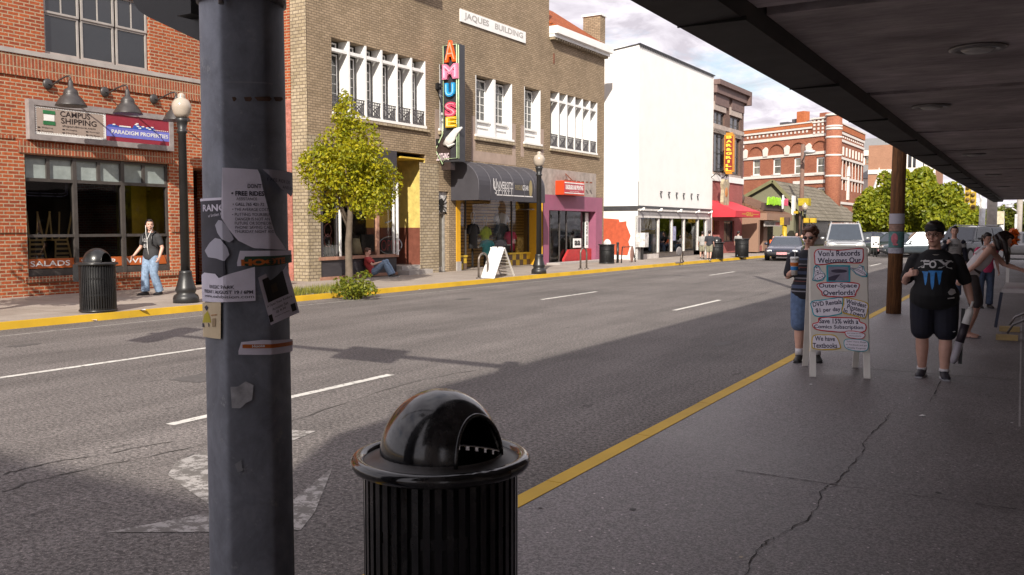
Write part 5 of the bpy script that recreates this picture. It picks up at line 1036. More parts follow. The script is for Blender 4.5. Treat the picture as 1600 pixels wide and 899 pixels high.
    # street side: narrow pilasters and arches, seen at a slant
    m=S.mb(); wall_holes(m,.3,15,zb,zpar-.1,[(1.2+k*1.75+(1.2 if k>3 else 0),2.3+k*1.75+(1.2 if k>3 else 0),z(910,772)-1.5,z(910,592),.25) for k in range(7)]); m.build('wall',br,t)
    m=S.mb(); h2=S.mb(); 
    for zz in (z(1075,380),z(1075,575),z(1075,797),z(1075,297),B2.z_(1300,316)): m.box(.5,15,-.1,-.001,zz-.12,zz+.12)
    for k in range(9): a=.9+k*1.6; m.box(a,a+.09,-.06,-.001,z(910,772)-1.5,z(910,592)+.1); m.box(a-.1,a+.2,-.12,-.001,za-.1,za+.75)
    for k in range(14): a=1+k*1.0; m.box(a,a+.4,-.05,-.001,z(1075,345),z(1075,325))
    for k in (2.2,6.4): m.box(k,k+.5,-.2,-.001,4.6,7.0); m.prism([(k-.1,-.25,7.0),(k+.6,-.25,7.0),(k+.25,-.25,8.0)],(0,.24,0))
    m.box(.3,15.1,-.2,.2,zpar-.1,zpar+.04); m.build('stone_trim',st,t); m=S.mb(); m.box(.5,15.05,-.13,-.001,z(1075,290)+.15,zpar-.12); m.build('parapet_panel',hot,t)
    h2.box(.8,14,.2,.24,z(910,772)-1.5,z(910,592)); h2.build('dark_window',dglass,t)
    # roof top: chimneys and vents behind the parapet
    m=B2.mb(); x0=s(540); m.box(x0,x0+.9,1.5,2.4,zpar,z(568,90)); m.build('chimney',hot,t); m=B2.mb(); a=s(455); m.box(a,a+.7,2,2.7,zpar,z(475,170)); m.box(a+.8,s(780),2,4,zpar,z(600,190)); a=s(325); m.box(a,a+1.0,2,3,zpar,z(350,205)); m.build('roof_structure',mat('roof_dark',(0.08,0.08,0.09),.7),t)
    m=B2.mb(); a=s(785); m.box(a,a+.8,1.5,2.3,zpar,z(800,105)); m.build('chimney',br,t)
    # downpipe strip at the far left
    m=B2.mb(); m.box(sl-1.1,sl,.05,.5,0,z(70,330)); m.build('side_strip',mat('strip_brown',(0.20,0.10,0.10),.8),t); m=B2.mb()
    for yy in (440,482): 
        for xx in (42,72): a=s(xx); m.box(a,a+.2,.0,.045,z(60,yy)-.14,z(60,yy)+.14)
    m.build('stone_square',st,t)
    # big dark awning and name boards at street level
    a=thing('corner_awning','wide charcoal awning along the foot of the red brick corner building','awning',B2.at(-4,-1,2.5),B2.rz); s0,s1=B2.s_(1250,350),0.3; zt_=B2.z_(1290,336); zb_=B2.z_(1290,362,2.0)
    m=B2.mb(); dd=2.2; m.quad((s0,-dd,zb_),(s1+1,-dd,zb_),(s1+.2,-.02,zt_),(s0,-.02,zt_)); m.poly([(s1+1,-dd,zb_),(s1+.2,-.02,zb_),(s1+.2,-.02,zt_)]); m.poly([(s0,-dd,zb_),(s0,-.02,zb_),(s0,-.02,zt_)]); m.build('cloth',mat('awning_charcoal',(0.055,0.05,0.048),.8),a)
    m=B2.mb(); m.box(s0-1,.3,-.15,-.01,zt_,zt_+.3); m.build('white_rail',st,a)
    b=B2.rect(1264.5,324.5,1284,331.5); q=thing('name_board','dark name board lettered HOUSE on the red brick corner building','sign',B2.at((b[0]+b[1])/2,-.2,b[2]),B2.rz); m=B2.mb(); m.box(b[0],b[1],-.25,-.12,b[2],b[3]); m.build('board',mat('board_black',(0.03,0.025,0.025),.5),q); x=B2.tx(.255); text(x,'HOUSE',(b[0]+b[1])/2,(b[2]+b[3])/2,w=(b[1]-b[0])*.6,h=(b[3]-b[2])*.45,bold=.02); x.build('lettering',st,q)
corner_building()
# ================================================================== far grey-roofed hall and brick tower
def far_buildings():
    br=brick('brick_far',(0.36,0.19,0.12),(0.33,0.17,0.11),(0.34,0.2,0.13),.3,.1,.01,dirt=.1); st=mat('cream_stone',(0.66,0.61,0.56),.7,var=.1); rf=mat('slate_grey',(0.20,0.20,0.20),.85,var=.12)
    Y=150.0
    def p(x,y,d=0): q=AY(x,y,Y+d); return q.x,q.z
    xl,_=p(1345,250); xr,_=p(1404,250); z0=0; zt=p(1375,235)[1]; zr=p(1375,211)[1]; zl=p(1375,257)[1]
    t=thing('grey_roof_hall','distant brick hall with grey slate roof and white arched window heads','building',((xl+xr)/2,Y,0)); xl-=3
    m=MB(); m.box(xl,xr+3,Y,Y+14,0,zt); m.build('wall',br,t); m=MB(); m.quad((xl,Y-.6,zt),(xr+3,Y-.6,zt),(xr+3,Y+5,zr),(xl,Y+5,zr)); m.quad((xl,Y+5,zr),(xr+3,Y+5,zr),(xr+3,Y+14,zt),(xl,Y+14,zt)); m.build('roof',rf,t)
    m=MB(); m.box(xl,xr+3,Y-.7,Y-.02,zt-.8,zt); x0,_=p(1347,240); m.box(x0,x0+.5,Y-.3,Y-.02,zl,zt-.8); m.build('eaves',st,t)
    for px in (1357,1372,1387):
        a=p(px-3.5,257)[0]; b=p(px+3.5,257)[0]; z1=p(px,248)[1]; za=p(px,245)[1]; m=MB(); m.box(a,b,Y-.05,Y-.01,zl+.2,z1); w=m.build('window',mat('sash_glass',(0.16,0.15,0.12),.15,var=.8,ns=1.2),t); m=MB(); m.prism([((a+b)/2+(b-a)*.55*math.cos(v),Y-.1,z1+(za-z1+.3)*math.sin(v)) for v in np.linspace(0,math.pi,10)],(0,.09,0)); m.build('arch_head',st,w)
    m=MB(); zlow=p(1375,283)[1]; m.quad((xl,Y-9,zlow),(xr+3,Y-9,zlow),(xr+3,Y-.05,zl),(xl,Y-.05,zl)); m.build('lower_roof',rf,t); m=MB(); m.box(xl,xr+3,Y-8.8,Y-.1,0,zlow-.05); m.build('lower_wall',st,t)
    Y2=135.0
    def p2(x,y): q=AY(x,y,Y2); return q.x,q.z
    a=p2(1405,250)[0]; b=p2(1461,260)[0]; zt=p2(1420,225)[1]; t=thing('brick_tower','distant tall brick block with white stone strips rising behind the green trees','building',((a+b)/2,Y2,0)); a-=4
    m=MB(); m.box(a,b,Y2,Y2+12,0,zt); m.build('wall',br,t); m=MB()
    for px in (1413.5,1437,1452.5): q=p2(px,250)[0]; m.box(q-.45,q+.45,Y2-.2,Y2-.002,0,zt)
    zz=p2(1430,267)[1]; m.box(a,b+.1,Y2-.15,Y2-.003,zz-.3,zz+.3); m.box(b-.5,b+.1,Y2-.21,Y2-.003,0,zt); m.build('stone_strip',st,t)
    for px,py in ((1425.5,252),(1445,259),(1445,280),(1425.5,275)):
        q,z_=p2(px,py); m=MB(); m.box(q-1.1,q+1.1,Y2-.06,Y2-.002,z_-.9,z_+.9); w=m.build('window',dglass,t); m=MB(); m.box(q-.08,q+.08,Y2-.09,Y2-.061,z_-.9,z_+.9); m.box(q-1.2,q+1.2,Y2-.12,Y2-.003,z_-1.15,z_-.9); m.build('frame',st,w)
    # church spire tip and small white house
    q=AY(1373,285,128); s=thing('spire','slim pale church spire rising in front of the grey roof','spire',(q.x,128,0)); m=MB(); zt=AY(1374,262,128).z; m.lathe(q.x,128,[(1.0,0),(1.0,q.z-1.4),(.7,q.z-.6),(.25,q.z+.8),(.03,zt)],n=8,smooth=False); m.build('spire_body',st,s)
    q=AY(1505,378,105); h=thing('white_house','small white house with pale gable beyond the traffic signal pole','house',(q.x,105,0)); zt=AY(1505,348,105).z; ze=AY(1505,362,105).z; xa=AY(1500,370,105).x; xb=AY(1545,370,105).x
    m=MB(); m.prism([(xa,105,0),(xb,105,0),(xb,105,ze-.5),((xa*2+xb)/3,105,zt),(xa,105,ze)],(0,8,0)); m.build('wall',st,h); m=MB(); m.quad((xb+.4,104.7,ze-.6),(xb+.4,113,ze-.6),((xa*2+xb)/3,113,zt+.1),((xa*2+xb)/3,104.7,zt+.1)); m.quad((xa-.4,104.7,ze-.3),((xa*2+xb)/3,104.7,zt+.1),((xa*2+xb)/3,113,zt+.1),(xa-.4,113,ze-.3)); m.build('roof',rf,h)
    # low dark row of sheds or carports under the trees
    m=MB(); a=AY(1340,372,88).x; b=AY(1530,372,88).x; z1=AY(1430,366,88).z; m.box(a,b,88,90,0,z1-.5); m.box(a-.5,b+.5,87,91,z1-.45,z1); m.solo('carport',mat('carport_dark',(0.04,0.035,0.032),.8),'long dark flat roofed carport in the shade of the trees behind the parked cars','carport')
far_buildings()
# ================================================================== trees
def crown_mesh(mb,c,rad,n,size,lobes=16,seed=1,flat=1.0,fill=.35):
    r=np.random.default_rng(seed); L_=[]
    for k in range(lobes):
        d=r.normal(size=3); d/=np.linalg.norm(d); q=r.uniform(.45,.85); L_.append((np.array(c)+d*np.array(rad)*q, r.uniform(.26,.46)))
    L_.append((np.array(c),.6)); sizes=np.array([l[1]**2 for l in L_]); pr=sizes/sizes.sum(); idx=r.choice(len(L_),n,p=pr); d=r.normal(size=(n,3)); d/=np.linalg.norm(d,axis=1)[:,None]
    rr=r.uniform(fill,1.0,n)**.5
    P=np.array([L_[i][0] for i in idx])+d*rr[:,None]*np.array([L_[i][1] for i in idx])[:,None]*np.array(rad)*1.05
    nn=d*.8+r.normal(size=(n,3))*.75; nn[:,2]+=.35; nn/=np.linalg.norm(nn,axis=1)[:,None]
    up=r.normal(size=(n,3)); a=np.cross(nn,up); a/=np.linalg.norm(a,axis=1)[:,None]; b=np.cross(nn,a); s=(size*r.uniform(.55,1.25,n))[:,None]
    for p,u,v,w in zip(P,a*s,b*s,nn*s*.25):
        i=len(mb.v); p=Vector(p);u=Vector(u);v=Vector(v);w=Vector(w)
        mb.v+= [mb.F@(p-u*.9),mb.F@(p-v*.6+w),mb.F@(p+u*1.1),mb.F@(p+v*.6+w)]; mb.face((i,i+1,i+2,i+3))
def tree(name,label,loc,h,rad,n,size,lm,bark,trunk_h=None,tr=.1,seed=1,lobes=16,group=None,cz=None,limbs=7,cat='tree',top=None):
    t=thing(name,label,cat,loc,0,group); F=FR(t); r=random.Random(seed); th=trunk_h or h*.4; cz=cz or h-rad[2]
    m=MB(F); m.sm=True; m.loft([(0,0,-.05),(.02,.0,.25),(r.uniform(-.05,.05),r.uniform(-.05,.05),th*.6),(r.uniform(-.1,.1),0,th),(0,0,cz+rad[2]*.5)],[tr*1.35,tr*1.05,tr*.9,tr*.75,tr*.2],n=9)
    for k in range(limbs):
        a=6.28*k/limbs+r.uniform(-.3,.3); e=r.uniform(.5,.8); z0=th*r.uniform(.8,1.15); m.loft([(0,0,z0),(math.cos(a)*rad[0]*e*.45,math.sin(a)*rad[1]*e*.45,z0+(cz-z0)*.55+.1),(math.cos(a)*rad[0]*e,math.sin(a)*rad[1]*e,cz+r.uniform(-.2,.5)*rad[2])],[tr*.5,tr*.33,tr*.1],n=6)
    m.build('trunk',bark,t); m=MB(F); crown_mesh(m,(0,0,cz),rad,n,size,lobes,seed)
    if top: crown_mesh(m,*top,seed=seed+5)
    m.build('crown',lm,t); return t
bark=mat('bark',(0.13,0.10,0.075),.9,var=.35,ns=6,bump=.6,bs=20)
leafA=leafmat('leaf_street',(0.36,0.33,0.016)); leafB=leafmat('leaf_park',(0.25,0.26,0.018)); leafC=leafmat('leaf_far',(0.15,0.16,0.022))
ST=G(545,447)
t_=tree('street_tree','young yellow-green street tree in the kerb planting in front of the bar window',(ST.x,ST.y,.12),5.55,(1.42,1.42,1.5),11500,.06,leafA,bark,trunk_h=2.0,tr=.105,seed=11,lobes=20,cz=3.12,top=((-.05,-.05,4.72),(.40,.40,.85),700,.058,7))
tree('street_tree','street tree at the left photo edge, only a few leaves in view',(-16.95,8.15,.12),5.2,(1.75,1.75,1.6),5200,.09,leafA,bark,trunk_h=1.9,tr=.11,seed=23,lobes=20,cz=3.7)
def big(px_c,py_top,Yd,wpx,lab,seed,n=6500,group='trees beyond the crossing',lm=None):
    q=AY(px_c,py_top,Yd); sc=Yd/(_fh.dot(ray(px_c,py_top).normalized())) if False else 1405/((q-CAMP).dot(_fw)); rx=wpx/2/sc; h=q.z; rz=min(h*.47,(h-.6)*.5)
    tree('park_tree',lab,(q.x,Yd,0),h,(rx,rx*.9,rz*1.05),int(n*1.8),.215,lm or leafB,bark,trunk_h=h*.25,tr=.2,seed=seed,lobes=26,group=group,cz=h-rz)
big(1372,296,82,70,'lower yellow-green tree next to the red brick corner building',31,4500)
big(1392,272,86,62,'yellow-green tree right behind the wooden utility pole',32,4500)
big(1432,266,82,92,'largest yellow-green tree, in front of the distant brick tower',33)
big(1476,290,80,78,'yellow-green tree in the middle of the far row, right below the canopy edge',34,5000)
big(1512,322,78,60,'smallest yellow-green tree by the white signal pole, end of its row',35,4000)
big(1352,330,84,36,'low dark green tree at the foot of the red brick corner building',36,2200)
for k,(a,b,Yd,w,l) in enumerate(((1540,326,120,50,'distant olive tree between the white pole and the grey pole'),(1566,322,126,56,'distant olive tree behind the slim white pole'),(1592,318,118,52,'distant olive tree behind the pole with the lamp arm'),(1625,316,112,60,'distant olive tree cut by the right edge of the photo'))): big(a,b,Yd,w,l,50+k,2600,'distant trees down the street',leafC)
# kerb planting round the street tree: a bushy clump and rough grass
m=MB(); b_=G(570,461); crown_mesh(m,(b_.x-.35,b_.y+.05,.36),(.64,.62,.36),1300,.05,12,71,fill=.1); m.solo('shrub',leafmat('leaf_shrub',(0.19,0.20,0.025)),'low leafy green shrub at the foot of the young street tree','shrub')
m=MB(); rr=random.Random(5)
for k in range(1500):
    u=rr.uniform(-1.5,1.3); x=-15.6+rr.uniform(-.55,.40); y=b_.y+u; h=rr.uniform(.05,.22); a=rr.uniform(0,6.28); dx,dy=math.cos(a)*.012,math.sin(a)*.012; lx,ly=rr.uniform(-.07,.07),rr.uniform(-.07,.07)
    i=len(m.v); m.v+=[Vector((x-dx,y-dy,.12)),Vector((x+dx,y+dy,.12)),Vector((x+lx,y+ly,.12+h))]; m.face((i,i+1,i+2))
struct('grass',m,leafmat('leaf_grass',(0.26,0.25,0.06)),'stuff')
m=MB(); m.quad((-16.3,b_.y-1.6,.124),(-15.25,b_.y-1.6,.124),(-15.2,b_.y+1.5,.124),(-16.3,b_.y+1.5,.124)); struct('planting_soil',m,earth)
# ================================================================== foreground steel pole with its posters
galv=None
def galv_mat():
    m,N,L,b=newmat('galvanised'); n=noise(N,L,7,7,0.7,dist=.6); r=ramp(N,L,n.outputs[0],.3,.72,(0.15,0.16,0.19),(0.29,0.31,0.36))
    n2=noise(N,L,2.0,6,.75,sc=(1,1,.5)); r2=ramp(N,L,n2.outputs[0],.3,.66,(0.62,)*3,(1.15,)*3); c=mixc(N,L,1,r.outputs[0],r2.outputs[0],'MULTIPLY')
    n3=noise(N,L,13,5,.8); r3=ramp(N,L,n3.outputs[0],.60,.70,(0,)*3,(1,)*3); c=mixc(N,L,r3.outputs[0],c,(0.30,0.31,0.32)); L.new(c,b.inputs['Base Color']); b.inputs['Metallic'].default_value=.35; b.inputs['Roughness'].default_value=.55; return m
galv=galv_mat()
PX,PY,PR=-2.117,1.99,.1200
ph0=math.atan2(-1.99,2.117)          # one flat looks at the viewer
def prad(th):
    k=R(60); a=((th-ph0+k/2)%k)-k/2; q=PR/math.cos(a); e=1.125*PR
    return -0.018*math.log(math.exp(-q/0.018)+math.exp(-e/0.018))+0.0075
def ppoint(th,z,eps): r=prad(th)+eps; return Vector((PX+r*math.cos(th),PY+r*math.sin(th),z))
pole=thing('signal_pole','thick faceted grey steel pole covered with torn posters and stickers','pole',(PX,PY,.12))
m=MB(); m.sm=True; n=120; zs=[.12,2.0,4.0,5.6]; rings=[[m.pt((PX+(prad(6.2832*j/n)-.006*z/2)*math.cos(6.2832*j/n),PY+(prad(6.2832*j/n)-.006*z/2)*math.sin(6.2832*j/n),z)) for j in range(n)] for z in zs]
# keep the visible stretch straight-sided
for a,b in zip(rings,rings[1:]):
    for j in range(n): m.face((a[j],a[(j+1)%n],b[(j+1)%n],b[j]))
m.sm=False; m.face(rings[-1]); m.build('shaft',galv,pole)
m=MB(); m.cyl(PX,PY,.12,.16,.26,24); m.build('base_plate',galv,pole)
m=MB(); m.loft([(PX,PY,2.415),(PX,PY,2.50)],[PR+.012]*2,n=40); th=math.atan2(-PY,-PX)-.42; q=ppoint(th,2.40,.012); m.cyl(q.x,q.y,2.385,2.47,.008,8); m.build('clamp_band',mat('band_steel',(0.22,0.20,0.19),.4,.5),pole)
# mast arm out over the road with a street plate and a signal head (they throw the shadows on the road)
m=MB(); m.tube([(PX,PY,5.35),(-5,PY,5.42),(-9,PY,5.45)],[.09,.075,.06],10); m.build('mast_arm',galv,pole)
def pole_xy(x,y):    # photo pixel on the pole -> angle, height (front intersection)
    d=ray(x,y); dx,dy=d.x,d.y; ox,oy=-PX,-PY; r=PR*1.02; a=dx*dx+dy*dy; b=2*(ox*dx+oy*dy); c=ox*ox+oy*oy-r*r; q=max(0,b*b-4*a*c); t=(-b-math.sqrt(q))/(2*a); p=CAMP+d*t; return ((math.atan2(p.y-PY,p.x-PX)-ph0+math.pi)%6.2832)-math.pi+ph0,p.z
def patch(name,pts,mt,eps=.002,label=None,n=26,parent=None):
    P=[pole_xy(*p) for p in pts]; lo=min(p[0] for p in P); hi=max(p[0] for p in P); m=MB(); prev=None
    for k in range(n+1):
        th=lo+(hi-lo)*(k/n*.998+.001); zz=[]
        for (a,z0),(b,z1) in zip(P,P[1:]+P[:1]):
            if (a-th)*(b-th)<=0 and abs(a-b)>1e-9: zz.append(z0+(z1-z0)*(th-a)/(b-a))
        cur=(ppoint(th,min(zz),eps),ppoint(th,max(zz),eps)) if zz else None
        if prev and cur: m.quad(prev[0],cur[0],cur[1],prev[1])
        prev=cur
    return m.build(name,mt,parent or pole,label)
def ptext(name,items,mt,eps=.004,parent=None):
    m=MB()
    for s,px,py,w,h,rot,bold in items:
        a=pole_xy(px-w/2,py); b=pole_xy(px+w/2,py); c=pole_xy(px,py-h/2); d=pole_xy(px,py+h/2); W_=abs(((b[0]-a[0]+3.1416)%6.2832)-3.1416)*PR; Hh=c[1]-d[1]; th0=pole_xy(px,py)[0]; z0=(c[1]+d[1])/2
        text(m,s,0,0,w=W_,h=Hh,rot=rot,bold=bold,fn=lambda q:tuple(ppoint(th0+q[0]/PR,z0+q[1],eps)))
    return m.build(name,mt,parent or pole)
paper=mat('paper_lilac',(0.74,0.70,0.80),.8,var=.12,ns=9,bump=.3,bs=14); paperb=mat('paper_grey',(0.46,0.45,0.52),.8,var=.12,ns=8); pink_=mat('print_dark',(0.045,0.04,0.06),.8)
b1=patch('torn_band_poster',[(315,313),(350,310),(350,470),(398,470),(398,420),(340,452),(316,472)],mat('poster_navy',(0.05,0.047,0.065),.7,var=.5,ns=9),.0015,'dark concert poster torn along its edges')
patch('white_strip',[(315,311),(350,309),(350,313),(315,315)],paper,.0025,parent=b1)
ptext('lettering',[('RANG',333,325,29,11,.0,.03),("w/ broken h",336,336,23,5,.1,.0)],paper,.003,parent=b1)
patch('pale_figure',[(338,352),(344,344),(350,345),(356,353),(364,368),(366,374),(360,379),(350,374),(342,364)],paperb,.003,parent=b1); patch('pale_figure',[(322,392),(328,380),(338,372),(348,374),(357,386),(360,398),(354,408),(340,404),(326,402)],paperb,.003,parent=b1)
p1=patch('torn_notice',[(349,262.5),(404,265.5),(407,285),(414,318),(420,344),(428,366),(446,391),(432,390),(396,388),(372,376),(360,360),(349,340)],paper,.003,'large torn pale notice with a printed list',n=34)
ptext('lettering',[("DON'T",397,291,20,7,0,.02),('• FREE RIDES',387,302.5,48,7.5,0,.03),('ASSISTANCE',385.5,311,31,4.6,0,.0),('• CALL 765 421 72',388,319.5,46,4.8,0,.01),('• THE AVERAGE COST',391,327.5,52,4.6,0,.0),('• PUTTING YOURSELF',392,335.5,54,4.8,0,.0),('DANGER IS NOT AN',394,342.5,49,4.6,0,.0),('FUTURE OR SOMEON',395,349,52,4.6,0,.0),('PHONE! SAVING CALL',396,355.5,53,4.6,0,.0),('THURSDAY NIGHT AND',398,362,57,4.6,0,.0)],pink_,.0045,parent=p1)
p2=patch('folded_corner',[(407,265),(449,270),(450.5,300),(447,308),(434,295),(419,279)],paperb,.012,'folded over corner of the torn notice',n=18); ptext('lettering',[('FREE RIDE DIS',434,283,26,5,-.05,0),('AND DR',444,294,12,4.5,-.05,0)],pink_,.0135,parent=p2)
p3=patch('sticker',[(371,392),(452,391),(452,399),(420,402),(420,414),(371,416)],paper,.0045,'white sticker with a green and orange print'); patch('green_field',[(379,401),(451,398),(451,410),(400,417),(379,415)],mat('print_green',(0.02,0.06,0.03),.6),.0055,parent=p3); ptext('lettering',[('HOOTE',416,409,60,10,.03,.06)],mat('print_orange',(0.50,0.12,0.01),.6),.007,parent=p3)
p4=patch('lower_notice',[(315,430),(322,426),(338,428),(345,435),(360,428),(398,417),(399,470),(315,471)],paper,.0035,'lower torn pale notice with a date'); ptext('lettering',[('RASSIC PARK',345,448.5,36,5.5,0,.01),('FRIDAY / AUGUST 19 / 6PM',349,456.5,64,5.6,0,.02),('www.exhibition.com',350,463.5,64,5,0,0)],pink_,.005,parent=p4)
p5=patch('picture_card',[(317,473),(348,472),(348,529.5),(318,526)],mat('card_cream',(0.62,0.50,0.32),.7,var=.2),.003,'small cream card with a figure in a yellow dress'); patch('yellow_dress',[(323,492),(326,486),(329,494),(331,504),(322,504)],mat('card_yellow',(0.48,0.40,0.02),.7),.004,parent=p5); patch('figure_legs',[(322,505),(323,505),(323.5,511),(322,511)],pink_,.0045,parent=p5); patch('figure_legs',[(327,505),(328,505),(328.5,511),(327.5,511)],pink_,.0045,parent=p5); patch('figure_head',[(323,480),(325,477),(327,481),(325,486)],pink_,.0045,parent=p5); patch('sketch_lines',[(331,492),(341,491),(341,492.5),(331,493.5)],mat('card_orange',(0.40,0.18,0.06),.7),.0045,parent=p5); patch('sketch_lines',[(333,498),(339,497),(339,510),(333,511)],mat('card_tan',(0.34,0.24,0.13),.7),.0045,parent=p5)
p7=patch('orange_strip_sticker',[(373,535),(408,531),(452,530),(452,549),(373,554)],paper,.0035,'white and orange strip sticker'); patch('orange_strip',[(379,538),(452,533),(452,539),(379,544)],mat('print_orange',(0.50,0.12,0.01),.6),.0045,parent=p7); ptext('lettering',[('Hoote',403,540.5,18,4.5,.02,.03)],whitep,.006,parent=p7)
patch('sticker_remains',[(362,604),(372,604),(384,596),(396,602),(394,625),(384,630),(376,638),(363,637)],mat('paper_scrap',(0.42,0.42,0.44),.8,var=.4,ns=22),.002,'pale torn remains of a square sticker')
patch('scuff_mark',[(368,725),(378,718),(376,730),(386,733),(372,738)],mat('scuff',(0.25,0.26,0.28),.7),.0012); [patch('rust_spot',[(a,152),(a+b,151.5),(a+b+2,155),(a+b-1,159),(a+1,158)],mat('pole_rust',(0.10,0.055,0.035),.9,var=.5,ns=40),.0012,n=6) for a,b in ((363,5),(381,11),(397,24),(426,14))]; patch('tape_line',[(352,128),(425,131),(425,133),(352,130)],mat('scuff',(0.25,0.26,0.28),.7),.0012)
# the flyer taped at a tilt, its free corner off the pole
def flyer():
    def pp(x,y,ex):
        th,z=pole_xy(min(x,449),y); p=ppoint(th,z,.02)
        d=ray(x,y); n=(p-CAMP); t=n.dot(_fw)/d.dot(_fw); return CAMP+d*t
    M_=[(403,434),(449.5,414.5),(469.5,488),(423,508.5)]; m=MB(); n=10; c=[pp(*q,0) for q in M_]
    g=[[ (c[0]*(1-u)+c[1]*u)*(1-v)+(c[3]*(1-u)+c[2]*u)*v + Vector((.45,-.9,0))*(.02*math.sin(u*2.6)) for u in np.linspace(0,1,n)] for v in np.linspace(0,1,n)]
    for i in range(n-1):
        for j in range(n-1): m.quad(g[i][j],g[i][j+1],g[i+1][j+1],g[i+1][j])
    o=m.build('tilted_flyer',paper,pole,'tilted flyer with a dark picture square')
    def fl(u,v,e=.003): return (c[0]*(1-u)+c[1]*u)*(1-v)+(c[3]*(1-u)+c[2]*u)*v+Vector((.45,-.9,0))*(.02*math.sin(u*2.6)+e)
    m=MB()
    for a,b,cc,dd in ((.14,.86,.08,.56),(.02,.16,.80,.95),(.82,.96,.78,.93)):
        k=8
        for i in range(k): m.quad(fl(a+(b-a)*i/k,cc),fl(a+(b-a)*(i+1)/k,cc),fl(a+(b-a)*(i+1)/k,dd),fl(a+(b-a)*i/k,dd))
    m.build('dark_picture',mat('print_black',(0.018,0.014,0.013),.7),o); m=MB(); m.quad(fl(.38,.25,.004),fl(.58,.25,.004),fl(.58,.42,.004),fl(.38,.42,.004)); m.build('picture_detail',mat('print_brown',(0.05,0.03,0.015),.7),o)
    m=MB()
    for s,v,w,h in (('A Open Your Kadara',.63,.86,.06),('Acoustic Set',.72,.55,.055),('@ 8:30',.80,.34,.055),('downtown on the levee',.88,.5,.025)): text(m,s,.5,v,w=w,h=h,fn=lambda q:tuple(fl(q[0],2*v-q[1],.004)))
    m.build('lettering',pink_,o)
flyer()
# things fixed high on the pole: the pedestrian signal at the left, plate and signal on the arm
def side_signal():
    P=lambda x,y:AY(x,y,2.05)
    t=thing('signal_backplate','black rounded signal backplate sticking out from the steel pole at the top edge','traffic signal',(P(262,0).x,2.05,2.0))
    m=MB(); pts=[(205,-160),(205,-10),(209,6),(217,17),(230,26),(313,65),(318,67),(318,-160)]; m.prism([tuple(P(*q)) for q in pts],(0,.03,0)); m.build('plate',mat('signal_black',(0.012,0.011,0.011),.5),t)
    m=MB(); q=P(309,16); m.box(q.x-.02,q.x+.05,1.98,2.045,q.z-.03,q.z+.02); m.build('bracket',mat('signal_black',(0.012,0.011,0.011),.5),t)
side_signal()
t=thing('street_plate','flat street plate hung on the mast arm above the road','sign',(-4.3,2.0,5.0)); m=MB(); m.box(-4.85,-3.8,1.98,2.0,5.0,5.75); m.build('plate',mat('plate_green',(0.02,0.14,0.07),.5),t)
t=thing('overhead_signal','three lamp signal head at the end of the mast arm','traffic signal',(-8.6,2.0,5.0)); m=MB(); m.box(-8.85,-8.35,1.9,2.1,4.9,6.0); m.build('housing',mat('signal_yellow',(0.6,0.42,0.02),.5),t)
for k in range(3): m=MB(); m.lathe(0,0,[(.11,0),(.12,.1)],n=14); m.v=[Vector((-8.6+p.x,1.9-p.z,5.1+.35*k+p.y)) for p in m.v]; m.build('visor',mat('signal_black',(0.012,0.011,0.011),.5),t)
# ================================================================== slatted bins
def bin_mat():
    m,N,L,b=newmat('bin_black'); n=noise(N,L,5,7,.75,sc=(1,1,.6)); r=ramp(N,L,n.outputs[0],.45,.75,(.006,.006,.007),(.05,.046,.044)); n2=noise(N,L,60,3,.7); r2=ramp(N,L,n2.outputs[0],.62,.70,(0,)*3,(1,)*3); c=mixc(N,L,r2.outputs[0],r.outputs[0],(.035,.033,.032)); L.new(c,b.inputs['Base Color'])
    rr=ramp(N,L,n.outputs[0],.4,.8,(.07,)*3,(.40,)*3); L.new(rr.outputs[0],b.inputs['Roughness']); b.inputs['Coat Weight'].default_value=.25; b.inputs['Coat Roughness'].default_value=.12
    bp=N.new('ShaderNodeBump'); bp.inputs['Strength'].default_value=.12; bp.inputs['Distance'].default_value=.01; n4=noise(N,L,3.5,3,.5); L.new(n4.outputs[0],bp.inputs['Height']); L.new(bp.outputs[0],b.inputs['Normal']); _mc['bin_black']=m
bin_mat()
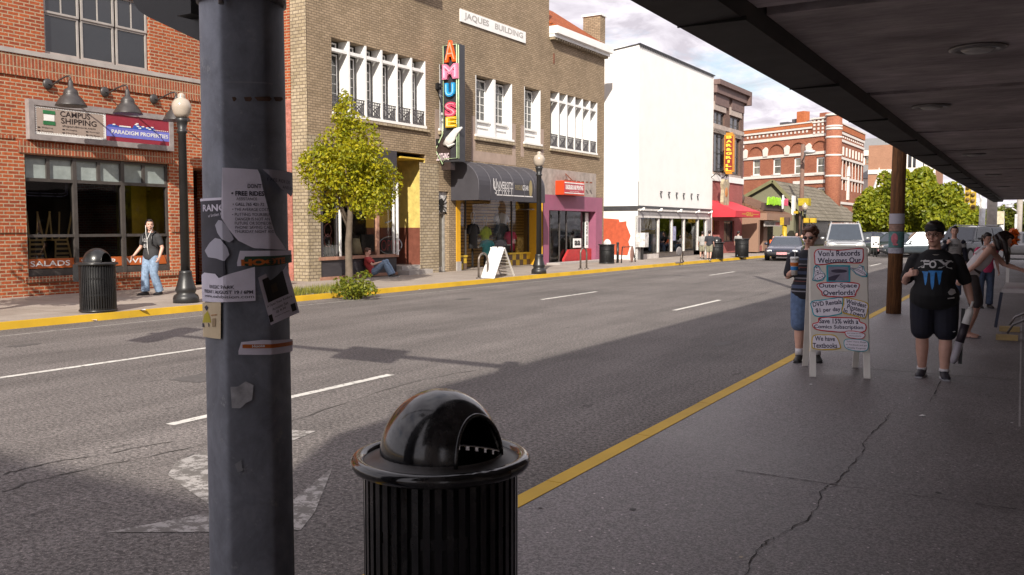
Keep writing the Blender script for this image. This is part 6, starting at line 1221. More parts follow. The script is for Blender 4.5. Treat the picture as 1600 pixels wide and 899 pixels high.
def make_bin(label,loc,rz,dome=True,h=.80,r=.285,group='round slatted metal bins',box=False,ts=44,liner=True,blk=None):
    t=thing('trash_bin',label,'bin',loc,rz,group); F=FR(t); blk=blk or mat('bin_black',(0.008,0.008,0.009),.12,0.0,var=.3,ns=9,spec=.6,coat=.5)
    m=MB(F)
    for k in range(ts):
        a=6.2832*k/ts; c,s_=math.cos(a),math.sin(a); w=.0115; p=[]
        for z in (.05,h-.02): 
            for e in (-w,w): p.append((r*c-e*s_,r*s_+e*c,z))
        q=[(x*.965,y*.965,z) for x,y,z in p]; i=[m.pt(x) for x in p+q]
        for f in ((0,1,3,2),(5,4,6,7),(0,2,6,4),(1,5,7,3)): m.face([i[j] for j in f])
    m.build('slats',blk,t)
    m=MB(F); m.lathe(0,0,[(r*.93,.06),(r*.93,h-.03)],n=36); m.build('liner',mat('bin_liner',(0.012,0.012,0.013),.6),t) if liner else None
    m=MB(F)
    for z in (.06,h*.36,h*.70): m.lathe(0,0,[(r*.955,z-.02),(r*.955,z+.02)],n=40,cap=False)
    m.build('hoop',blk,t)
    m=MB(F); m.tube([(1.075*r*math.cos(v),1.075*r*math.sin(v),h) for v in np.linspace(0,6.2832,49)],.026,10,cap=False); m.build('rim',blk,t); m=MB(F); m.tube([(1.0*r*math.cos(v),1.0*r*math.sin(v),.03) for v in np.linspace(0,6.2832,49)],.022,8,cap=False); m.build('base_ring',blk,t)
    if dome:
        m=MB(F); m.lathe(0,0,[(r*1.06,h+.004),(r*.80,h+.018),(r*.79,h+.03)],n=48,cap=False); m.build('lid_plate',mat('bin_lid',(0.05,0.046,0.045),.45,.2,var=.5,ns=14),t)
        m=MB(F); m.sm=True; R_=r*.79; H_=r*.845; n,k=96,40; az0=R(0); V={}
        def P(i,j,sc=1.0):
            ph=(math.pi/2)*j/k; a=6.2832*i/n; return (R_*sc*math.cos(a)*math.cos(ph),R_*sc*math.sin(a)*math.cos(ph),h+.02+H_*sc*math.sin(ph))
        def hole(p): x,y,z=p; return x>0.05 and (y/(R_*.56))**2+((z-h-.02)/(H_*.68))**2<1
        for sc in (1.0,.97):
            ids={}
            def vid(i,j):
                i%=n
                if (i,j) not in ids: ids[(i,j)]=m.pt(P(i,j,sc))
                return ids[(i,j)]
            for i in range(n):
                for j in range(k):
                    c=[(P(i,j)[q]+P(i+1,j+1)[q])/2 for q in range(3)]
                    if hole(c): continue
                    f=(vid(i,j),vid(i+1,j),vid(i+1,j+1),vid(i,j+1)); m.face(f if sc==1 else f[::-1])
        m.build('dome',blk,t)
        m=MB(F); pts=[]
        for v in np.linspace(0,math.pi,25):
            y=R_*.56*math.cos(v); z=H_*.68*math.sin(v); x=R_*math.sqrt(max(0,1-(y/R_)**2-(z/H_)**2)); pts.append((x,y,h+.02+z))
        m.tube(pts,.008,6); m.build('opening_rim',blk,t)
    if box:
        m=MB(F); m.box(-r-.13,-r+.0,-.12,.12,h*.62,h*.98); m.build('ash_box',blk,t)
    return t
bn=G(690,700); 
make_bin('large glossy black domed bin in the shade beside the thick steel pole',(-1.885,2.70,.12),R(-8),True,.765,.285,box=False)
lb=G(154,487); make_bin('black domed bin with a small side box in the sun before the brick shop',(lb.x,lb.y,.12),R(15),True,.93,.33,box=True,blk=mat('bin_black_sun',(0.014,0.014,0.015),.3,var=.3,ns=9))
q=G(948,412); make_bin('open black bin without a dome beside the red painted patch of the white building',(q.x,q.y,.12),0,False,.85,.34,blk=mat('bin_black_sun',(0.014,0.014,0.015),.3)); m=MB(); m.ell((q.x,q.y+.05,.98),(.2,.15,.25),9,6); m.solo('paper_bag',mat('bag_white',(0.6,0.58,0.56),.8),'crumpled white bag sticking out of the open black bin','bag',origin=(q.x,q.y,.8))
q=G(1119,405); make_bin('dark domed bin before the red painted bar front, by a man in khaki shorts',(q.x,q.y,.12),0,True,.85,.36,ts=30,blk=mat('bin_black_sun',(0.014,0.014,0.015),.3)); q=G(1159,402.5); make_bin('open dark bin next to the man with the blue jeans at the bar corner',(q.x,q.y,.12),0,False,1.0,.36,ts=30,blk=mat('bin_black_sun',(0.014,0.014,0.015),.3))
# ================================================================== globe street lamps
def lamp_post(label,loc,h,sc=1.0,first=None):
    t=thing('street_lamp',label,'street lamp',loc,0,'black globe street lamps'); F=FR(t); b=mat('lamp_black',(0.022,0.022,0.023),.4,.1,var=.25)
    m=MB(F); m.lathe(0,0,[(.27,0),(.27,.10),(.25,.16),(.19,.20),(.21,.25),(.22,.29),(.20,.34),(.155,.50),(.13,.64),(.135,.68),(.10,.70)],n=20); m.build('base',b,t)
    m=MB(F); m.lathe(0,0,[(.098,.70),(.082,h-.86),(.11,h-.84),(.11,h-.80),(.085,h-.78),(.115,h-.62),(.145,h-.55),(.10,h-.53)],n=16); m.build('post',b,t)
    m=MB(F); m.lathe(0,0,[(.11,h-.53),(.17,h-.45),(.20,h-.33),(.20,h-.25),(.15,h-.15),(.07,h-.11),(.085,h-.08),(.06,h-.02),(.02,h)],n=22); g=mat('globe_glass',(0.40,0.34,0.28),.12,spec=.6,var=.08); m.build('globe',g,t); return t
a=G(291,473); d1=lamp_post('black globe street lamp beside the red brick shop, nearest the steel pole',(a.x,a.y,.12),AX(287,146,a.x).z-.12)
a=G(842,428); lamp_post('black globe street lamp in front of the dark barrel awning',(a.x,a.y,.12),AX(838,236,a.x).z-.12)
q=AY(1256,400,66); lamp_post('slim dark street lamp in front of the far red brick corner building',(q.x,66,.05),AY(1258,318,66).z)
# ================================================================== wooden utility pole at the kerb with bills, and its street light arm
def wood_mat():
    m,N,L,b=newmat('pole_wood'); n=noise(N,L,4,7,.7,sc=(6,6,.35),dist=.4); r=ramp(N,L,n.outputs[0],.3,.7,(0.05,0.02,0.008),(0.26,0.115,0.04)); n2=noise(N,L,30,4,.7,sc=(3,3,.2)); r2=ramp(N,L,n2.outputs[0],.35,.7,(.6,)*3,(1.4,)*3); c=mixc(N,L,1,r.outputs[0],r2.outputs[0],'MULTIPLY'); L.new(c,b.inputs['Base Color']); b.inputs['Roughness'].default_value=.8; return m
wood=wood_mat(); up=G(1396,490); ux,uy=up.x,up.y
t=thing('utility_pole','rough brown wooden utility pole at the kerb with bills pasted round it','utility pole',(ux,uy,.12))
m=MB(); m.sm=True; m.loft([(ux,uy,.1),(ux+.02,uy,2.5),(ux+.05,uy,5),(ux+.1,uy,9.8)],[.135,.128,.122,.10],n=18); m.build('shaft',wood,t)
m=MB(); m.tube([(ux+.1,uy,8.6),(ux-.8,uy+.0,9.0),(ux-2.0,uy,9.15),(ux-2.5,uy,9.1)],.035,6); m.box(ux-3.0,ux-2.4,uy-.1,uy+.1,9.02,9.14); m.build('lamp_arm',mat('galv',(0.45,0.46,0.47),.35,.7),t)
def bill(y0,y1,c,lab,var=.0,ns=9):
    z1=AX(1398,y0,ux).z; z0=AX(1398,y1,ux).z; m=MB()
    n=22
    for k in range(n):
        a=math.radians(-170+230*k/n-40); b=math.radians(-170+230*(k+1)/n-40); r=.137; m.quad(*[(ux+.015+r*math.cos(v),uy+r*math.sin(v),z) for v,z in ((a,z0),(b,z0),(b,z1),(a,z1))])
    return m.build('bill',mat(lab.split()[0]+'_bill%d'%y0,c,.8,var=var,ns=ns),t,lab)
bill(334,350,(0.40,0.39,0.44),'pale lilac bill, topmost on the pole'); bill(351,361,(0.30,0.19,0.15),'small brown picture bill',.5,14); k=bill(362,387,(0.10,0.22,0.22),'teal bill with a pink figure',.4,12); bill(387.5,396,(0.36,0.36,0.42),'pale bill at the foot of the others',.3,20)
m=MB(); q=AX(1399,373,ux); m.ell((ux-.0,uy-.139,q.z),(.06,.006,.10),12,8); m.ell((ux+.02,uy-.139,q.z-.11),(.05,.006,.02),10,6); m.build('pink_print',mat('pink_print',(0.50,0.15,0.19),.7,var=.4,ns=20),k)
# ================================================================== other poles and signals down the street
yel=mat('signal_ochre',(0.44,0.30,0.015),.5); galvp=mat('pole_pale',(0.52,0.52,0.53),.5,.3)
def yp(px,py,Y): return AY(px,py,Y)
def ypole(name,label,px,ytop,Y,r,m_,cat='pole',base=0.02):
    q=yp(px,400,Y); t=thing(name,label,cat,(q.x,Y,base)); z=yp(px,ytop,Y).z; m=MB(); m.loft([(q.x,Y,base),(q.x,Y,z)],[r*1.1,r],n=12); m.build('shaft',m_,t); return t,q.x,z
t,x,z=ypole('pedestrian_signal','yellow pole with a small yellow signal box by the brown shop',1225,352,63,.16,yel); m=MB(); a,b,c=yp(1221,352,63),yp(1229,340,63),0; m.box(a.x-.05,b.x-.1,62.8,63.1,a.z,b.z); m.build('signal_box',yel,t); m=MB(); m.box(b.x-.1,b.x+.2,62.75,63.15,a.z,b.z); m.build('visor',mat('brown_dark',(0.075,0.042,0.034),.7),t)
t,x,z=ypole('pedestrian_signal','white pole with two yellow signal boxes side by side',1267,341,62,.11,galvp)
for a,b in ((1257.5,1266),(1267.5,1276.5)): p,q=yp(a,348.5,62),yp(b,341,62); m=MB(); m.box(p.x,q.x,61.6,61.95,p.z,q.z); o=m.build('signal_box',yel,t); m=MB(); m.box(p.x+.06,q.x-.06,61.58,61.599,p.z+.05,q.z-.05); m.build('lamp_panel',mat('signal_amber',(0.62,0.36,0.02),.5,var=.3,ns=8),o)
# wooden pole with a cobra lamp before the brick corner building, with a yellow box sign
q=yp(1250,400,72); t=thing('utility_pole','tall brown pole with curved street light arm before the brick corner building','utility pole',(q.x,72,0)); zt=yp(1251,226,72).z; m=MB(); m.loft([(q.x,72,0),(q.x+.05,72,zt)],[.2,.15],n=10); m.build('shaft',mat('pole_brown',(0.17,0.10,0.075),.85),t)
a,b,c=yp(1254,250,72),yp(1262,241,72),yp(1272,240,72); m=MB(); m.tube([(q.x+.1,71.9,a.z),(a.x+.3,71.5,(a.z+b.z)/2+.2),(b.x,71,b.z),(c.x,70.6,b.z+.1)],.06,6); m.build('lamp_arm',galvp,t); m=MB(); m.ell((c.x,70.5,b.z+.05),(.45,.25,.16),10,6); m.build('lamp_head',galvp,t)
t=thing('box_sign','boxy yellow hanging sign in front of the dark corner awning','sign',(yp(1256,327,68).x,68,0)); p,q=yp(1248,327,68),yp(1264.5,310,68); m=MB(); m.box(p.x,q.x,67.8,68.6,p.z+.25,q.z); m.build('sign_box',mat('sign_lemon',(0.40,0.31,0.012),.45,var=.3,ns=3),t); m=MB(); m.box(p.x+.05,q.x-.3,67.85,68.55,p.z-.15,p.z+.25); m.build('underside',mat('brown_dark',(0.075,0.042,0.034),.7),t); m=MB(); m.box(p.x+.1,p.x+.2,68.2,68.3,0,p.z-.1); m.build('post',blackm,t)
t=thing('banner_sign','narrow white vertical sign on the shingle roof front','sign',(yp(1239,321,67).x,67,0)); p,q=yp(1237,336,67),yp(1240.5,306,67); m=MB(); m.box(p.x,q.x,66.9,67.6,p.z,q.z); m.build('sign_box',whitep,t); p2,q2=yp(1241,334,67),yp(1247,330,67); m=MB(); m.box(p2.x,q2.x,66.9,67.1,p2.z,q2.z); m.build('yellow_tab',yel,t); m=MB(); a=yp(1226,314,67); m.bar((q.x,67.2,q.z-.3),(a.x,67.2,a.z),.06,.06); m.build('bracket',blackm,t)
# right: white signal pole with arm and two yellow heads, grey wooden pole, slim white pole, lamp pole
t,x,z=ypole('traffic_signal_pole','white traffic signal pole with a sloping arm and two yellow heads',1532.5,310,62,.17,galvp)
a=yp(1520,300,62); b=yp(1534,325,62); m=MB(); m.bar((b.x,62,b.z),(a.x-.1,61.9,a.z),.14,.14); m.bar((x,62,z-.3),(a.x+.3,61.9,a.z+.1),.07,.07); m.build('mast_arm',galvp,t)
for px,py in ((1513,303),(1521,314)): c=yp(px,py,62); m=MB(); m.box(c.x-.16,c.x+.16,61.6,61.9,c.z-.55,c.z+.55); o=m.build('signal_head',yel,t); [ (lambda mm: mm.build('visor',mat('visor_dark',(0.16,0.10,0.03),.6),o))(MB().ell((c.x,61.55,c.z-.36+.36*k),(.12,.12,.12),8,6)) for k in range(3)]
t,x,z=ypole('utility_pole','plain grey wooden pole standing right of the white signal pole',1547.5,290,58,.26,mat('pole_grey',(0.30,0.27,0.24),.85,var=.2),'utility pole')
t,x,z=ypole('signal_post','slim white post with a small pale head, behind the woman in the pink shirt',1563.5,342,64,.14,galvp); c=yp(1563.5,338,64); m=MB(); m.box(c.x-.2,c.x+.2,63.8,64.2,c.z-.5,c.z+.3); m.build('head_box',mat('box_cream',(0.5,0.45,0.32),.5),t)
t,x,z=ypole('utility_pole','far grey pole with a curved lamp arm at the right edge',1590.5,312,80,.2,mat('pole_grey',(0.30,0.27,0.24),.85,var=.2),'utility pole'); c=yp(1577,327,80); m=MB(); m.tube([(x,80,z-1.0),(x-.5,80,c.z+.05),(c.x,80,c.z+.25)],.06,6); m.ell((c.x,80,c.z+.2),(.35,.2,.12),8,6); m.box(x-.3,x-.12,79.8,80.2,c.z-1.6,c.z-.4); m.build('lamp_arm',galvp,t)
# orange flag-like object on a white post
q=yp(1575,410,30); t=thing('flag_post','white post topped by a ragged bright orange flag bunch','flag',(q.x,30,.12)); m=MB(); z=yp(1575,371,30).z; m.box(q.x-.04,q.x+.04,29.96,30.04,.12,z); m.build('post',whitep,t); m=MB(); r0=np.random.default_rng(4); c=yp(1581,373,30.1)
for k in range(60):
    d=r0.normal(size=3)*np.array([.11,.05,.09]); p=Vector((c.x+d[0],30.12+d[1],c.z+d[2])); u=Vector(r0.normal(size=3))*.07; v=Vector(r0.normal(size=3))*.07; m.quad(p-u-v*.6,p+u-v,p+u*.8+v,p-u+v*.7)
m.build('flag',mat('flag_orange',(0.75,0.14,0.005),.6,var=.3),t)
# white notice board among the parked cars
p,q=yp(1361,387,57),yp(1374,370,57); t=thing('notice_board','plain white board standing behind the sandwich board near the trees','sign',((p.x+q.x)/2,57,0)); m=MB(); m.box(p.x,q.x,57,57.08,p.z,q.z); m.build('board',whitep,t); m=MB(); m.box(p.x+.1,p.x+.18,57.02,57.07,0,p.z); m.box(q.x-.18,q.x-.1,57.02,57.07,0,p.z); m.build('post',blackm,t); x=MB(Matrix.Translation((0,57,0))@VERT); [x.box(p.x+.1+.13*k,p.x+.18+.13*k,p.z+.15+.1*(k%2),p.z+.25+.1*(k%2),.001,.004) for k in range(3)]; x.build('print',ink,t)
# ================================================================== bike racks, posts, boxes, sandwich boards
def rack(label,a,b,h):
    t=thing('bike_rack',label,'bike rack',((a.x+b.x)/2,(a.y+b.y)/2,.12),0,'hoop bike racks on the far pavement'); a=Vector((a.x,a.y,.12)); b=Vector((b.x,b.y,.12)); d=b-a; w=d.length/2; c=(a+b)/2; u=d.normalized(); m=MB()
    pts=[a]+[c+u*(-w*math.cos(v))+Vector((0,0,h-w+w*math.sin(v))) for v in np.linspace(0,math.pi,13)]+[b]; m.tube(pts,.035,8); m.build('hoop',mat('rack_steel',(0.20,0.17,0.15),.4,.6,var=.4,ns=8),t); m=MB(); m.cyl(a.x,a.y,.12,.15,.09,12); m.cyl(b.x,b.y,.12,.15,.09,12); m.build('foot_plate',mat('rack_steel',(0.20,0.17,0.15),.4,.6,var=.4,ns=8),t)
rack('tall hoop bike rack standing before the white sandwich board',G(748,435.5),G(762,434.5),.80); rack('hoop bike rack in front of the plum shop',G(907,421),G(916.5,420.5),.82)
def white_board():
    a=G(751,434.5); b=G(772,436); c=G(803,431.5); h=.98; t=thing('sandwich_board','plain white plastic sandwich board on the far pavement by the bike rack','sandwich board',((a.x+c.x)/2,(a.y+c.y)/2,.12)); P=lambda v,z:Vector((v.x,v.y,z))
    d=(b-a); e=c-b; top_a=P(a+e*.5,h+.1); top_b=P(b+e*.5,h+.1); n=Vector((e.x,e.y,0)).normalized()*.03
    m=MB(); m.prism([P(a,.13),P(b,.13),top_b,top_a],n); m.build('front_panel',whitep,t); m=MB(); c2=a+e; m.prism([P(c2,.13),P(c2,.13)*.8+top_a*.2,P(c,.13)*.8+top_b*.2,P(c,.13)],-n) if False else None
    for k in range(9): u=k/9; m.prism([P(c2,.13)*(1-u)+top_a*u,P(c,.13)*(1-u)+top_b*u,P(c,.13)*(1-u-.06)+top_b*(u+.06),P(c2,.13)*(1-u-.06)+top_a*(u+.06)],-n)
    m.bar(P(c,.13),top_b,.05,.04); m.bar(P(c2,.13),top_a,.05,.04); m.build('rear_panel',whitep,t); m=MB(); m.bar(P(b,.13),top_b,.02,.04); m.bar(top_a+(top_b-top_a)*.15,top_a+(top_b-top_a)*.4,.06,.07); m.bar(top_a+(top_b-top_a)*.6,top_a+(top_b-top_a)*.85,.06,.07); m.build('edge',whitep,t); m=MB(); q=P(a,.13)*.6+P(b,.13)*.4; m.prism([P(b,.14)-n*.1,P(b,.14)+n,(P(b,.13)*.1+top_b*.9)],(0.01,0,0)) if False else None
white_board()
q=G(1003,406); t=thing('newspaper_box','white metal newspaper box on a post by the white building corner','box',(q.x,q.y,.12)); m=MB(); p=AX(1009,386,q.x); p2=AX(996,364,q.x); m.box(q.x-.25,q.x+.25,q.y-.25,q.y+.25,p.z,p2.z); m.build('cabinet',mat('news_white',(0.58,0.56,0.55),.6,var=.6,ns=6),t); m=MB(); m.box(q.x-.06,q.x+.06,q.y-.06,q.y+.06,.12,p.z); m.build('post',blackm,t)
q=G(965,411); m=MB(); m.cyl(q.x,q.y,.12,1.02,.06,10); m.ell((q.x,q.y,1.03),(.07,.07,.05),8,5); m.solo('bollard',blackm,'thin black bollard beside the open bin at the white building','bollard')
q=G(987,410); t=thing('bicycle_stand','low bent rail with a round brown plate at the white building corner','rail',(q.x,q.y,.12)); m=MB(); a=AX(975,395,q.x); b=AX(992,408,q.x); m.tube([(q.x,a.y-.3,.12),(q.x,a.y-.2,.85),(q.x,q.y+.1,.85),(q.x,q.y+.45,.12)],.03,6); m.build('rail',blackm,t); m=MB(); m.ell((q.x+.03,q.y-.05,.50),(.03,.24,.36),10,6); m.build('plate',mat('plate_brown',(0.28,0.16,0.13),.7),t)
q=G(1062,411); t=thing('rack_sign','small wrought rack on a low plate near the far kerb before the white shopfront','rack',(q.x,q.y,.12)); m=MB(); m.tube([(q.x,q.y-.5,.13),(q.x,q.y+.5,.13)],.03,6); m.tube([(q.x,q.y+.1,.15),(q.x,q.y+.2,.6),(q.x,q.y+.4,.6),(q.x,q.y+.35,.3),(q.x,q.y+.5,.15)],.03,6); m.build('rail',mat('rack_steel',(0.20,0.17,0.15),.4,.6,var=.4,ns=8),t); m=MB(); m.ell((q.x,q.y-.1,.65),(.04,.38,.22),12,8); m.build('oval_plate',mat('plate_grey',(0.22,0.2,0.2),.6),t)
# scraps of paper
def scrap(px,py,s,label,z=.125,c=(0.7,0.69,0.68)):
    p=G(px,py,z); m=MB(); m.poly([(p.x-s,p.y-s*.5,z),(p.x+s*.3,p.y-s*.8,z+s*.25),(p.x+s,p.y+s*.2,z+.004),(p.x-s*.1,p.y+s*.9,z+s*.3)]); m.prism([(p.x-s*.7,p.y-s*.3,z),(p.x+s*.5,p.y-s*.3,z),(p.x+s*.1,p.y+s*.5,z+s*.2)],(0,0,.004)); m.solo('paper_scrap',mat('scrap_%d'%int(c[0]*100+c[2]*10),c,.8),label,'litter','scraps of litter')
scrap(1441,650,.03,'white paper scrap on the pavement beyond the long crack'); scrap(1267,601,.018,'tiny white scrap on the pavement under the lettered board'); scrap(1158,871,.012,'small beige scrap beside the lower end of the crack',c=(0.45,0.38,0.28)); scrap(1581,661,.012,'tiny white scrap near the pale pavement seam'); scrap(1564,528,.06,'grey paper lying under the folding table',c=(0.4,0.38,0.38)); scrap(145,501,.10,'crumpled white and red wrapper on the road by the far kerb',z=.01,c=(0.6,0.5,0.48)); scrap(223,485,.07,'white scrap on the far pavement behind the yellow kerb'); scrap(655,453,.05,'white scrap on the far yellow kerb'); scrap(1298,760,.012,'dry leaf scrap in the crack junction',c=(0.42,0.36,0.16))
# ================================================================== lettered sandwich board
def lettered_board():
    a=G(1268,589); b=G(1357,592); c=(a+b)/2; rz=math.atan2(b.y-a.y,b.x-a.x)
    t=thing('sandwich_board','tall pale sandwich board covered with cut-out paper announcements on the near pavement','sandwich board',(c.x,c.y,.12),rz); F=FR(t); D,Hh=.40,1.405
    wd=mat('board_cream',(0.66,0.62,0.56),.6,var=.10,ns=3); W2=.298; L_=math.hypot(D,Hh); tl=math.atan2(D,Hh)
    for k,(x,y0) in enumerate(((-W2+.02,0),(W2-.02,0),(-W2+.02,2*D),(W2-.02,2*D))):
        m=MB(F); m.bar((x,y0,0),(x,D+(-.012 if y0==0 else .012),Hh-.02),.065,.022,up=(0,1,0)); m.build('leg',mat('leg_white',(0.74,0.71,0.66),.55,var=.12),t)
    T=F@Matrix.Rotation(-tl,4,'X')@VERT     # x right, y up the slope, z out to the front
    m=MB(T); m.box(-W2,W2,.285,L_+.0,.014,.028); pan=m.build('front_panel',wd,t)
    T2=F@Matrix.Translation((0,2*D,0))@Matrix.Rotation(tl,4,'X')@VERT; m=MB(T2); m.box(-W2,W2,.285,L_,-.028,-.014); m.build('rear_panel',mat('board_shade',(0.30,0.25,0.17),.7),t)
    m=MB(F); m.tube([(W2+.005,.25,.78),(W2+.03,.42,.70),(W2+.005,.60,.78)],.006,6); m.build('chain',mat('rust',(0.15,0.05,0.03),.9),t)
    X=lambda px:(px-1314.2)/94*2*W2; Y=lambda py:.285+(549-py)/162*(L_-.285); sx=2*W2/94; sy=(L_-.285)/162
    rd_=mat('mark_red',(0.55,0.02,0.03),.6); te=mat('mark_teal',(0.02,0.36,0.46),.6); ye=mat('mark_yellow',(0.62,0.42,0.03),.6); pa=mat('board_paper',(0.80,0.76,0.84),.75,var=.05); nv=mat('ink_navy',(0.018,0.014,0.055),.5)
    rr=random.Random(9)
    def blob(pts,col,z,lines,grow=1.8,items=None):
        P=[Vector((X(x),Y(y),0)) for x,y in pts]; c=sum(P,Vector())/len(P)
        def smooth(Q,k):
            out=[]
            n=len(Q)
            for i in range(n):
                p0,p1,p2,p3=Q[i-1],Q[i],Q[(i+1)%n],Q[(i+2)%n]
                for u in (0,.25,.5,.75): out.append(.5*((2*p1)+(p2-p0)*u+(2*p0-5*p1+4*p2-p3)*u*u+(3*p1-p0-3*p2+p3)*u**3))
            return out
        O=smooth(P,0); Q=[]
        n=len(O)
        for i in range(n):
            tng=(O[(i+1)%n]-O[i-1]).normalized(); nn=Vector((tng.y,-tng.x,0)); 
            if nn.dot(O[i]-c)<0: nn=-nn
            Q.append(O[i]-nn*sx*grow*rr.uniform(.85,1.25))
        m=MB(T); m.prism([(p.x,p.y,.029+z) for p in O],(0,0,.0015)); o=m.build('paper_cutout',col,t); m=MB(T); m.prism([(p.x,p.y,.031+z) for p in Q],(0,0,.0015)); m.build('paper',pa,o)
        m=MB(T)
        for s,px,py,w,h,rot in lines: text(m,s,X(px),Y(py),w=w*sx,h=h*sy,z=.0335+z,bold=.018 if h>4 else .0,rot=R(rot))
        m.build('lettering',nv,o); return o
    blob([(1274,397),(1283,391),(1315,392.5),(1352,389.5),(1356,396),(1355,410),(1346,414),(1315,413),(1290,416.5),(1276,416.5),(1274,408)],rd_,0,[("Von's Records",1315,398,70,9,1.5),('Welcomes Our',1315.5,409,72,8.4,1.5)])
    blob([(1278,451),(1281,445),(1312,442.5),(1345,444),(1348,451),(1343,459),(1339,465.5),(1312,467),(1288,465),(1285,459)],rd_,0,[('Outer-Space',1312.5,449.5,63,8.5,1),('Overlords!',1314,459.5,52,8,2)])
    blob([(1268,474),(1290,470),(1318,466.5),(1321,474),(1319,489),(1316,493),(1295,497),(1274,496.5),(1269,486)],te,0,[('DVD Rentals',1294.5,476,48,7.2,7),('$1 per day',1296,487,41,8,5)])
    blob([(1323,467),(1340,469),(1361,475),(1361,486),(1357,498),(1352,499),(1338,495),(1319,490),(1321,477)],ye,.003,[('Weirdest',1342,475.8,34,7,-14),('Posters',1341.5,483.5,29,7,-14),('In Town!',1338.5,490.5,35,7,-15)])
    blob([(1270,508),(1279,505),(1282,498),(1312,497),(1344,498),(1348,503),(1357,507),(1358,515),(1351,520),(1322,521),(1285,519),(1272,515)],rd_,0,[('Save 15% with a',1313,503.5,64,7.6,0),('Comics Subscription',1312.6,513,80,7.4,0)])
    blob([(1323,519),(1336,517.5),(1352,520),(1356,524),(1351,529.5),(1338,529.8),(1326,527)],rd_,.003,[('(ask inside for more',1339,521.8,26,2.2,-1),('details!)',1339,525.6,20,2.2,-1)],1.2)
    blob([(1268,541),(1271,526),(1290,524),(1308,525.5),(1316,541),(1313,546),(1290,548),(1271,546.5)],ye,0,[('We have',1290,530.5,33,7.2,0),('Textbooks',1290,541,40,7.4,1)])
    blob([(1321,540),(1323,531),(1340,529.8),(1357,532),(1361,538),(1358,547),(1345,548.7),(1327,546)],te,.001,[("\"Like\" Von's Shops",1341,534.5,32,2.8,-2),('on Facebook and get',1341,539.3,34,2.8,-2),('Weekly Coupons!',1341,544,30,2.8,-2)],1.2)
    # picture and two drawings
    m=MB(T); m.box(X(1294),X(1333.5),Y(443),Y(416.5),.029,.0305); o=m.build('picture_mount',te,t); m=MB(T); m.box(X(1297),X(1330.5),Y(441),Y(419),.031,.032); m.build('picture',mat('picture_sky',(0.26,0.24,0.32),.6,var=.3,ns=7),o); m=MB(T); m.prism([(X(1315)+sx*13.5*math.cos(v),Y(426)+sy*2.8*math.sin(v),.0325) for v in np.linspace(0,6.28,22)[:-1]],(0,0,.001)); m.prism([(X(1297),Y(441),.0325),(X(1297),Y(436),.0325),(X(1306),Y(433),.0325),(X(1317),Y(431),.0325),(X(1308),Y(441),.0325)],(0,0,.0008)); m.build('picture_shapes',mat('picture_dark',(0.05,0.04,0.07),.6),o)
    def drawing(pts,lines,dots):
        P=[(X(x),Y(y),.0292) for x,y in pts]; m=MB(T); m.prism(P,(0,0,.0015)); o=m.build('drawing',te,t); c=np.mean(np.array(P),axis=0); m=MB(T); m.prism([(c[0]+(p[0]-c[0])*.86,c[1]+(p[1]-c[1])*.86,.031) for p in P],(0,0,.0012)); m.build('paper',pa,o); m=MB(T)
        for l in lines:
            for p,q in zip(l,l[1:]): m.bar((X(p[0]),Y(p[1]),.033),(X(q[0]),Y(q[1]),.033),sx*.7,.001,up=(0,0,1))
        for x,y,r_ in dots: m.prism([(X(x)+sx*r_*math.cos(v),Y(y)+sx*r_*math.sin(v),.0326) for v in np.linspace(0,6.28,9)[:-1]],(0,0,.001))
        m.build('ink_lines',nv,o)
    drawing([(1270,441),(1272,434),(1273,420),(1277,416),(1283,419),(1286,426),(1291,430),(1293,434),(1288,441),(1278,443)],[[(1271,440),(1276,433),(1284,430),(1291,431),(1291,435),(1284,440),(1272,441)],[(1275,432),(1274,422),(1278,418),(1282,421),(1284,429)],[(1276,427),(1280,425),(1281,430)]],[(1275,439,1),(1279,438,1),(1283,436.5,1),(1287,434.5,1),(1278,421,1.3),(1279,429,1.2)])
    drawing([(1330,420),(1333,417),(1337,421),(1345,421),(1349,416),(1356,418),(1357,424),(1362,430),(1361,435),(1353,435),(1343,431),(1336,424)],[[(1336,421),(1346,423),(1356,428),(1360,433),(1352,433),(1343,429),(1336,421)],[(1338,422.5),(1347,426),(1358,431.5)],[(1347,421),(1354,418),(1353,425)],[(1330,419),(1336,421),(1332,423)]],[])
lettered_board()
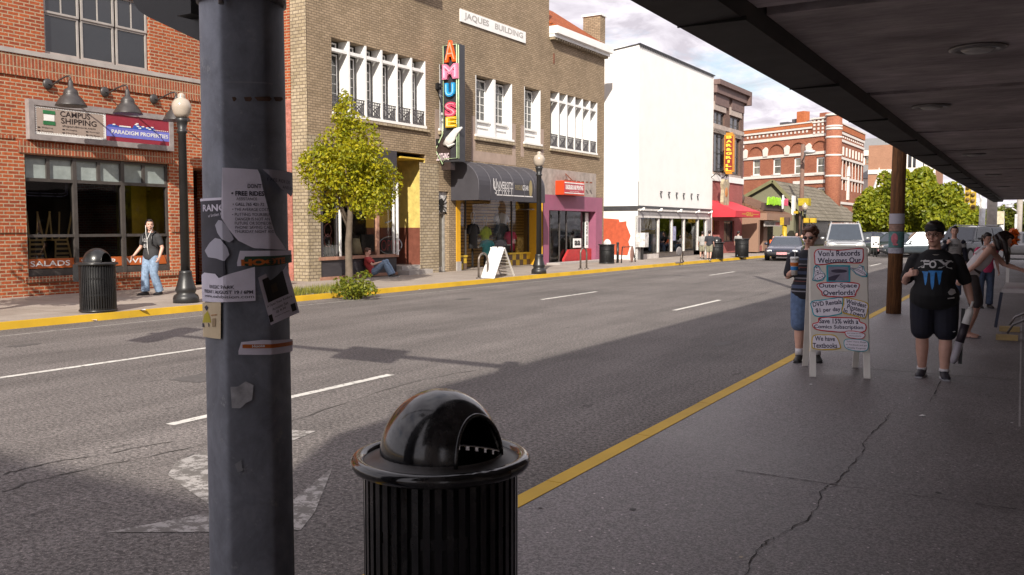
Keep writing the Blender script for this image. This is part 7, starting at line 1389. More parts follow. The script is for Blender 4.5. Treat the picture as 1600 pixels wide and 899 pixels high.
# ================================================================== folding table with goods at the shop wall
def table():
    a=G(1570,531); t=thing('folding_table','white topped folding table with grey tube legs standing on wooden blocks under the canopy','table',(.27,a.y+.25,.12)); zt=AY(1570,455,a.y-.05).z; x0=AY(1566,455,a.y-.1).x; y0=a.y-.35; y1=a.y+1.5; x1=.88
    m=MB(); m.box(x0,x1,y0,y1,zt-.005,zt+.045); m.build('tabletop',mat('table_white',(0.55,0.52,0.52),.5,var=.1,ns=3),t)
    for k,yy in enumerate((y0+.3,y1-.3)):
        m=MB(); m.tube([(x0+.55,yy,zt-.02),(x0+.50,yy,zt-.30),(x0+.15,yy,.35),(x0+.08,yy,.22)],.017,8); m.build('leg',mat('tube_grey',(0.16,0.15,0.155),.4,.5),t); m=MB(); m.tube([(x0+.55,yy+.02,.2),(x0+.55,yy+.02,zt)],.017,8); m.build('leg',mat('tube_grey',(0.16,0.15,0.155),.4,.5),t)
    for yy in (y0+.3,y1-.3): m=MB(); m.box(x0-.06,x0+.22,yy-.06,yy+.06,.122,.20); m.solo('wood_block',mat('pale_wood_block',(0.40,0.29,0.13),.7),'pale wooden block under the front table leg' if yy<y1-.5 else 'pale wooden block under the farther table leg','block','wooden blocks under the table legs',origin=(x0+.08,yy,.12))
    m=MB(); m.bar((x0-.0,y0-.02,zt),(x0-.06,y0-.02,zt-.5),.04,.012); m.build('hanging_strap',mat('strap_blue',(0.03,0.035,0.06),.7),t)
    m=MB(); m.box(x0+.05,x0+.55,y0+.05,y0+.5,zt+.046,zt+.052); m.solo('paper_sheet',mat('sheet_pink',(0.55,0.48,0.5),.7,var=.5,ns=5),'flat printed sheet lying at the front of the folding table','paper')
    m=MB(); m.box(x0+.28,x0+.85,y0+.45,y0+.85,zt+.046,zt+.12); m.solo('flat_box',mat('box_redorange',(0.42,0.05,0.02),.5),'flat red box on the folding table, lowest of its pile','box')
    m=MB(); m.box(x0+.36,x0+.85,y0+.5,y0+.85,zt+.121,zt+.27); m.solo('dark_box',mat('box_dark2',(0.02,0.018,0.018),.5),'dark box stacked on the flat red box','box'); m=MB(); m.box(x0+.42,x0+.85,y0+.55,y0+.85,zt+.271,zt+.38); o=m.solo('goods_box',mat('box_shade',(0.10,0.06,0.045),.5,var=.6,ns=9),'brown patterned box on top of the pile on the table','box')
    return x0,y0,zt
TX0,TY0,TZT=table()
# ================================================================== people
def remesh(mb,vox,smooth=4):
    me=bpy.data.meshes.new('tmp'); me.from_pydata([tuple(v) for v in mb.v],[],mb.f); ob=bpy.data.objects.new('tmp',me); COL.objects.link(ob)
    md=ob.modifiers.new('r','REMESH'); md.mode='VOXEL'; md.voxel_size=vox; md.use_smooth_shade=True
    if smooth: ms=ob.modifiers.new('s','SMOOTH'); ms.factor=.5; ms.iterations=smooth
    dg=bpy.context.evaluated_depsgraph_get(); r=bpy.data.meshes.new_from_object(ob.evaluated_get(dg)); bpy.data.objects.remove(ob); bpy.data.meshes.remove(me); return r
def cloth(name,c,var=.2,ns=12,rough=.85): return mat('cl_'+name,c,rough,var=var,ns=ns,bump=.25,bs=9)
V=Vector
def skinmat(k=1.0,name='skin'):
    key=name
    if key in _mc: return _mc[key]
    m,N,L,b=newmat(key); n=noise(N,L,6,4,.6); r=ramp(N,L,n.outputs[0],.3,.7,(0.56*k,0.32*k,0.24*k),(0.72*k,0.43*k,0.34*k)); L.new(r.outputs[0],b.inputs['Base Color']); b.inputs['Roughness'].default_value=.5; b.inputs['Subsurface Weight'].default_value=.0; _mc[key]=m; return m
STD=dict(pel=(0,0,.94),chest=(0,0,1.26),neck=(0,0,1.47),head=(0,-.02,1.635),la=[(.185,0,1.375),(.245,.03,1.11),(.27,-.04,.89)],ra=[(-.185,0,1.375),(-.245,.03,1.11),(-.27,-.04,.89)],ll=[(.095,0,.92),(.11,-.01,.50),(.11,.02,.085)],rl=[(-.095,0,.92),(-.11,-.01,.50),(-.11,.02,.085)],lt=(.03,-1,0),rt=(-.03,-1,0),yaw=0,pitch=0)
def person(label,loc,rz,H,pose=None,skin=None,g=1.0,gl=1.0,belly=0.0,top=None,bottom=None,shoes=None,hair=None,cap=None,glasses=False,vox=.011,group=None,extra=None,bust=0.0,hs=1.07):
    P=dict(STD); P.update(pose or {}); k=H/1.75; skin=skin or skinmat()
    t=thing('person',label,'person',loc,rz,group); F=FR(t)@Matrix.Scale(k,4)
    pel,ch,nk,hd=V(P['pel']),V(P['chest']),V(P['neck']),V(P['head']); ax=(nk-pel).normalized(); sd_=(V(P['la'][0])-V(P['ra'][0])).normalized(); fw=sd_.cross(ax).normalized()
    if fw.dot(V((0,-1,0)))<0 and abs(fw.y)>.3 and not P.get('keepfw'): fw=-fw
    Q=Matrix.Rotation(P['yaw'],3,'Z')@Matrix.Rotation(P['pitch'],3,'X')@Matrix.Scale(hs,3)
    def hp(x,y,z): return hd+Q@V((x,y,z))
    def torso(mb,inf,lo=0.0,hi=1.0,flare=0.0):
        pts=[pel+ax*-.10,pel+ax*-.03,pel+ax*.06,pel*.55+ch*.45,ch,ch*.45+nk*.55+ax*-.02,ch*.18+nk*.82+ax*-.015,nk+ax*-.005]
        rad=[(.15*g,.105*g+belly*.1),(.168*g,.118*g+belly*.4),(.162*g,.115*g+belly*.8),(.150*g,.108*g+belly),(.168*g,.122*g+belly*.45),(.172*max(g*.92,1),.105*max(g*.9,1)),(.125*max(g*.9,1),.085),(.068,.062)]
        o=[]; r=[]
        for i,(p,q) in enumerate(zip(pts,rad)):
            u=i/7
            if u<lo-1e-6 or u>hi+1e-6: continue
            fl=flare if i<=2 else 0; o.append(p+fw*(belly*(.0,.25,.55,.7,.3,0,0,0)[i]+bust*(0,0,0,0,.5,0,0,0)[i])); r.append((q[0]+inf+fl,q[1]+inf+fl))
        mb.loft(o,r,ref=sd_,n=20)
    def limb(mb,J,rad,inf=0,upto=1.0):
        pts=[V(p) for p in J]; path=[pts[0],pts[0]*.5+pts[1]*.5,pts[1],pts[1]*.6+pts[2]*.4,pts[2]]; m_=max(2,int(round(upto*4))+1)
        if upto in (1.0,.25,.5,.75): path=path[:m_]; rr=rad[:m_]
        else:
            f=upto*4; i=int(f); path=path[:i+1]+[path[i]*(1-(f-i))+path[i+1]*(f-i)]; rr=rad[:i+1]+[rad[i]*(1-(f-i))+rad[i+1]*(f-i)]
        mb.loft(path,[(r+inf) for r in rr],ref=(1,.2,.1),n=14); mb.ell(path[0],[(rr[0]+inf)*.88]*3,12,8)
        if len(path)>=3: mb.ell(path[2],[rr[2]+inf]*3,12,8)
    AR=[x*gl for x in (.056,.047,.040,.037,.026)]; LR=[x*gl for x in (.092,.078,.056,.058,.036)]
    b=MB(F); torso(b,0); b.loft([nk+ax*-.06,nk*.5+hd*.5+V((0,.012,0)),hd+Q@V((0,.02,-.05))],[(.062,.06),(.055,.056),(.055,.06)],n=14)
    b.ell(hd+Q@V((0,.005,.02)),(.077,.098,.105),20,14,Q); b.ell(hd+Q@V((0,-.035,-.065)),(.052,.05,.055),14,10,Q); b.ell(hd+Q@V((0,-.055,-.098)),(.028,.024,.022),10,8,Q); b.ell(hd+Q@V((0,-.102,-.018)),(.015,.022,.024),10,8,Q); b.ell(hd+Q@V((0,-.086,.03)),(.045,.02,.014),10,7,Q); b.ell(hd+Q@V((0,-.085,-.062)),(.025,.018,.011),8,6,Q)
    for s in (-1,1): b.ell(hd+Q@V((s*.078,.012,-.005)),(.012,.02,.032),8,7,Q); b.ell(hd+Q@V((s*.038,-.072,-.03)),(.024,.022,.022),8,6,Q)
    for nm,sg in (('la',1),('ra',-1)):
        J=[V(p) for p in P[nm]]; limb(b,J,AR); b.ell(J[0],(.058*gl,.056*gl,.06*gl))
        d=P.get(nm+'h'); d=V(d).normalized() if d else (J[2]-J[1]).normalized(); th=P.get(nm+'t'); th=V(th) if th else V((0,-1,0)); th=(th-d*th.dot(d)).normalized(); pn=P.get(nm+'p'); pn=V(pn) if pn else V((-sg,0,0)); pn=(pn-d*pn.dot(d)-th*pn.dot(th)).normalized(); w=J[2]; cu=P.get(nm+'c',.45)
        b.loft([w-d*.01,w+d*.03,w+d*.075,w+d*.09],[(.026,.02),(.036,.017),(.041,.015),(.036,.012)],ref=th,n=12)
        for i,(o,l) in enumerate(((.030,.072),(.010,.082),(-.011,.076),(-.031,.058))):
            p0=w+d*.075+th*o; a1=cu*.9; p1=p0+(d*math.cos(a1)+pn*math.sin(a1)+th*o*1.2).normalized()*l*.55; a2=cu*2.1; p2=p1+(d*math.cos(a2)+pn*math.sin(a2)).normalized()*l*.35; a3=cu*2.8; p3=p2+(d*math.cos(a3)+pn*math.sin(a3))*l*.25; b.loft([p0-d*.02,p1,p2,p3],[.0105,.0100,.009,.0075],ref=th,n=8)
        p0=w+d*.025+th*.028; p1=p0+(th*.75+d*.65+pn*.2).normalized()*.042; p2=p1+(d*.85+th*.15+pn*(.3+cu)).normalized()*.035; b.loft([p0-th*.012,p1,p2],[.0135,.0115,.0085],ref=pn,n=8)
    for nm,sg in (('ll',1),('rl',-1)):
        limb(b,P[nm],LR); an=V(P[nm][2]); td=V(P['lt' if sg>0 else 'rt']); td.normalize(); b.loft([an-td*.05-V((0,0,.05)),an+td*.0-V((0,0,.045)),an+td*.09-V((0,0,.06)),an+td*.16-V((0,0,.068))],[(.034,.032),(.04,.042),(.045,.026),(.036,.016)],n=12)
    def fin(mb,name,m,parent=t,v=vox,sm=4):
        me=remesh(mb,v,sm); me.name=name; me.transform(RM[t.name].inverted()); me.materials.clear(); me.materials.append(m); o=bpy.data.objects.new(name,me); COL.objects.link(o); o.parent=parent; return o
    body=fin(b,'body',skin)
    if top:
        c,sl,ln=top['m'],top.get('sleeve',.42),top.get('len',0); m=MB(F); torso(m,.014,0 if ln==0 else ln,1.0,top.get('flare',.012))
        if sl>0:
            for nm in ('la','ra'): limb(m,P[nm],AR,.014+top.get('loose',.006),sl)
        if top.get('tank'): 
            m=MB(F); torso(m,.010,0 if ln==0 else ln,.72,.006)
            for s in (-1,1): m.loft([ch+sd_*s*.10+fw*.10,ch*.35+nk*.65+sd_*s*.10+fw*.04,nk*1.0+sd_*s*.10+ax*-.015,ch*.35+nk*.65+sd_*s*.10-fw*.09,ch+sd_*s*.09-fw*.11],[(.03,.02)]*5,n=8)
        fin(m,'shirt',c)
        if top.get('sleeve_m'):
            for nm in ('la','ra'): m=MB(F); limb(m,P[nm],AR,.019+top.get('loose',.006),sl); fin(m,'sleeve',top['sleeve_m'])
    if bottom:
        m=MB(F); inf=bottom.get('inf',.018); torso(m,inf-.004,0,.43); 
        for nm in ('ll','rl'):
            J=[V(p) for p in P[nm]]; up=bottom.get('upto',.45); wide=bottom.get('wide',.012); rr=[x+wide*(i/4+.3) for i,x in enumerate(LR)]
            if up>.8: rr[4]=LR[3]+wide*1.1; rr[3]=LR[3]+wide
            limb(m,J,rr,inf,up)
        fin(m,bottom.get('name','trousers'),bottom['m'])
    if shoes:
        for nm,sg in (('ll',1),('rl',-1)):
            an=V(P[nm][2]); td=V(P['lt' if sg>0 else 'rt']).normalized(); m=MB(F)
            if shoes.get('flip'):
                m.loft([an-td*.085-V((0,0,.079)),an+td*.02-V((0,0,.079)),an+td*.1-V((0,0,.080)),an+td*.185-V((0,0,.080))],[(.036,.008),(.038,.008),(.05,.008),(.035,.008)],n=14); q=fin(m,'sandal',shoes['m'],v=.006,sm=1); m=MB(F); z=V((0,0,-.045)); sdv=td.cross(V((0,0,1))); m.tube([an+td*.05-V((0,0,.07))+sdv*.045,an+td*.08+z+sdv*.015,an+td*.135-V((0,0,.055)),an+td*.08+z-sdv*.015,an+td*.05-V((0,0,.07))-sdv*.045],.008,6); m.build('strap',shoes['m'],q); continue
            m.loft([an-td*.075-V((0,0,.052)),an-td*.02-V((0,0,.035)),an+td*.06-V((0,0,.043)),an+td*.15-V((0,0,.058)),an+td*.20-V((0,0,.066))],[(.03,.028),(.045,.05),(.05,.042),(.05,.028),(.03,.016)],n=14); m.ell(an-V((0,0,.01)),(.05,.055,.05)); q=fin(m,'shoe',shoes['m'],v=min(vox,.008),sm=3)
            m=MB(F); m.loft([an-td*.085-V((0,0,.076)),an+td*.06-V((0,0,.076)),an+td*.205-V((0,0,.076))],[(.042,.010),(.056,.010),(.04,.010)],n=14); m.build('sole',shoes.get('sole',whitep),q)
            if shoes.get('sock'): m=MB(F); kn=V(P[nm][1]); u=(kn-an).normalized(); m.loft([an,an+u*shoes.get('sockh',.06)],[LR[4]+.013,LR[4]+.010],n=12); m.build('sock',shoes['sock'],q)
            if shoes.get('lace'): m=MB(F); sdv=td.cross(V((0,0,1))); [m.bar(an+td*(.035+.022*i)-V((0,0,.004+.009*i))-sdv*.03,an+td*(.035+.022*i)-V((0,0,.004+.009*i))+sdv*.03,.010,.008) for i in range(4)]; m.build('lace',shoes['lace'],q)
    if hair:
        m=MB(F); st=hair.get('style','short')
        m.ell(hd+Q@V((0,.022,.045)),(.085,.092,.092),18,12,Q); m.ell(hd+Q@V((0,-.035,.098)),(.062,.058,.036),12,8,Q); m.ell(hd+Q@V((0,.065,-.01)),(.066,.046,.07),12,8,Q)
        for s in (-1,1): m.ell(hd+Q@V((s*.07,.01,.03)),(.018,.045,.055),8,6,Q)
        if st=='curly':
            r_=np.random.default_rng(3)
            for i in range(46): d=r_.normal(size=3); d[2]=abs(d[2])*.9+.05; d[1]+=.25; d/=np.linalg.norm(d); m.ell(hd+Q@V((d[0]*.088,.02+d[1]*.10,.04+d[2]*.10)),(.022,.022,.02),7,5)
        if st=='long': 
            for pth,rd in hair['locks']: m.loft([V(p) for p in pth],rd,n=12)
        if st=='tail': m.loft([hp(0,.10,.05),hp(0,.16,.02),hp(0,.15,-.10),hp(.02,.12,-.2)],[.03,.035,.03,.012],n=10)
        fin(m,'hair',hair['m'],v=.008,sm=2)
    if cap:
        m=MB(F); m.ell(hd+Q@V((0,.008,.060)),(.090,.108,.080),18,12,Q); m.loft([hd+Q@V((0,-.07,.058)),hd+Q@V((0,-.12,.055)),hd+Q@V((0,-.165,.042))],[(.075,.012),(.075,.008),(.05,.006)],ref=Q@V((1,0,0)),n=14); fin(m,'cap',cap,v=.008,sm=2)
    m=MB(F)
    for s in (-1,1): m.ell(hd+Q@V((s*.032,-.0905,.008)),(.010,.005,.006),8,6,Q)
    m.build('eyes',mat('eye_dark',(0.02,0.014,0.012),.2),body)
    m=MB(F)
    for s in (-1,1): m.bar(hd+Q@V((s*.016,-.098,.028)),hd+Q@V((s*.048,-.090,.030)),.006,.005)
    m.build('eyebrows',hair['m'] if hair else mat('brow_brown',(0.05,0.03,0.02),.8),body)
    m=MB(F); m.ell(hd+Q@V((0,-.1015,-.061)),(.022,.005,.005),10,6,Q); m.build('mouth',mat('lip_red',(0.26,0.08,0.07),.5),body)
    if glasses:
        m=MB(F)
        for s in (-1,1): m.tube([hd+Q@V((s*.034+.024*math.cos(v),-.104+.01*abs(math.cos(v)),.007+.016*math.sin(v))) for v in np.linspace(0,6.283,15)],.0028,5,cap=False); m.bar(hd+Q@V((s*.058,-.094,.012)),hd+Q@V((s*.082,.01,.012)),.004,.005)
        m.bar(hd+Q@V((-.011,-.108,.009)),hd+Q@V((.011,-.108,.009)),.004,.004); gl_=m.build('glasses',mat('frame_black',(0.02,0.015,0.015),.3),t)
        if glasses=='sun':
            m=MB(F); [m.ell(hd+Q@V((s*.034,-.103,.007)),(.024,.007,.017),10,6,Q) for s in (-1,1)]; m.build('lens',mat('lens_dark',(0.012,0.008,0.01),.1),gl_)
    if extra: extra(F,t,P,hp,fin,ax,sd_,fw)
    return t
blackc=cloth('black',(0.010,0.010,0.012),.3); navyc=cloth('navy',(0.010,0.011,0.022),.3); greyc=cloth('grey',(0.30,0.29,0.28)); denim=cloth('denim',(0.20,0.28,0.40),.35,20); denimd=cloth('denim_dark',(0.07,0.10,0.17),.3,20); whitec=cloth('white',(0.62,0.60,0.62),.08); khaki=cloth('khaki',(0.25,0.235,0.17),.3,16); pinkc=cloth('pink',(0.60,0.06,0.17),.12); orangec=cloth('orange',(0.62,0.10,0.01),.15)
hairblack=mat('hair_black',(0.010,0.008,0.008),.4,var=.4,ns=30); hairbrown=mat('hair_brown',(0.085,0.032,0.016),.5,var=.5,ns=30); hairdark=mat('hair_dark',(0.018,0.010,0.009),.35,var=.4,ns=26)
# --- the walker in the black T-shirt
def walker_extra(F,t,P,hp,fin,ax,sd_,fw):
    ch=V(P['chest']); nk=V(P['neck'])
    T=F@Matrix.Translation((0.0,0,0))@VERT
    def surf(x,z):     # front of the belly shirt
        # rough depth of the shirt front at this height
        zz=(z-.92)/(1.42-.92); d=.245+.10*math.sin(max(0,min(1,(1-zz)*1.05))*1.9)-.105*max(0,zz-.62)/.38; w=.26
        return -(d*math.sqrt(max(.05,1-(x/(w*1.28))**2)))-.030
    def onshirt(m,s,cx,cz,w,h,bold,rot=0):
        text(m,s,cx,cz,w=w,h=h,bold=bold,rot=rot,fn=lambda q:(q[0],q[1],-surf(q[0],q[1])))
    wh=mat('print_white',(0.62,0.61,0.62),.7); bl=mat('print_blue',(0.03,0.22,0.60),.6,var=.25,ns=30)
    me_=[o for o in t.children if o.name.startswith('shirt')][0]
    from mathutils.bvhtree import BVHTree
    inv=RM[t.name]; bvh=BVHTree.FromPolygons([ (inv@v.co) for v in me_.data.vertices],[tuple(p.vertices) for p in me_.data.polygons])
    fdir=(F.to_3x3()@V((0,-1,0))).normalized()
    def hit(x,z,e=.004):
        o=F@V((x,-1.2,z)); h=bvh.ray_cast(o,-fdir,3.0); p=(h[0] if h[0] is not None else F@V((x,-.3,z)))+fdir*e; return F.inverted()@p
    def sheet(m,pts,n=10,e=.004):
        xs=[p[0] for p in pts]; lo,hi=min(xs),max(xs); prev=None
        for k in range(n+1):
            x=lo+(hi-lo)*(k/n*.998+.001); zz=[z0+(z1-z0)*(x-a)/(b-a) for (a,z0),(b,z1) in zip(pts,pts[1:]+pts[:1]) if (a-x)*(b-x)<=0 and abs(a-b)>1e-9]
            cur=None
            if zz: a,b=min(zz),max(zz); cur=[hit(x,a+(b-a)*i/5,e) for i in range(6)]
            if prev and cur: [m.quad(prev[i],cur[i],cur[i+1],prev[i+1]) for i in range(5)]
            prev=cur
    # white emblem of jagged letters, outlined
    m=MB(F)
    for s,cx,w in (('F',.105,.085),('O',.03,.075),('X',-.095,.15)): text(m,s,-cx-.0,1.305,w=w,h=.085,bold=.035,fn=lambda q:tuple(hit(q[0],q[1])))
    for a,b in (((-.155,1.335),(-.10,1.352)),((-.02,1.352),(.07,1.352)),((.1,1.35),(.175,1.33)),((-.175,1.262),(-.13,1.285)),((.11,1.275),(.165,1.256))): m.bar(hit(*a),hit(*b),.014,.006)
    m.build('chest_print',wh,me_)
    m=MB(F)
    for cx,top,bot,w in ((-.105,1.225,1.06,.030),(-.035,1.235,1.015,.034),(.035,1.235,1.07,.030)):
        pts=[(cx-w*1.15,top),(cx+w*1.25,top),(cx+w*.7,top-.04),(cx+w*.8,bot+.07),(cx+w*.15,bot),(cx-w*.35,bot+.08),(cx-w*.1,top-.06)]; sheet(m,pts,12)
    m.build('blue_print',bl,me_)
    m=MB(F); sheet(m,[(.13,1.0),(.16,1.04),(.20,1.03),(.215,.99),(.17,.965),(.135,.975)],6); sheet(m,[(.13,.935),(.2,.945),(.2,.93),(.13,.922)],4); m.build('hem_print',wh,me_)
    # white cord round the neck
    m=MB(F); m.tube([V(P['neck'])+V((.085*math.sin(v),-.02-.085*math.cos(v)*1.0,-.015-.028*(1+math.cos(v)))) for v in np.linspace(-2.6,2.6,22)],.008,6); m.build('neck_cord',mat('cord_white',(0.55,0.5,0.44),.6),t)
    m=MB(F); sdn=[o for o in t.children if o.name.startswith('shorts')]; q=V((.17,-.145,.545)); m.bar(q,q+V((.05,.01,.01)),.012,.006); m.build('swoosh_mark' if False else 'small_mark',wh,sdn[0]) if sdn else None
w=G(1456,590)
WK=person('person in black cap, black printed T-shirt and dark shorts walking on the near pavement',(w.x,w.y,.12),R(6),1.655,
  dict(head=(-.02,-.05,1.635),neck=(0,-.0,1.475),yaw=R(-14),pitch=R(2),la=[(.205,0,1.345),(.325,.05,1.09),(.375,-.02,.875)],lah=(.15,-.15,-1),lac=.7,ra=[(-.205,0,1.345),(-.305,.02,1.10),(-.285,-.20,1.18)],rah=(.55,-.55,.30),rat=(.0,.2,1),rap=(.3,.7,-.1),rac=.8,ll=[(.115,0,.92),(.13,-.05,.50),(.125,-.02,.085)],rl=[(-.115,0,.92),(-.115,-.05,.51),(-.105,.07,.085)],lt=(.12,-1,0),rt=(-.2,-1,0)),
  g=1.30,gl=1.22,belly=.075,top=dict(m=blackc,sleeve=.42,loose=.008,flare=.03),bottom=dict(m=navyc,upto=.44,wide=.042,inf=.02,name='shorts'),shoes=dict(m=mat('shoe_black',(0.02,0.02,0.03),.6),sole=mat('sole_pale',(0.35,0.35,0.38),.6),lace=mat('lace_pale',(0.50,0.50,0.52),.7),sock=whitec,sockh=.03),hair=dict(m=hairdark),cap=mat('cap_black',(0.016,0.015,0.015),.8,bump=.3),glasses=True,hs=1.17,vox=.009,extra=walker_extra,skin=skinmat(.95,'skin'))
# what the walker carries: a white and dark rolled board under the hand
def carried():
    a=V(FR(WK)@V((.375*.945,-.10,.80))); t=thing('carried_roll','white and dark narrow roll held in the hand of the walker in black','roll',a); d=(FR(WK).to_3x3()@V((-.26,-.04,-1))).normalized(); m=MB(); m.loft([a+d*-.05,a+d*.02],[.012,.012],n=8); m.loft([a+d*.02,a+d*.06,a+d*.20],[.022,.040,.042],n=12); m.build('white_end',whitep,t); m=MB(); m.loft([a+d*.20,a+d*.40],[.043,.043],n=12); m.build('dark_sleeve',mat('sleeve_dark',(0.03,0.022,0.03),.5),t); m=MB(); m.loft([a+d*.40,a+d*.60,a+d*.64],[.042,.038,.018],n=12); m.build('white_tip',mat('tip_grey',(0.35,0.33,0.37),.5),t); m=MB(); s=FR(WK).to_3x3()@V((-.075,0,0)); p=a+s; m.bar(p+V((0,0,-.03)),p+V((0,0,-.62))+s*.2,.035,.02); m.build('black_strap',blackm,t)
carried()
# --- the man with the cup behind the lettered board
def cupman_extra(F,t,P,hp,fin,ax,sd_,fw):
    sh=[o for o in t.children if o.name.startswith('shirt')][0]; m=MB(F); lb=mat('stripe_blue',(0.07,0.09,0.16),.8); lr=mat('stripe_red',(0.15,0.05,0.05),.8); lw=mat('stripe_grey',(0.22,0.22,0.26),.8)
    from mathutils.bvhtree import BVHTree
    inv=RM[t.name]; bvh=BVHTree.FromPolygons([(inv@v.co) for v in sh.data.vertices],[tuple(p.vertices) for p in sh.data.polygons]); Fi=F.inverted()
    def ring(z,mm,w):
        pr=None
        for k in range(49):
            a=6.2832*k/48; d=V((math.cos(a),math.sin(a),0)); o=F@(d*.9+V((0,0,z))); h=bvh.ray_cast(o,((F@V((0,0,z)))-o).normalized(),3.0)
            cur=None
            if h[0] is not None and (Fi@h[0]).xy.length<.24: q=Fi@h[0]; cur=(q+d*.003+V((0,0,-w)),q+d*.003+V((0,0,w)))
            if pr and cur: mm.quad(pr[0],cur[0],cur[1],pr[1])
            pr=cur
    ms={id(lb):(MB(F),lb),id(lr):(MB(F),lr),id(lw):(MB(F),lw)}
    for z,mm,w in ((.93,lw,.008),(.99,lb,.022),(1.06,lr,.006),(1.10,lw,.009),(1.17,lb,.02),(1.24,lr,.007),(1.28,lw,.007),(1.34,lb,.015)): ring(z,ms[id(mm)][0],w)
    for mb_,mm in ms.values(): mb_.build('shirt_stripe',mm,sh)
q=G(1262,566); CM=person('person in sunglasses and dark striped shirt holding a cup behind the lettered sandwich board',(q.x-.02,q.y+.05,.12),R(20),1.62,
  dict(head=(.0,-.06,1.63),yaw=R(-25),pitch=R(10),ra=[(-.19,0,1.365),(-.26,.0,1.12),(-.22,-.22,1.20)],rah=(.15,-.4,.85),rat=(.8,-.3,.1),rap=(.4,-.6,-.2),rac=.75,ll=[(.095,0,.92),(.12,-.03,.50),(.13,.05,.085)],rl=[(-.095,0,.92),(-.11,-.02,.50),(-.10,.0,.085)],rt=(-.3,-1,0)),
  g=1.12,gl=1.08,belly=.03,top=dict(m=cloth('shirt_dark',(0.018,0.018,0.026),.4,14),sleeve=.42,loose=.012,flare=.02),bottom=dict(m=denimd if False else cloth('denim_mid',(0.11,0.17,0.30),.3,20),upto=.5,wide=.035,inf=.02,name='shorts'),shoes=dict(m=mat('boot_black',(0.012,0.012,0.012),.5),sole=blackm,sock=whitec,sockh=.09),hair=dict(m=hairbrown,style='curly'),glasses='sun',vox=.010,extra=cupman_extra,skin=skinmat(.95,'skin'))
def cup():
    w_=FR(CM)@(V((-.22,-.30,1.255))*(1.62/1.75)); t=thing('paper_cup','large white drink cup with straw held by the person in sunglasses','cup',w_-V((0,0,.10))); m=MB(FR(t)); m.lathe(0,0,[(.034,0),(.048,.19)],n=20); m.build('cup_body',mat('cup_white',(0.60,0.58,0.57),.5),t); m=MB(FR(t)); m.lathe(0,0,[(.052,.185),(.052,.205),(.044,.215)],n=20); m.build('lid',whitep,t); m=MB(FR(t)); m.lathe(0,0,[(.0415,.06),(.0445,.10)],n=20,cap=False); m.build('blue_band',mat('cup_blue',(0.02,0.20,0.55),.5),t); m=MB(FR(t)); m.lathe(0,0,[(.0455,.11),(.0475,.15)],n=20,cap=False); m.build('orange_band',mat('cup_orange',(0.55,0.14,0.02),.5),t); m=MB(FR(t)); m.tube([(0,0,.2),(.01,0,.33)],.004,6); m.build('straw',whitep,t)
cup()
# --- student on the far pavement
def student_extra(F,t,P,hp,fin,ax,sd_,fw):
    m=MB(F); m.ell((0,.20,1.20),(.16,.11,.25),14,10); m.ell((0,.27,1.10),(.13,.08,.15),12,8); b=fin(m,'backpack',mat('pack_black',(0.015,0.015,0.017),.7),v=.012); m=MB(F)
    for s in (-1,1): m.tube([(s*.12,.12,1.43),(s*.125,.0,1.485),(s*.125,-.12,1.40),(s*.14,-.13,1.2),(s*.165,.04,1.08)],.02,6)
    m.build('strap',blackm,b); m=MB(F); m.bar((.14,.25,1.0),(.20,.30,.72),.012,.012); m.build('hanging_strap',blackm,b)
    m=MB(F); m.tube([hp(.08,.0,-.01),(.07,-.09,1.46),(.03,-.155,1.30),(.04,-.16,1.1),(.06,-.15,.95)],.006,5); m.tube([hp(-.08,.0,-.01),(-.05,-.10,1.45),(.02,-.155,1.32)],.006,5); m.build('earphone_cord',whitep,t)
    m=MB(F); wh=mat('print_white',(0.62,0.61,0.62),.7); text(m,'123',-.03,1.285,w=.13,h=.075,bold=-.01,fn=lambda q:(q[0],-.152,q[1])); text(m,'81',-.03,1.15,w=.10,h=.08,bold=-.01,fn=lambda q:(q[0],-.150,q[1])); m.build('chest_print',wh,[o for o in t.children if o.name.startswith('shirt')][0])
q=G(238,461); SD=person('person in charcoal T-shirt and light jeans with black backpack passing the brick shop',(q.x,q.y,.12),R(10),1.80,
  dict(yaw=R(50),head=(0.0,-.03,1.635),la=[(.19,0,1.37),(.29,.04,1.11),(.29,-.06,.89)],ra=[(-.19,0,1.37),(-.28,-.02,1.12),(-.36,-.16,.93)],ll=[(.095,0,.92),(.11,-.06,.50),(.13,.10,.085)],rl=[(-.095,0,.92),(-.10,-.10,.50),(-.09,-.12,.085)],rt=(-.3,-1,0)),
  g=1.06,gl=1.05,skin=skinmat(.85,'skin_tan'),top=dict(m=cloth('charcoal',(0.03,0.03,0.033),.25),sleeve=.30,loose=.012,flare=.015),bottom=dict(m=denim,upto=1.0,wide=.02,inf=.014,name='jeans'),shoes=dict(m=mat('shoe_dark',(0.03,0.025,0.025),.6),sole=blackm),hair=dict(m=hairblack),vox=.012,extra=student_extra)
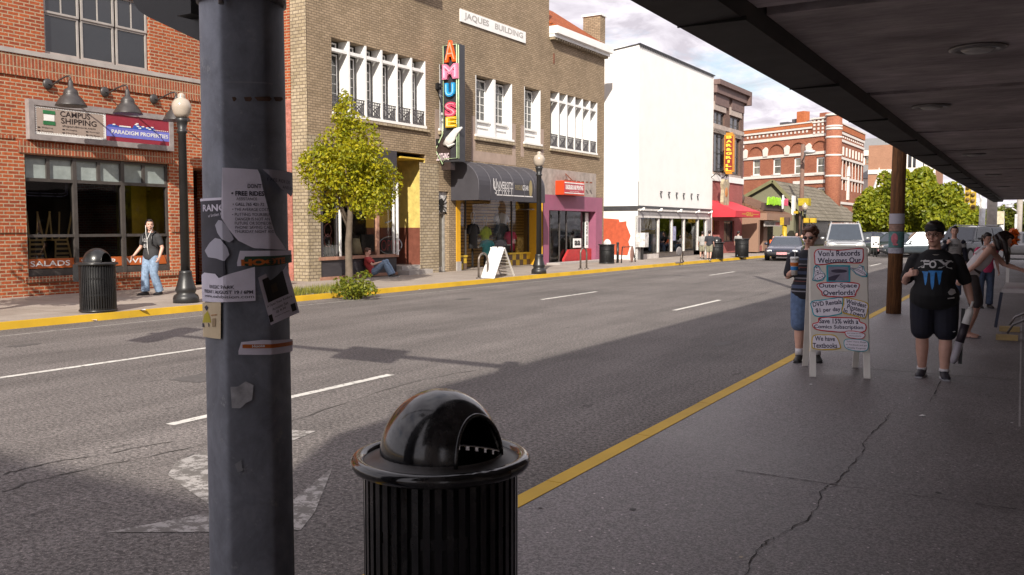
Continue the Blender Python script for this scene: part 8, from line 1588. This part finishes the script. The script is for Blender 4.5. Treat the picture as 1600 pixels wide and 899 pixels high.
# --- woman bending over the table
def bend_extra(F,t,P,hp,fin,ax,sd_,fw):
    m=MB(F); m.box(.158,.172,-.03,.05,.74,.85); m.build('yellow_tag',mat('tag_yellow',(0.55,0.40,0.02),.6),t); m=MB(F); m.box(.155,.168,.03,.07,.84,.90); m.build('key_tag',whitep,t)
q=G(1531,528); bend=person('woman in white tank top and dark knee shorts bending over the folding table',(q.x-.06,q.y,.12),R(96),1.70,
  dict(pel=(0,.12,.94),chest=(0,-.04,1.215),neck=(0,-.20,1.39),head=(0,-.33,1.475),pitch=R(35),keepfw=True,la=[(.17,-.16,1.345),(.20,-.36,1.12),(.12,-.58,1.04)],ra=[(-.17,-.14,1.345),(-.235,.03,1.12),(-.22,.24,.93)],rah=(0,.2,-1),ll=[(.095,.09,.90),(.10,-.02,.50),(.10,.10,.085)],rl=[(-.095,.09,.90),(-.10,.02,.50),(-.10,.13,.085)],lt=(.05,-1,0),rt=(-.05,-1,0)),
  g=.98,gl=1.0,bust=.05,skin=skinmat(.95,'skin'),top=dict(m=whitec,sleeve=0,tank=True,flare=.0),bottom=dict(m=cloth('shorts_brown',(0.055,0.045,0.045),.25),upto=.46,wide=.022,inf=.016,name='shorts'),shoes=dict(m=mat('sandal_grey',(0.16,0.14,0.15),.6),flip=True),
  hair=dict(m=hairdark,style='long',locks=[([(0,-.28,1.57),(.05,-.36,1.48),(.07,-.40,1.32),(.06,-.41,1.15)],[(.07,.06),(.075,.05),(.06,.04),(.02,.02)]),([(0,-.27,1.57),(-.075,-.33,1.47),(-.09,-.37,1.30),(-.07,-.39,1.12)],[(.07,.06),(.07,.05),(.055,.04),(.02,.02)]),([(0,-.22,1.55),(-.03,-.25,1.47),(-.08,-.27,1.33)],[(.06,.05),(.085,.06),(.04,.03)])]),vox=.010,extra=bend_extra)
# --- two more on the near pavement further on
def rag_extra(F,t,P,hp,fin,ax,sd_,fw):
    m=MB(F); sh=[o for o in t.children if o.name.startswith('shirt')][0]; text(m,'SURF CREW',.0,1.30,w=.2,h=.06,bold=.02,fn=lambda q:(q[0],-.156,q[1])); text(m,'EAST',.0,1.2,w=.2,h=.07,bold=.03,fn=lambda q:(q[0],-.157,q[1])) if False else m.bar((-.08,-.157,1.2),(.07,-.157,1.23),.012,.004); m.bar((-.09,-.157,1.15),(.09,-.157,1.17),.012,.004); m.build('chest_print',ink,sh); m=MB(F); m.tube([(-.12,.12,1.43),(-.125,.0,1.485),(-.125,-.13,1.40),(-.14,-.13,1.2),(-.165,.04,1.08)],.022,6); m.build('bag_strap',navyc,t)
def _sleeves(F,t,P,fin):
    for nm in ('la','ra'):
        J=[V(p) for p in P[nm]]; m=MB(F); m.loft([J[0]*.85+V((0,0,1.47))*.15,J[0],J[0]*.5+J[1]*.5,J[1],J[1]*.3+J[2]*.7,J[2]],[(.07,.075),.078,.064,.056,.050,.045],n=12); m.ell(J[1],[.056]*3); fin(m,'sleeve',navyc,v=.012)
def ragx(F,t,P,hp,fin,ax,sd_,fw): rag_extra(F,t,P,hp,fin,ax,sd_,fw); _sleeves(F,t,P,fin)
q=G(1488,466); person('young man in a grey shirt with dark sleeves and jeans behind the black-capped person',(q.x,q.y,.12),R(2),1.64,dict(yaw=R(10),ra=[(-.19,0,1.37),(-.28,.0,1.14),(-.14,-.17,1.34)],rah=(.3,0,1),rat=(.6,-.4,0),rap=(.3,.8,0),rac=.8,ll=[(.095,0,.92),(.11,-.08,.50),(.11,-.02,.085)],rl=[(-.095,0,.92),(-.10,-.02,.50),(-.10,.13,.085)]),skin=skinmat(.9,'skin_mid'),top=dict(m=greyc,sleeve=.25,flare=.01),bottom=dict(m=cloth('denim_blue',(0.06,0.09,0.16),.3,20),upto=1.0,wide=.015,inf=.012,name='jeans'),shoes=dict(m=mat('shoe_dark',(0.03,0.025,0.025),.6),sole=blackm),hair=dict(m=hairblack),vox=.013,extra=ragx)
q=AY(1541,400,20.5); person('woman in pink T-shirt with dark ponytail looking down behind the bending woman',(q.x,20.5,.12),R(25),1.50,dict(yaw=R(12),pitch=R(18)),skin=skinmat(.8,'skin_dim'),g=.95,top=dict(m=pinkc,sleeve=.35,flare=.008),bottom=dict(m=denimd,upto=1.0,wide=.012,inf=.012,name='jeans'),shoes=dict(m=mat('shoe_dark',(0.03,0.025,0.025),.6),sole=blackm),hair=dict(m=hairblack,style='tail'),vox=.014)
# --- far pavement people
wk=dict(ll=[(.095,0,.92),(.11,-.08,.50),(.11,-.06,.085)],rl=[(-.095,0,.92),(-.10,.0,.50),(-.10,.16,.085)])
for px,py,H,a,tp,bt,up,lab in ((1097,405,1.42,190,greyc,khaki,.47,'person in pale grey shirt and shorts walking away beside the white shopfront window'),(1108,406.5,1.47,185,cloth('slate',(0.025,0.026,0.034)),khaki,.47,'person in a black shirt and khaki shorts walking away beside the dark domed bin'),(1153,402.5,1.42,170,greyc,denim,1.0,'person in pale shirt and blue jeans with back turned at the bar corner')):
    q=G(px,py); person(lab,(q.x,q.y,.12),R(a),H,dict(wk),skin=skinmat(.8,'skin_dim'),g=1.02,gl=1.05,top=dict(m=tp,sleeve=.42,loose=.012,flare=.015),bottom=dict(m=bt,upto=up,wide=.025,inf=.015,name='shorts' if up<.6 else 'jeans'),shoes=dict(m=mat('shoe_dark',(0.03,0.025,0.025),.6),sole=whitep),hair=dict(m=hairdark),vox=.02,group=None)
sit=dict(pel=(0,.12,.50),chest=(0,.10,.82),neck=(0,.06,1.04),head=(0,.02,1.20),la=[(.19,.06,.98),(.25,-.05,.74),(.14,-.22,.66)],ra=[(-.19,.06,.98),(-.25,-.05,.74),(-.14,-.22,.66)],ll=[(.10,.06,.50),(.13,-.38,.52),(.13,-.36,.085)],rl=[(-.10,.06,.50),(-.13,-.38,.52),(-.13,-.36,.085)])
for px,y,c,lab,H in ((1208,55.5,orangec,'person in an orange top seated by the brick planter behind the dark coupe',1.5),(1221,57.5,whitec,'person in a white top seated beside the yellow signal pole',1.55),(1244,57,blackc,'dark-clothed person seated behind the roof of the dark coupe',1.75),(1252,56.5,cloth('lilac',(0.35,0.3,0.4)),'small person in a pale top beside the slim dark street lamp',1.6)):
    q=AY(px,400,y); z=.12
    s=thing('stool','low dark stool under the seated '+lab.split(' seated')[0].split(' beside the slim')[0],'stool',(q.x,y,z),R(40),'stools outside the brown shop'); m=MB(FR(s)); m.box(-.2,.2,-.08,.32,.33,.37); m.build('seat',blackm,s)
    for a,b in ((-.17,-.05),(.17,-.05),(-.17,.29),(.17,.29)): m=MB(FR(s)); m.box(a-.02,a+.02,b-.02,b+.02,0,.33); m.build('leg',blackm,s)
    person(lab,(q.x,y,z),R(40),H,dict(sit),skin=skinmat(.85,'skin_far'),top=dict(m=c,sleeve=.42,flare=.0),bottom=dict(m=denimd,upto=1.0,wide=.012,inf=.012,name='jeans'),shoes=dict(m=mat('shoe_dark',(0.03,0.025,0.025),.6),sole=blackm),hair=dict(m=hairdark),vox=.022)
# --- the one sitting on the pavement behind the street tree
q=G(566,433); gs=dict(pel=(0,.18,.16),chest=(0,.33,.46),neck=(0,.36,.68),head=(0,.34,.84),pitch=R(15),la=[(.18,.33,.62),(.27,.12,.42),(.12,-.10,.50)],ra=[(-.18,.33,.62),(-.27,.12,.42),(-.12,-.08,.50)],ll=[(.10,.12,.16),(.13,-.28,.52),(.12,-.50,.085)],rl=[(-.10,.12,.16),(-.13,-.24,.50),(-.12,-.46,.085)])
person('person in red top and blue jeans sitting with knees drawn up behind the street tree',(q.x+.45,q.y+.25,.12),R(118),1.72,gs,skin=skinmat(1.0,'skin_light'),top=dict(m=cloth('dark_red',(0.40,0.05,0.05)),sleeve=.3,flare=.0),bottom=dict(m=denim,upto=1.0,wide=.018,inf=.014,name='jeans'),shoes=dict(m=mat('shoe_dark',(0.03,0.025,0.025),.6),sole=whitep),hair=dict(m=hairbrown),vox=.015)
# ================================================================== cars
def car(label,loc,rz,L_,Wd,Hh,paint,kind,group=None,plate=True):
    t=thing('parked_car' if kind!='coupe' else 'coupe',label,'car',loc,rz,group) if kind not in('suv',) else thing('off_roader',label,'car',loc,rz,group)
    F=FR(t); h=L_/2; w=Wd/2; y=lambda f:-h+L_*f      # front at -y
    if kind=='coupe': sec=[(.0,.72,.28,.52),(.02,.86,.22,.62),(.10,.96,.20,.70),(.30,1.0,.20,.80),(.42,1.0,.20,.86),(.72,1.0,.20,.90),(.92,.97,.24,.92),(.985,.90,.30,.88),(1,.80,.38,.80)]; cab=[(.34,.86),(.50,1.0),(.66,1.0),(.86,.90)]; tr=.33
    elif kind=='suv': sec=[(.0,.80,.42,.92),(.015,.93,.34,1.02),(.10,.98,.32,1.08),(.27,1.0,.32,1.14),(.6,1.0,.32,1.16),(.95,1.0,.34,1.16),(.99,.95,.40,1.12),(1,.90,.45,1.05)]; cab=[(.25,1.14),(.37,1.0),(.90,1.0),(.99,1.14)]; tr=.38
    else: sec=[(.0,.74,.30,.62),(.02,.88,.24,.72),(.12,.97,.22,.80),(.30,1.0,.22,.88),(.5,1.0,.22,.92),(.8,1.0,.22,.95),(.95,.97,.26,.95),(.99,.88,.32,.90),(1,.8,.38,.85)]; cab=[(.28,.88),(.42,1.0),(.68,1.0),(.86,.94)]; tr=.32
    m=MB(F); m.loft([(0,y(f),(a+b)/2) for f,s,a,b in sec],[(w*s,(b-a)/2) for f,s,a,b in sec],n=28,expo=.42); body=m.build('body',paint,t)
    zb=sec[4][3]-.06; zr=Hh; wb,wt=w*.93,w*.74
    y0,y1,y2,y3=[y(c[0]) for c in cab]; zf=sec[3][3]-.05
    A_=[(-wb,y0,zf),(wb,y0,zf),(wt,y1,zr-.03),(-wt,y1,zr-.03)]; B_=[(-wb,y3,zb),(wb,y3,zb),(wt,y2,zr-.02),(-wt,y2,zr-.02)]
    m=MB(F); m.sm=False; i=[m.pt(p) for p in A_+B_]; mid=[m.pt((s*wt*.9,(y1+y2)/2,zr+.02)) for s in (-1,1)]
    for f in ((i[0],i[1],i[2],i[3]),(i[5],i[4],i[7],i[6]),(i[1],i[5],i[6],i[2]),(i[4],i[0],i[3],i[7]),(i[3],i[2],mid[1],mid[0]),(mid[0],mid[1],i[6],i[7]),(i[2],i[6],mid[1]),(i[7],i[3],mid[0])): m.face(f)
    m.build('roof',paint,t); gls=mat('car_glass',(0.035,0.045,0.06),.05,spec=.9,var=.1)
    def inset(P,k,off):
        c=sum((V(p) for p in P),V())/4; P=[c+(V(p)-c)*k for p in P]; n=(P[1]-P[0]).cross(P[2]-P[1]).normalized(); return [p+n*off for p in P]
    def pane(P,nm,k=.88):
        m=MB(F); Q=inset(P,k,.012); Q2=inset(P,k,-.01); m.quad(*Q); [m.quad(Q[j],Q2[j],Q2[(j+1)%4],Q[(j+1)%4]) for j in range(4)]; m.build(nm,gls,t)
    pane(A_,'windscreen',.90); pane([B_[1],B_[0],B_[3],B_[2]],'rear_window',.86)
    ym=y1*.45+y2*.55
    for s in (1,-1):
        a=[(s*wb,y0+.25*(y1-y0),zf+.25*(zr-zf)) if False else (s*wb*.995,y0+.15,zf+.03),(s*wb*.995,ym,zb+.03),(s*wt*1.02,ym,zr-.06),(s*wt*1.02,y1,zr-.07)]; b=[(s*wb*.995,ym+.06,zb+.03),(s*wb*.995,y3-.12,zb+.03),(s*wt*1.02,y2,zr-.07),(s*wt*1.02,ym+.06,zr-.06)]
        for P in (a,b): pane(P if s>0 else P[::-1],'side_window',.90)
        m=MB(F); m.ell((s*(w+.10),y0+.25,zf+.12),(.11,.06,.07),10,7); m.build('mirror',paint,t)
        m=MB(F); z=sec[1][3]-.10; m.ell((s*w*.66,y(.012 if kind!='suv' else .004),z),(w*.20,.06,.07 if kind!='suv' else .10),12,8); m.build('headlight',mat('headlight',(0.6,0.6,0.6),.1,.2,spec=.9),t)
        m=MB(F); m.ell((s*w*.8,y(.995),zb-.1),(w*.14,.05,.10),10,6); m.build('tail_light',mat('tail_red',(0.35,0.01,0.01),.2),t)
    m=MB(F); z=sec[1][3]-.12; m.box(-w*.42,w*.42,y(-.002)-.01,y(.03),z-.07,z+.06); m.build('grille',mat('grille_dark',(0.03,0.03,0.032),.4),t)
    m=MB(F); z=sec[0][2]+.10; m.loft([(-w*.93,y(.05),z),(-w*.7,y(-.005),z),(0,y(-.014),z),(w*.7,y(-.005),z),(w*.93,y(.05),z)],[(.09,.07)]*5,ref=(0,0,1),n=10); m.build('bumper',mat('bumper_dark',(0.03,0.03,0.035),.4) if kind!='suv' else mat('bumper_silver',(0.35,0.35,0.36),.4,.4),t)
    if plate: m=MB(F); m.box(-.26,.26,y(-.03)-.02,y(-.03)+.0,z-.04,z+.09); m.build('plate',mat('plate_pink',(0.60,0.30,0.32),.5,var=.6,ns=14),t)
    if kind=='suv':
        m=MB(F); [m.tube([(s*wt*.92,y1+.2,zr),(s*wt*.92,y1+.35,zr+.06),(s*wt*.92,y2-.3,zr+.06),(s*wt*.92,y2-.1,zr)],.022,6) for s in (-1,1)]; m.build('roof_rail',mat('rail_silver',(0.4,0.4,0.41),.4,.5),t)
    for s in (-1,1):
        for f in (.17,.80):
            x=s*(w-.10); m=MB(F); m.loft([(x-.11,y(f),tr),(x-.09,y(f),tr),(x+.09,y(f),tr),(x+.11,y(f),tr)],[tr*.93,tr,tr,tr*.93],ref=(0,1,0),n=22); wh=m.build('wheel',mat('tyre',(0.02,0.02,0.02),.8),t); m=MB(F); m.loft([(x+s*.09,y(f),tr),(x+s*.118,y(f),tr)],[tr*.66,tr*.6],ref=(0,1,0),n=18); m.build('rim',mat('rim_alu',(0.35,0.35,0.36),.35,.6),wh)
    return t
cp=lambda n,c,me=.3:mat('paint_'+n,c,.22,me,var=.06,spec=.6,coat=.6)
q=G(1228,408,0); car('dark blue low coupe driving towards the viewer in front of the brown shop',(q.x-.45,q.y+2.0,0),R(8),4.9,1.86,1.25,cp('ink',(0.022,0.026,0.05)),'coupe')
a=AY(1308,395,46.5); car('silver off-roader with roof rails facing the viewer behind the lettered sandwich board',(a.x,48.3,0),R(12),4.75,1.92,1.98,cp('silver',(0.40,0.41,0.42),.5),'suv')
a=AY(1399,395,60); car('dark green parked car half hidden by the wooden utility pole',(a.x,60,0),R(-100),4.5,1.8,1.45,cp('green',(0.02,0.035,0.03)),'sedan','cars parked across the side street')
a=AY(1440,395,57.5); car('dark grey parked car behind the person in the black cap',(a.x,57.5,0),R(-75),4.5,1.8,1.5,cp('slate',(0.06,0.075,0.09)),'sedan','cars parked across the side street')
a=AY(1466,395,62); car('grey parked car left of the man in the raglan shirt',(a.x,62,0),R(-80),4.5,1.8,1.5,cp('pale',(0.14,0.16,0.19),.4),'sedan','cars parked across the side street')
a=AY(1510,395,50); car('dark off-roader parked between the grey-shirted man and the woman in pink',(a.x,51.5,0),R(-25),4.6,1.85,1.8,cp('night',(0.04,0.045,0.055)),'suv','cars parked across the side street')
a=AY(1585,395,58); car('light grey parked car far down the street at the right edge',(a.x,58,0),R(-90),4.5,1.8,1.5,cp('white',(0.3,0.3,0.31),.1),'sedan','cars parked across the side street')
a=AY(1362,395,64); car('dark car parked beside the white notice board',(a.x,64,0),R(-100),4.4,1.8,1.45,cp('ink',(0.022,0.026,0.05)),'sedan','cars parked across the side street')
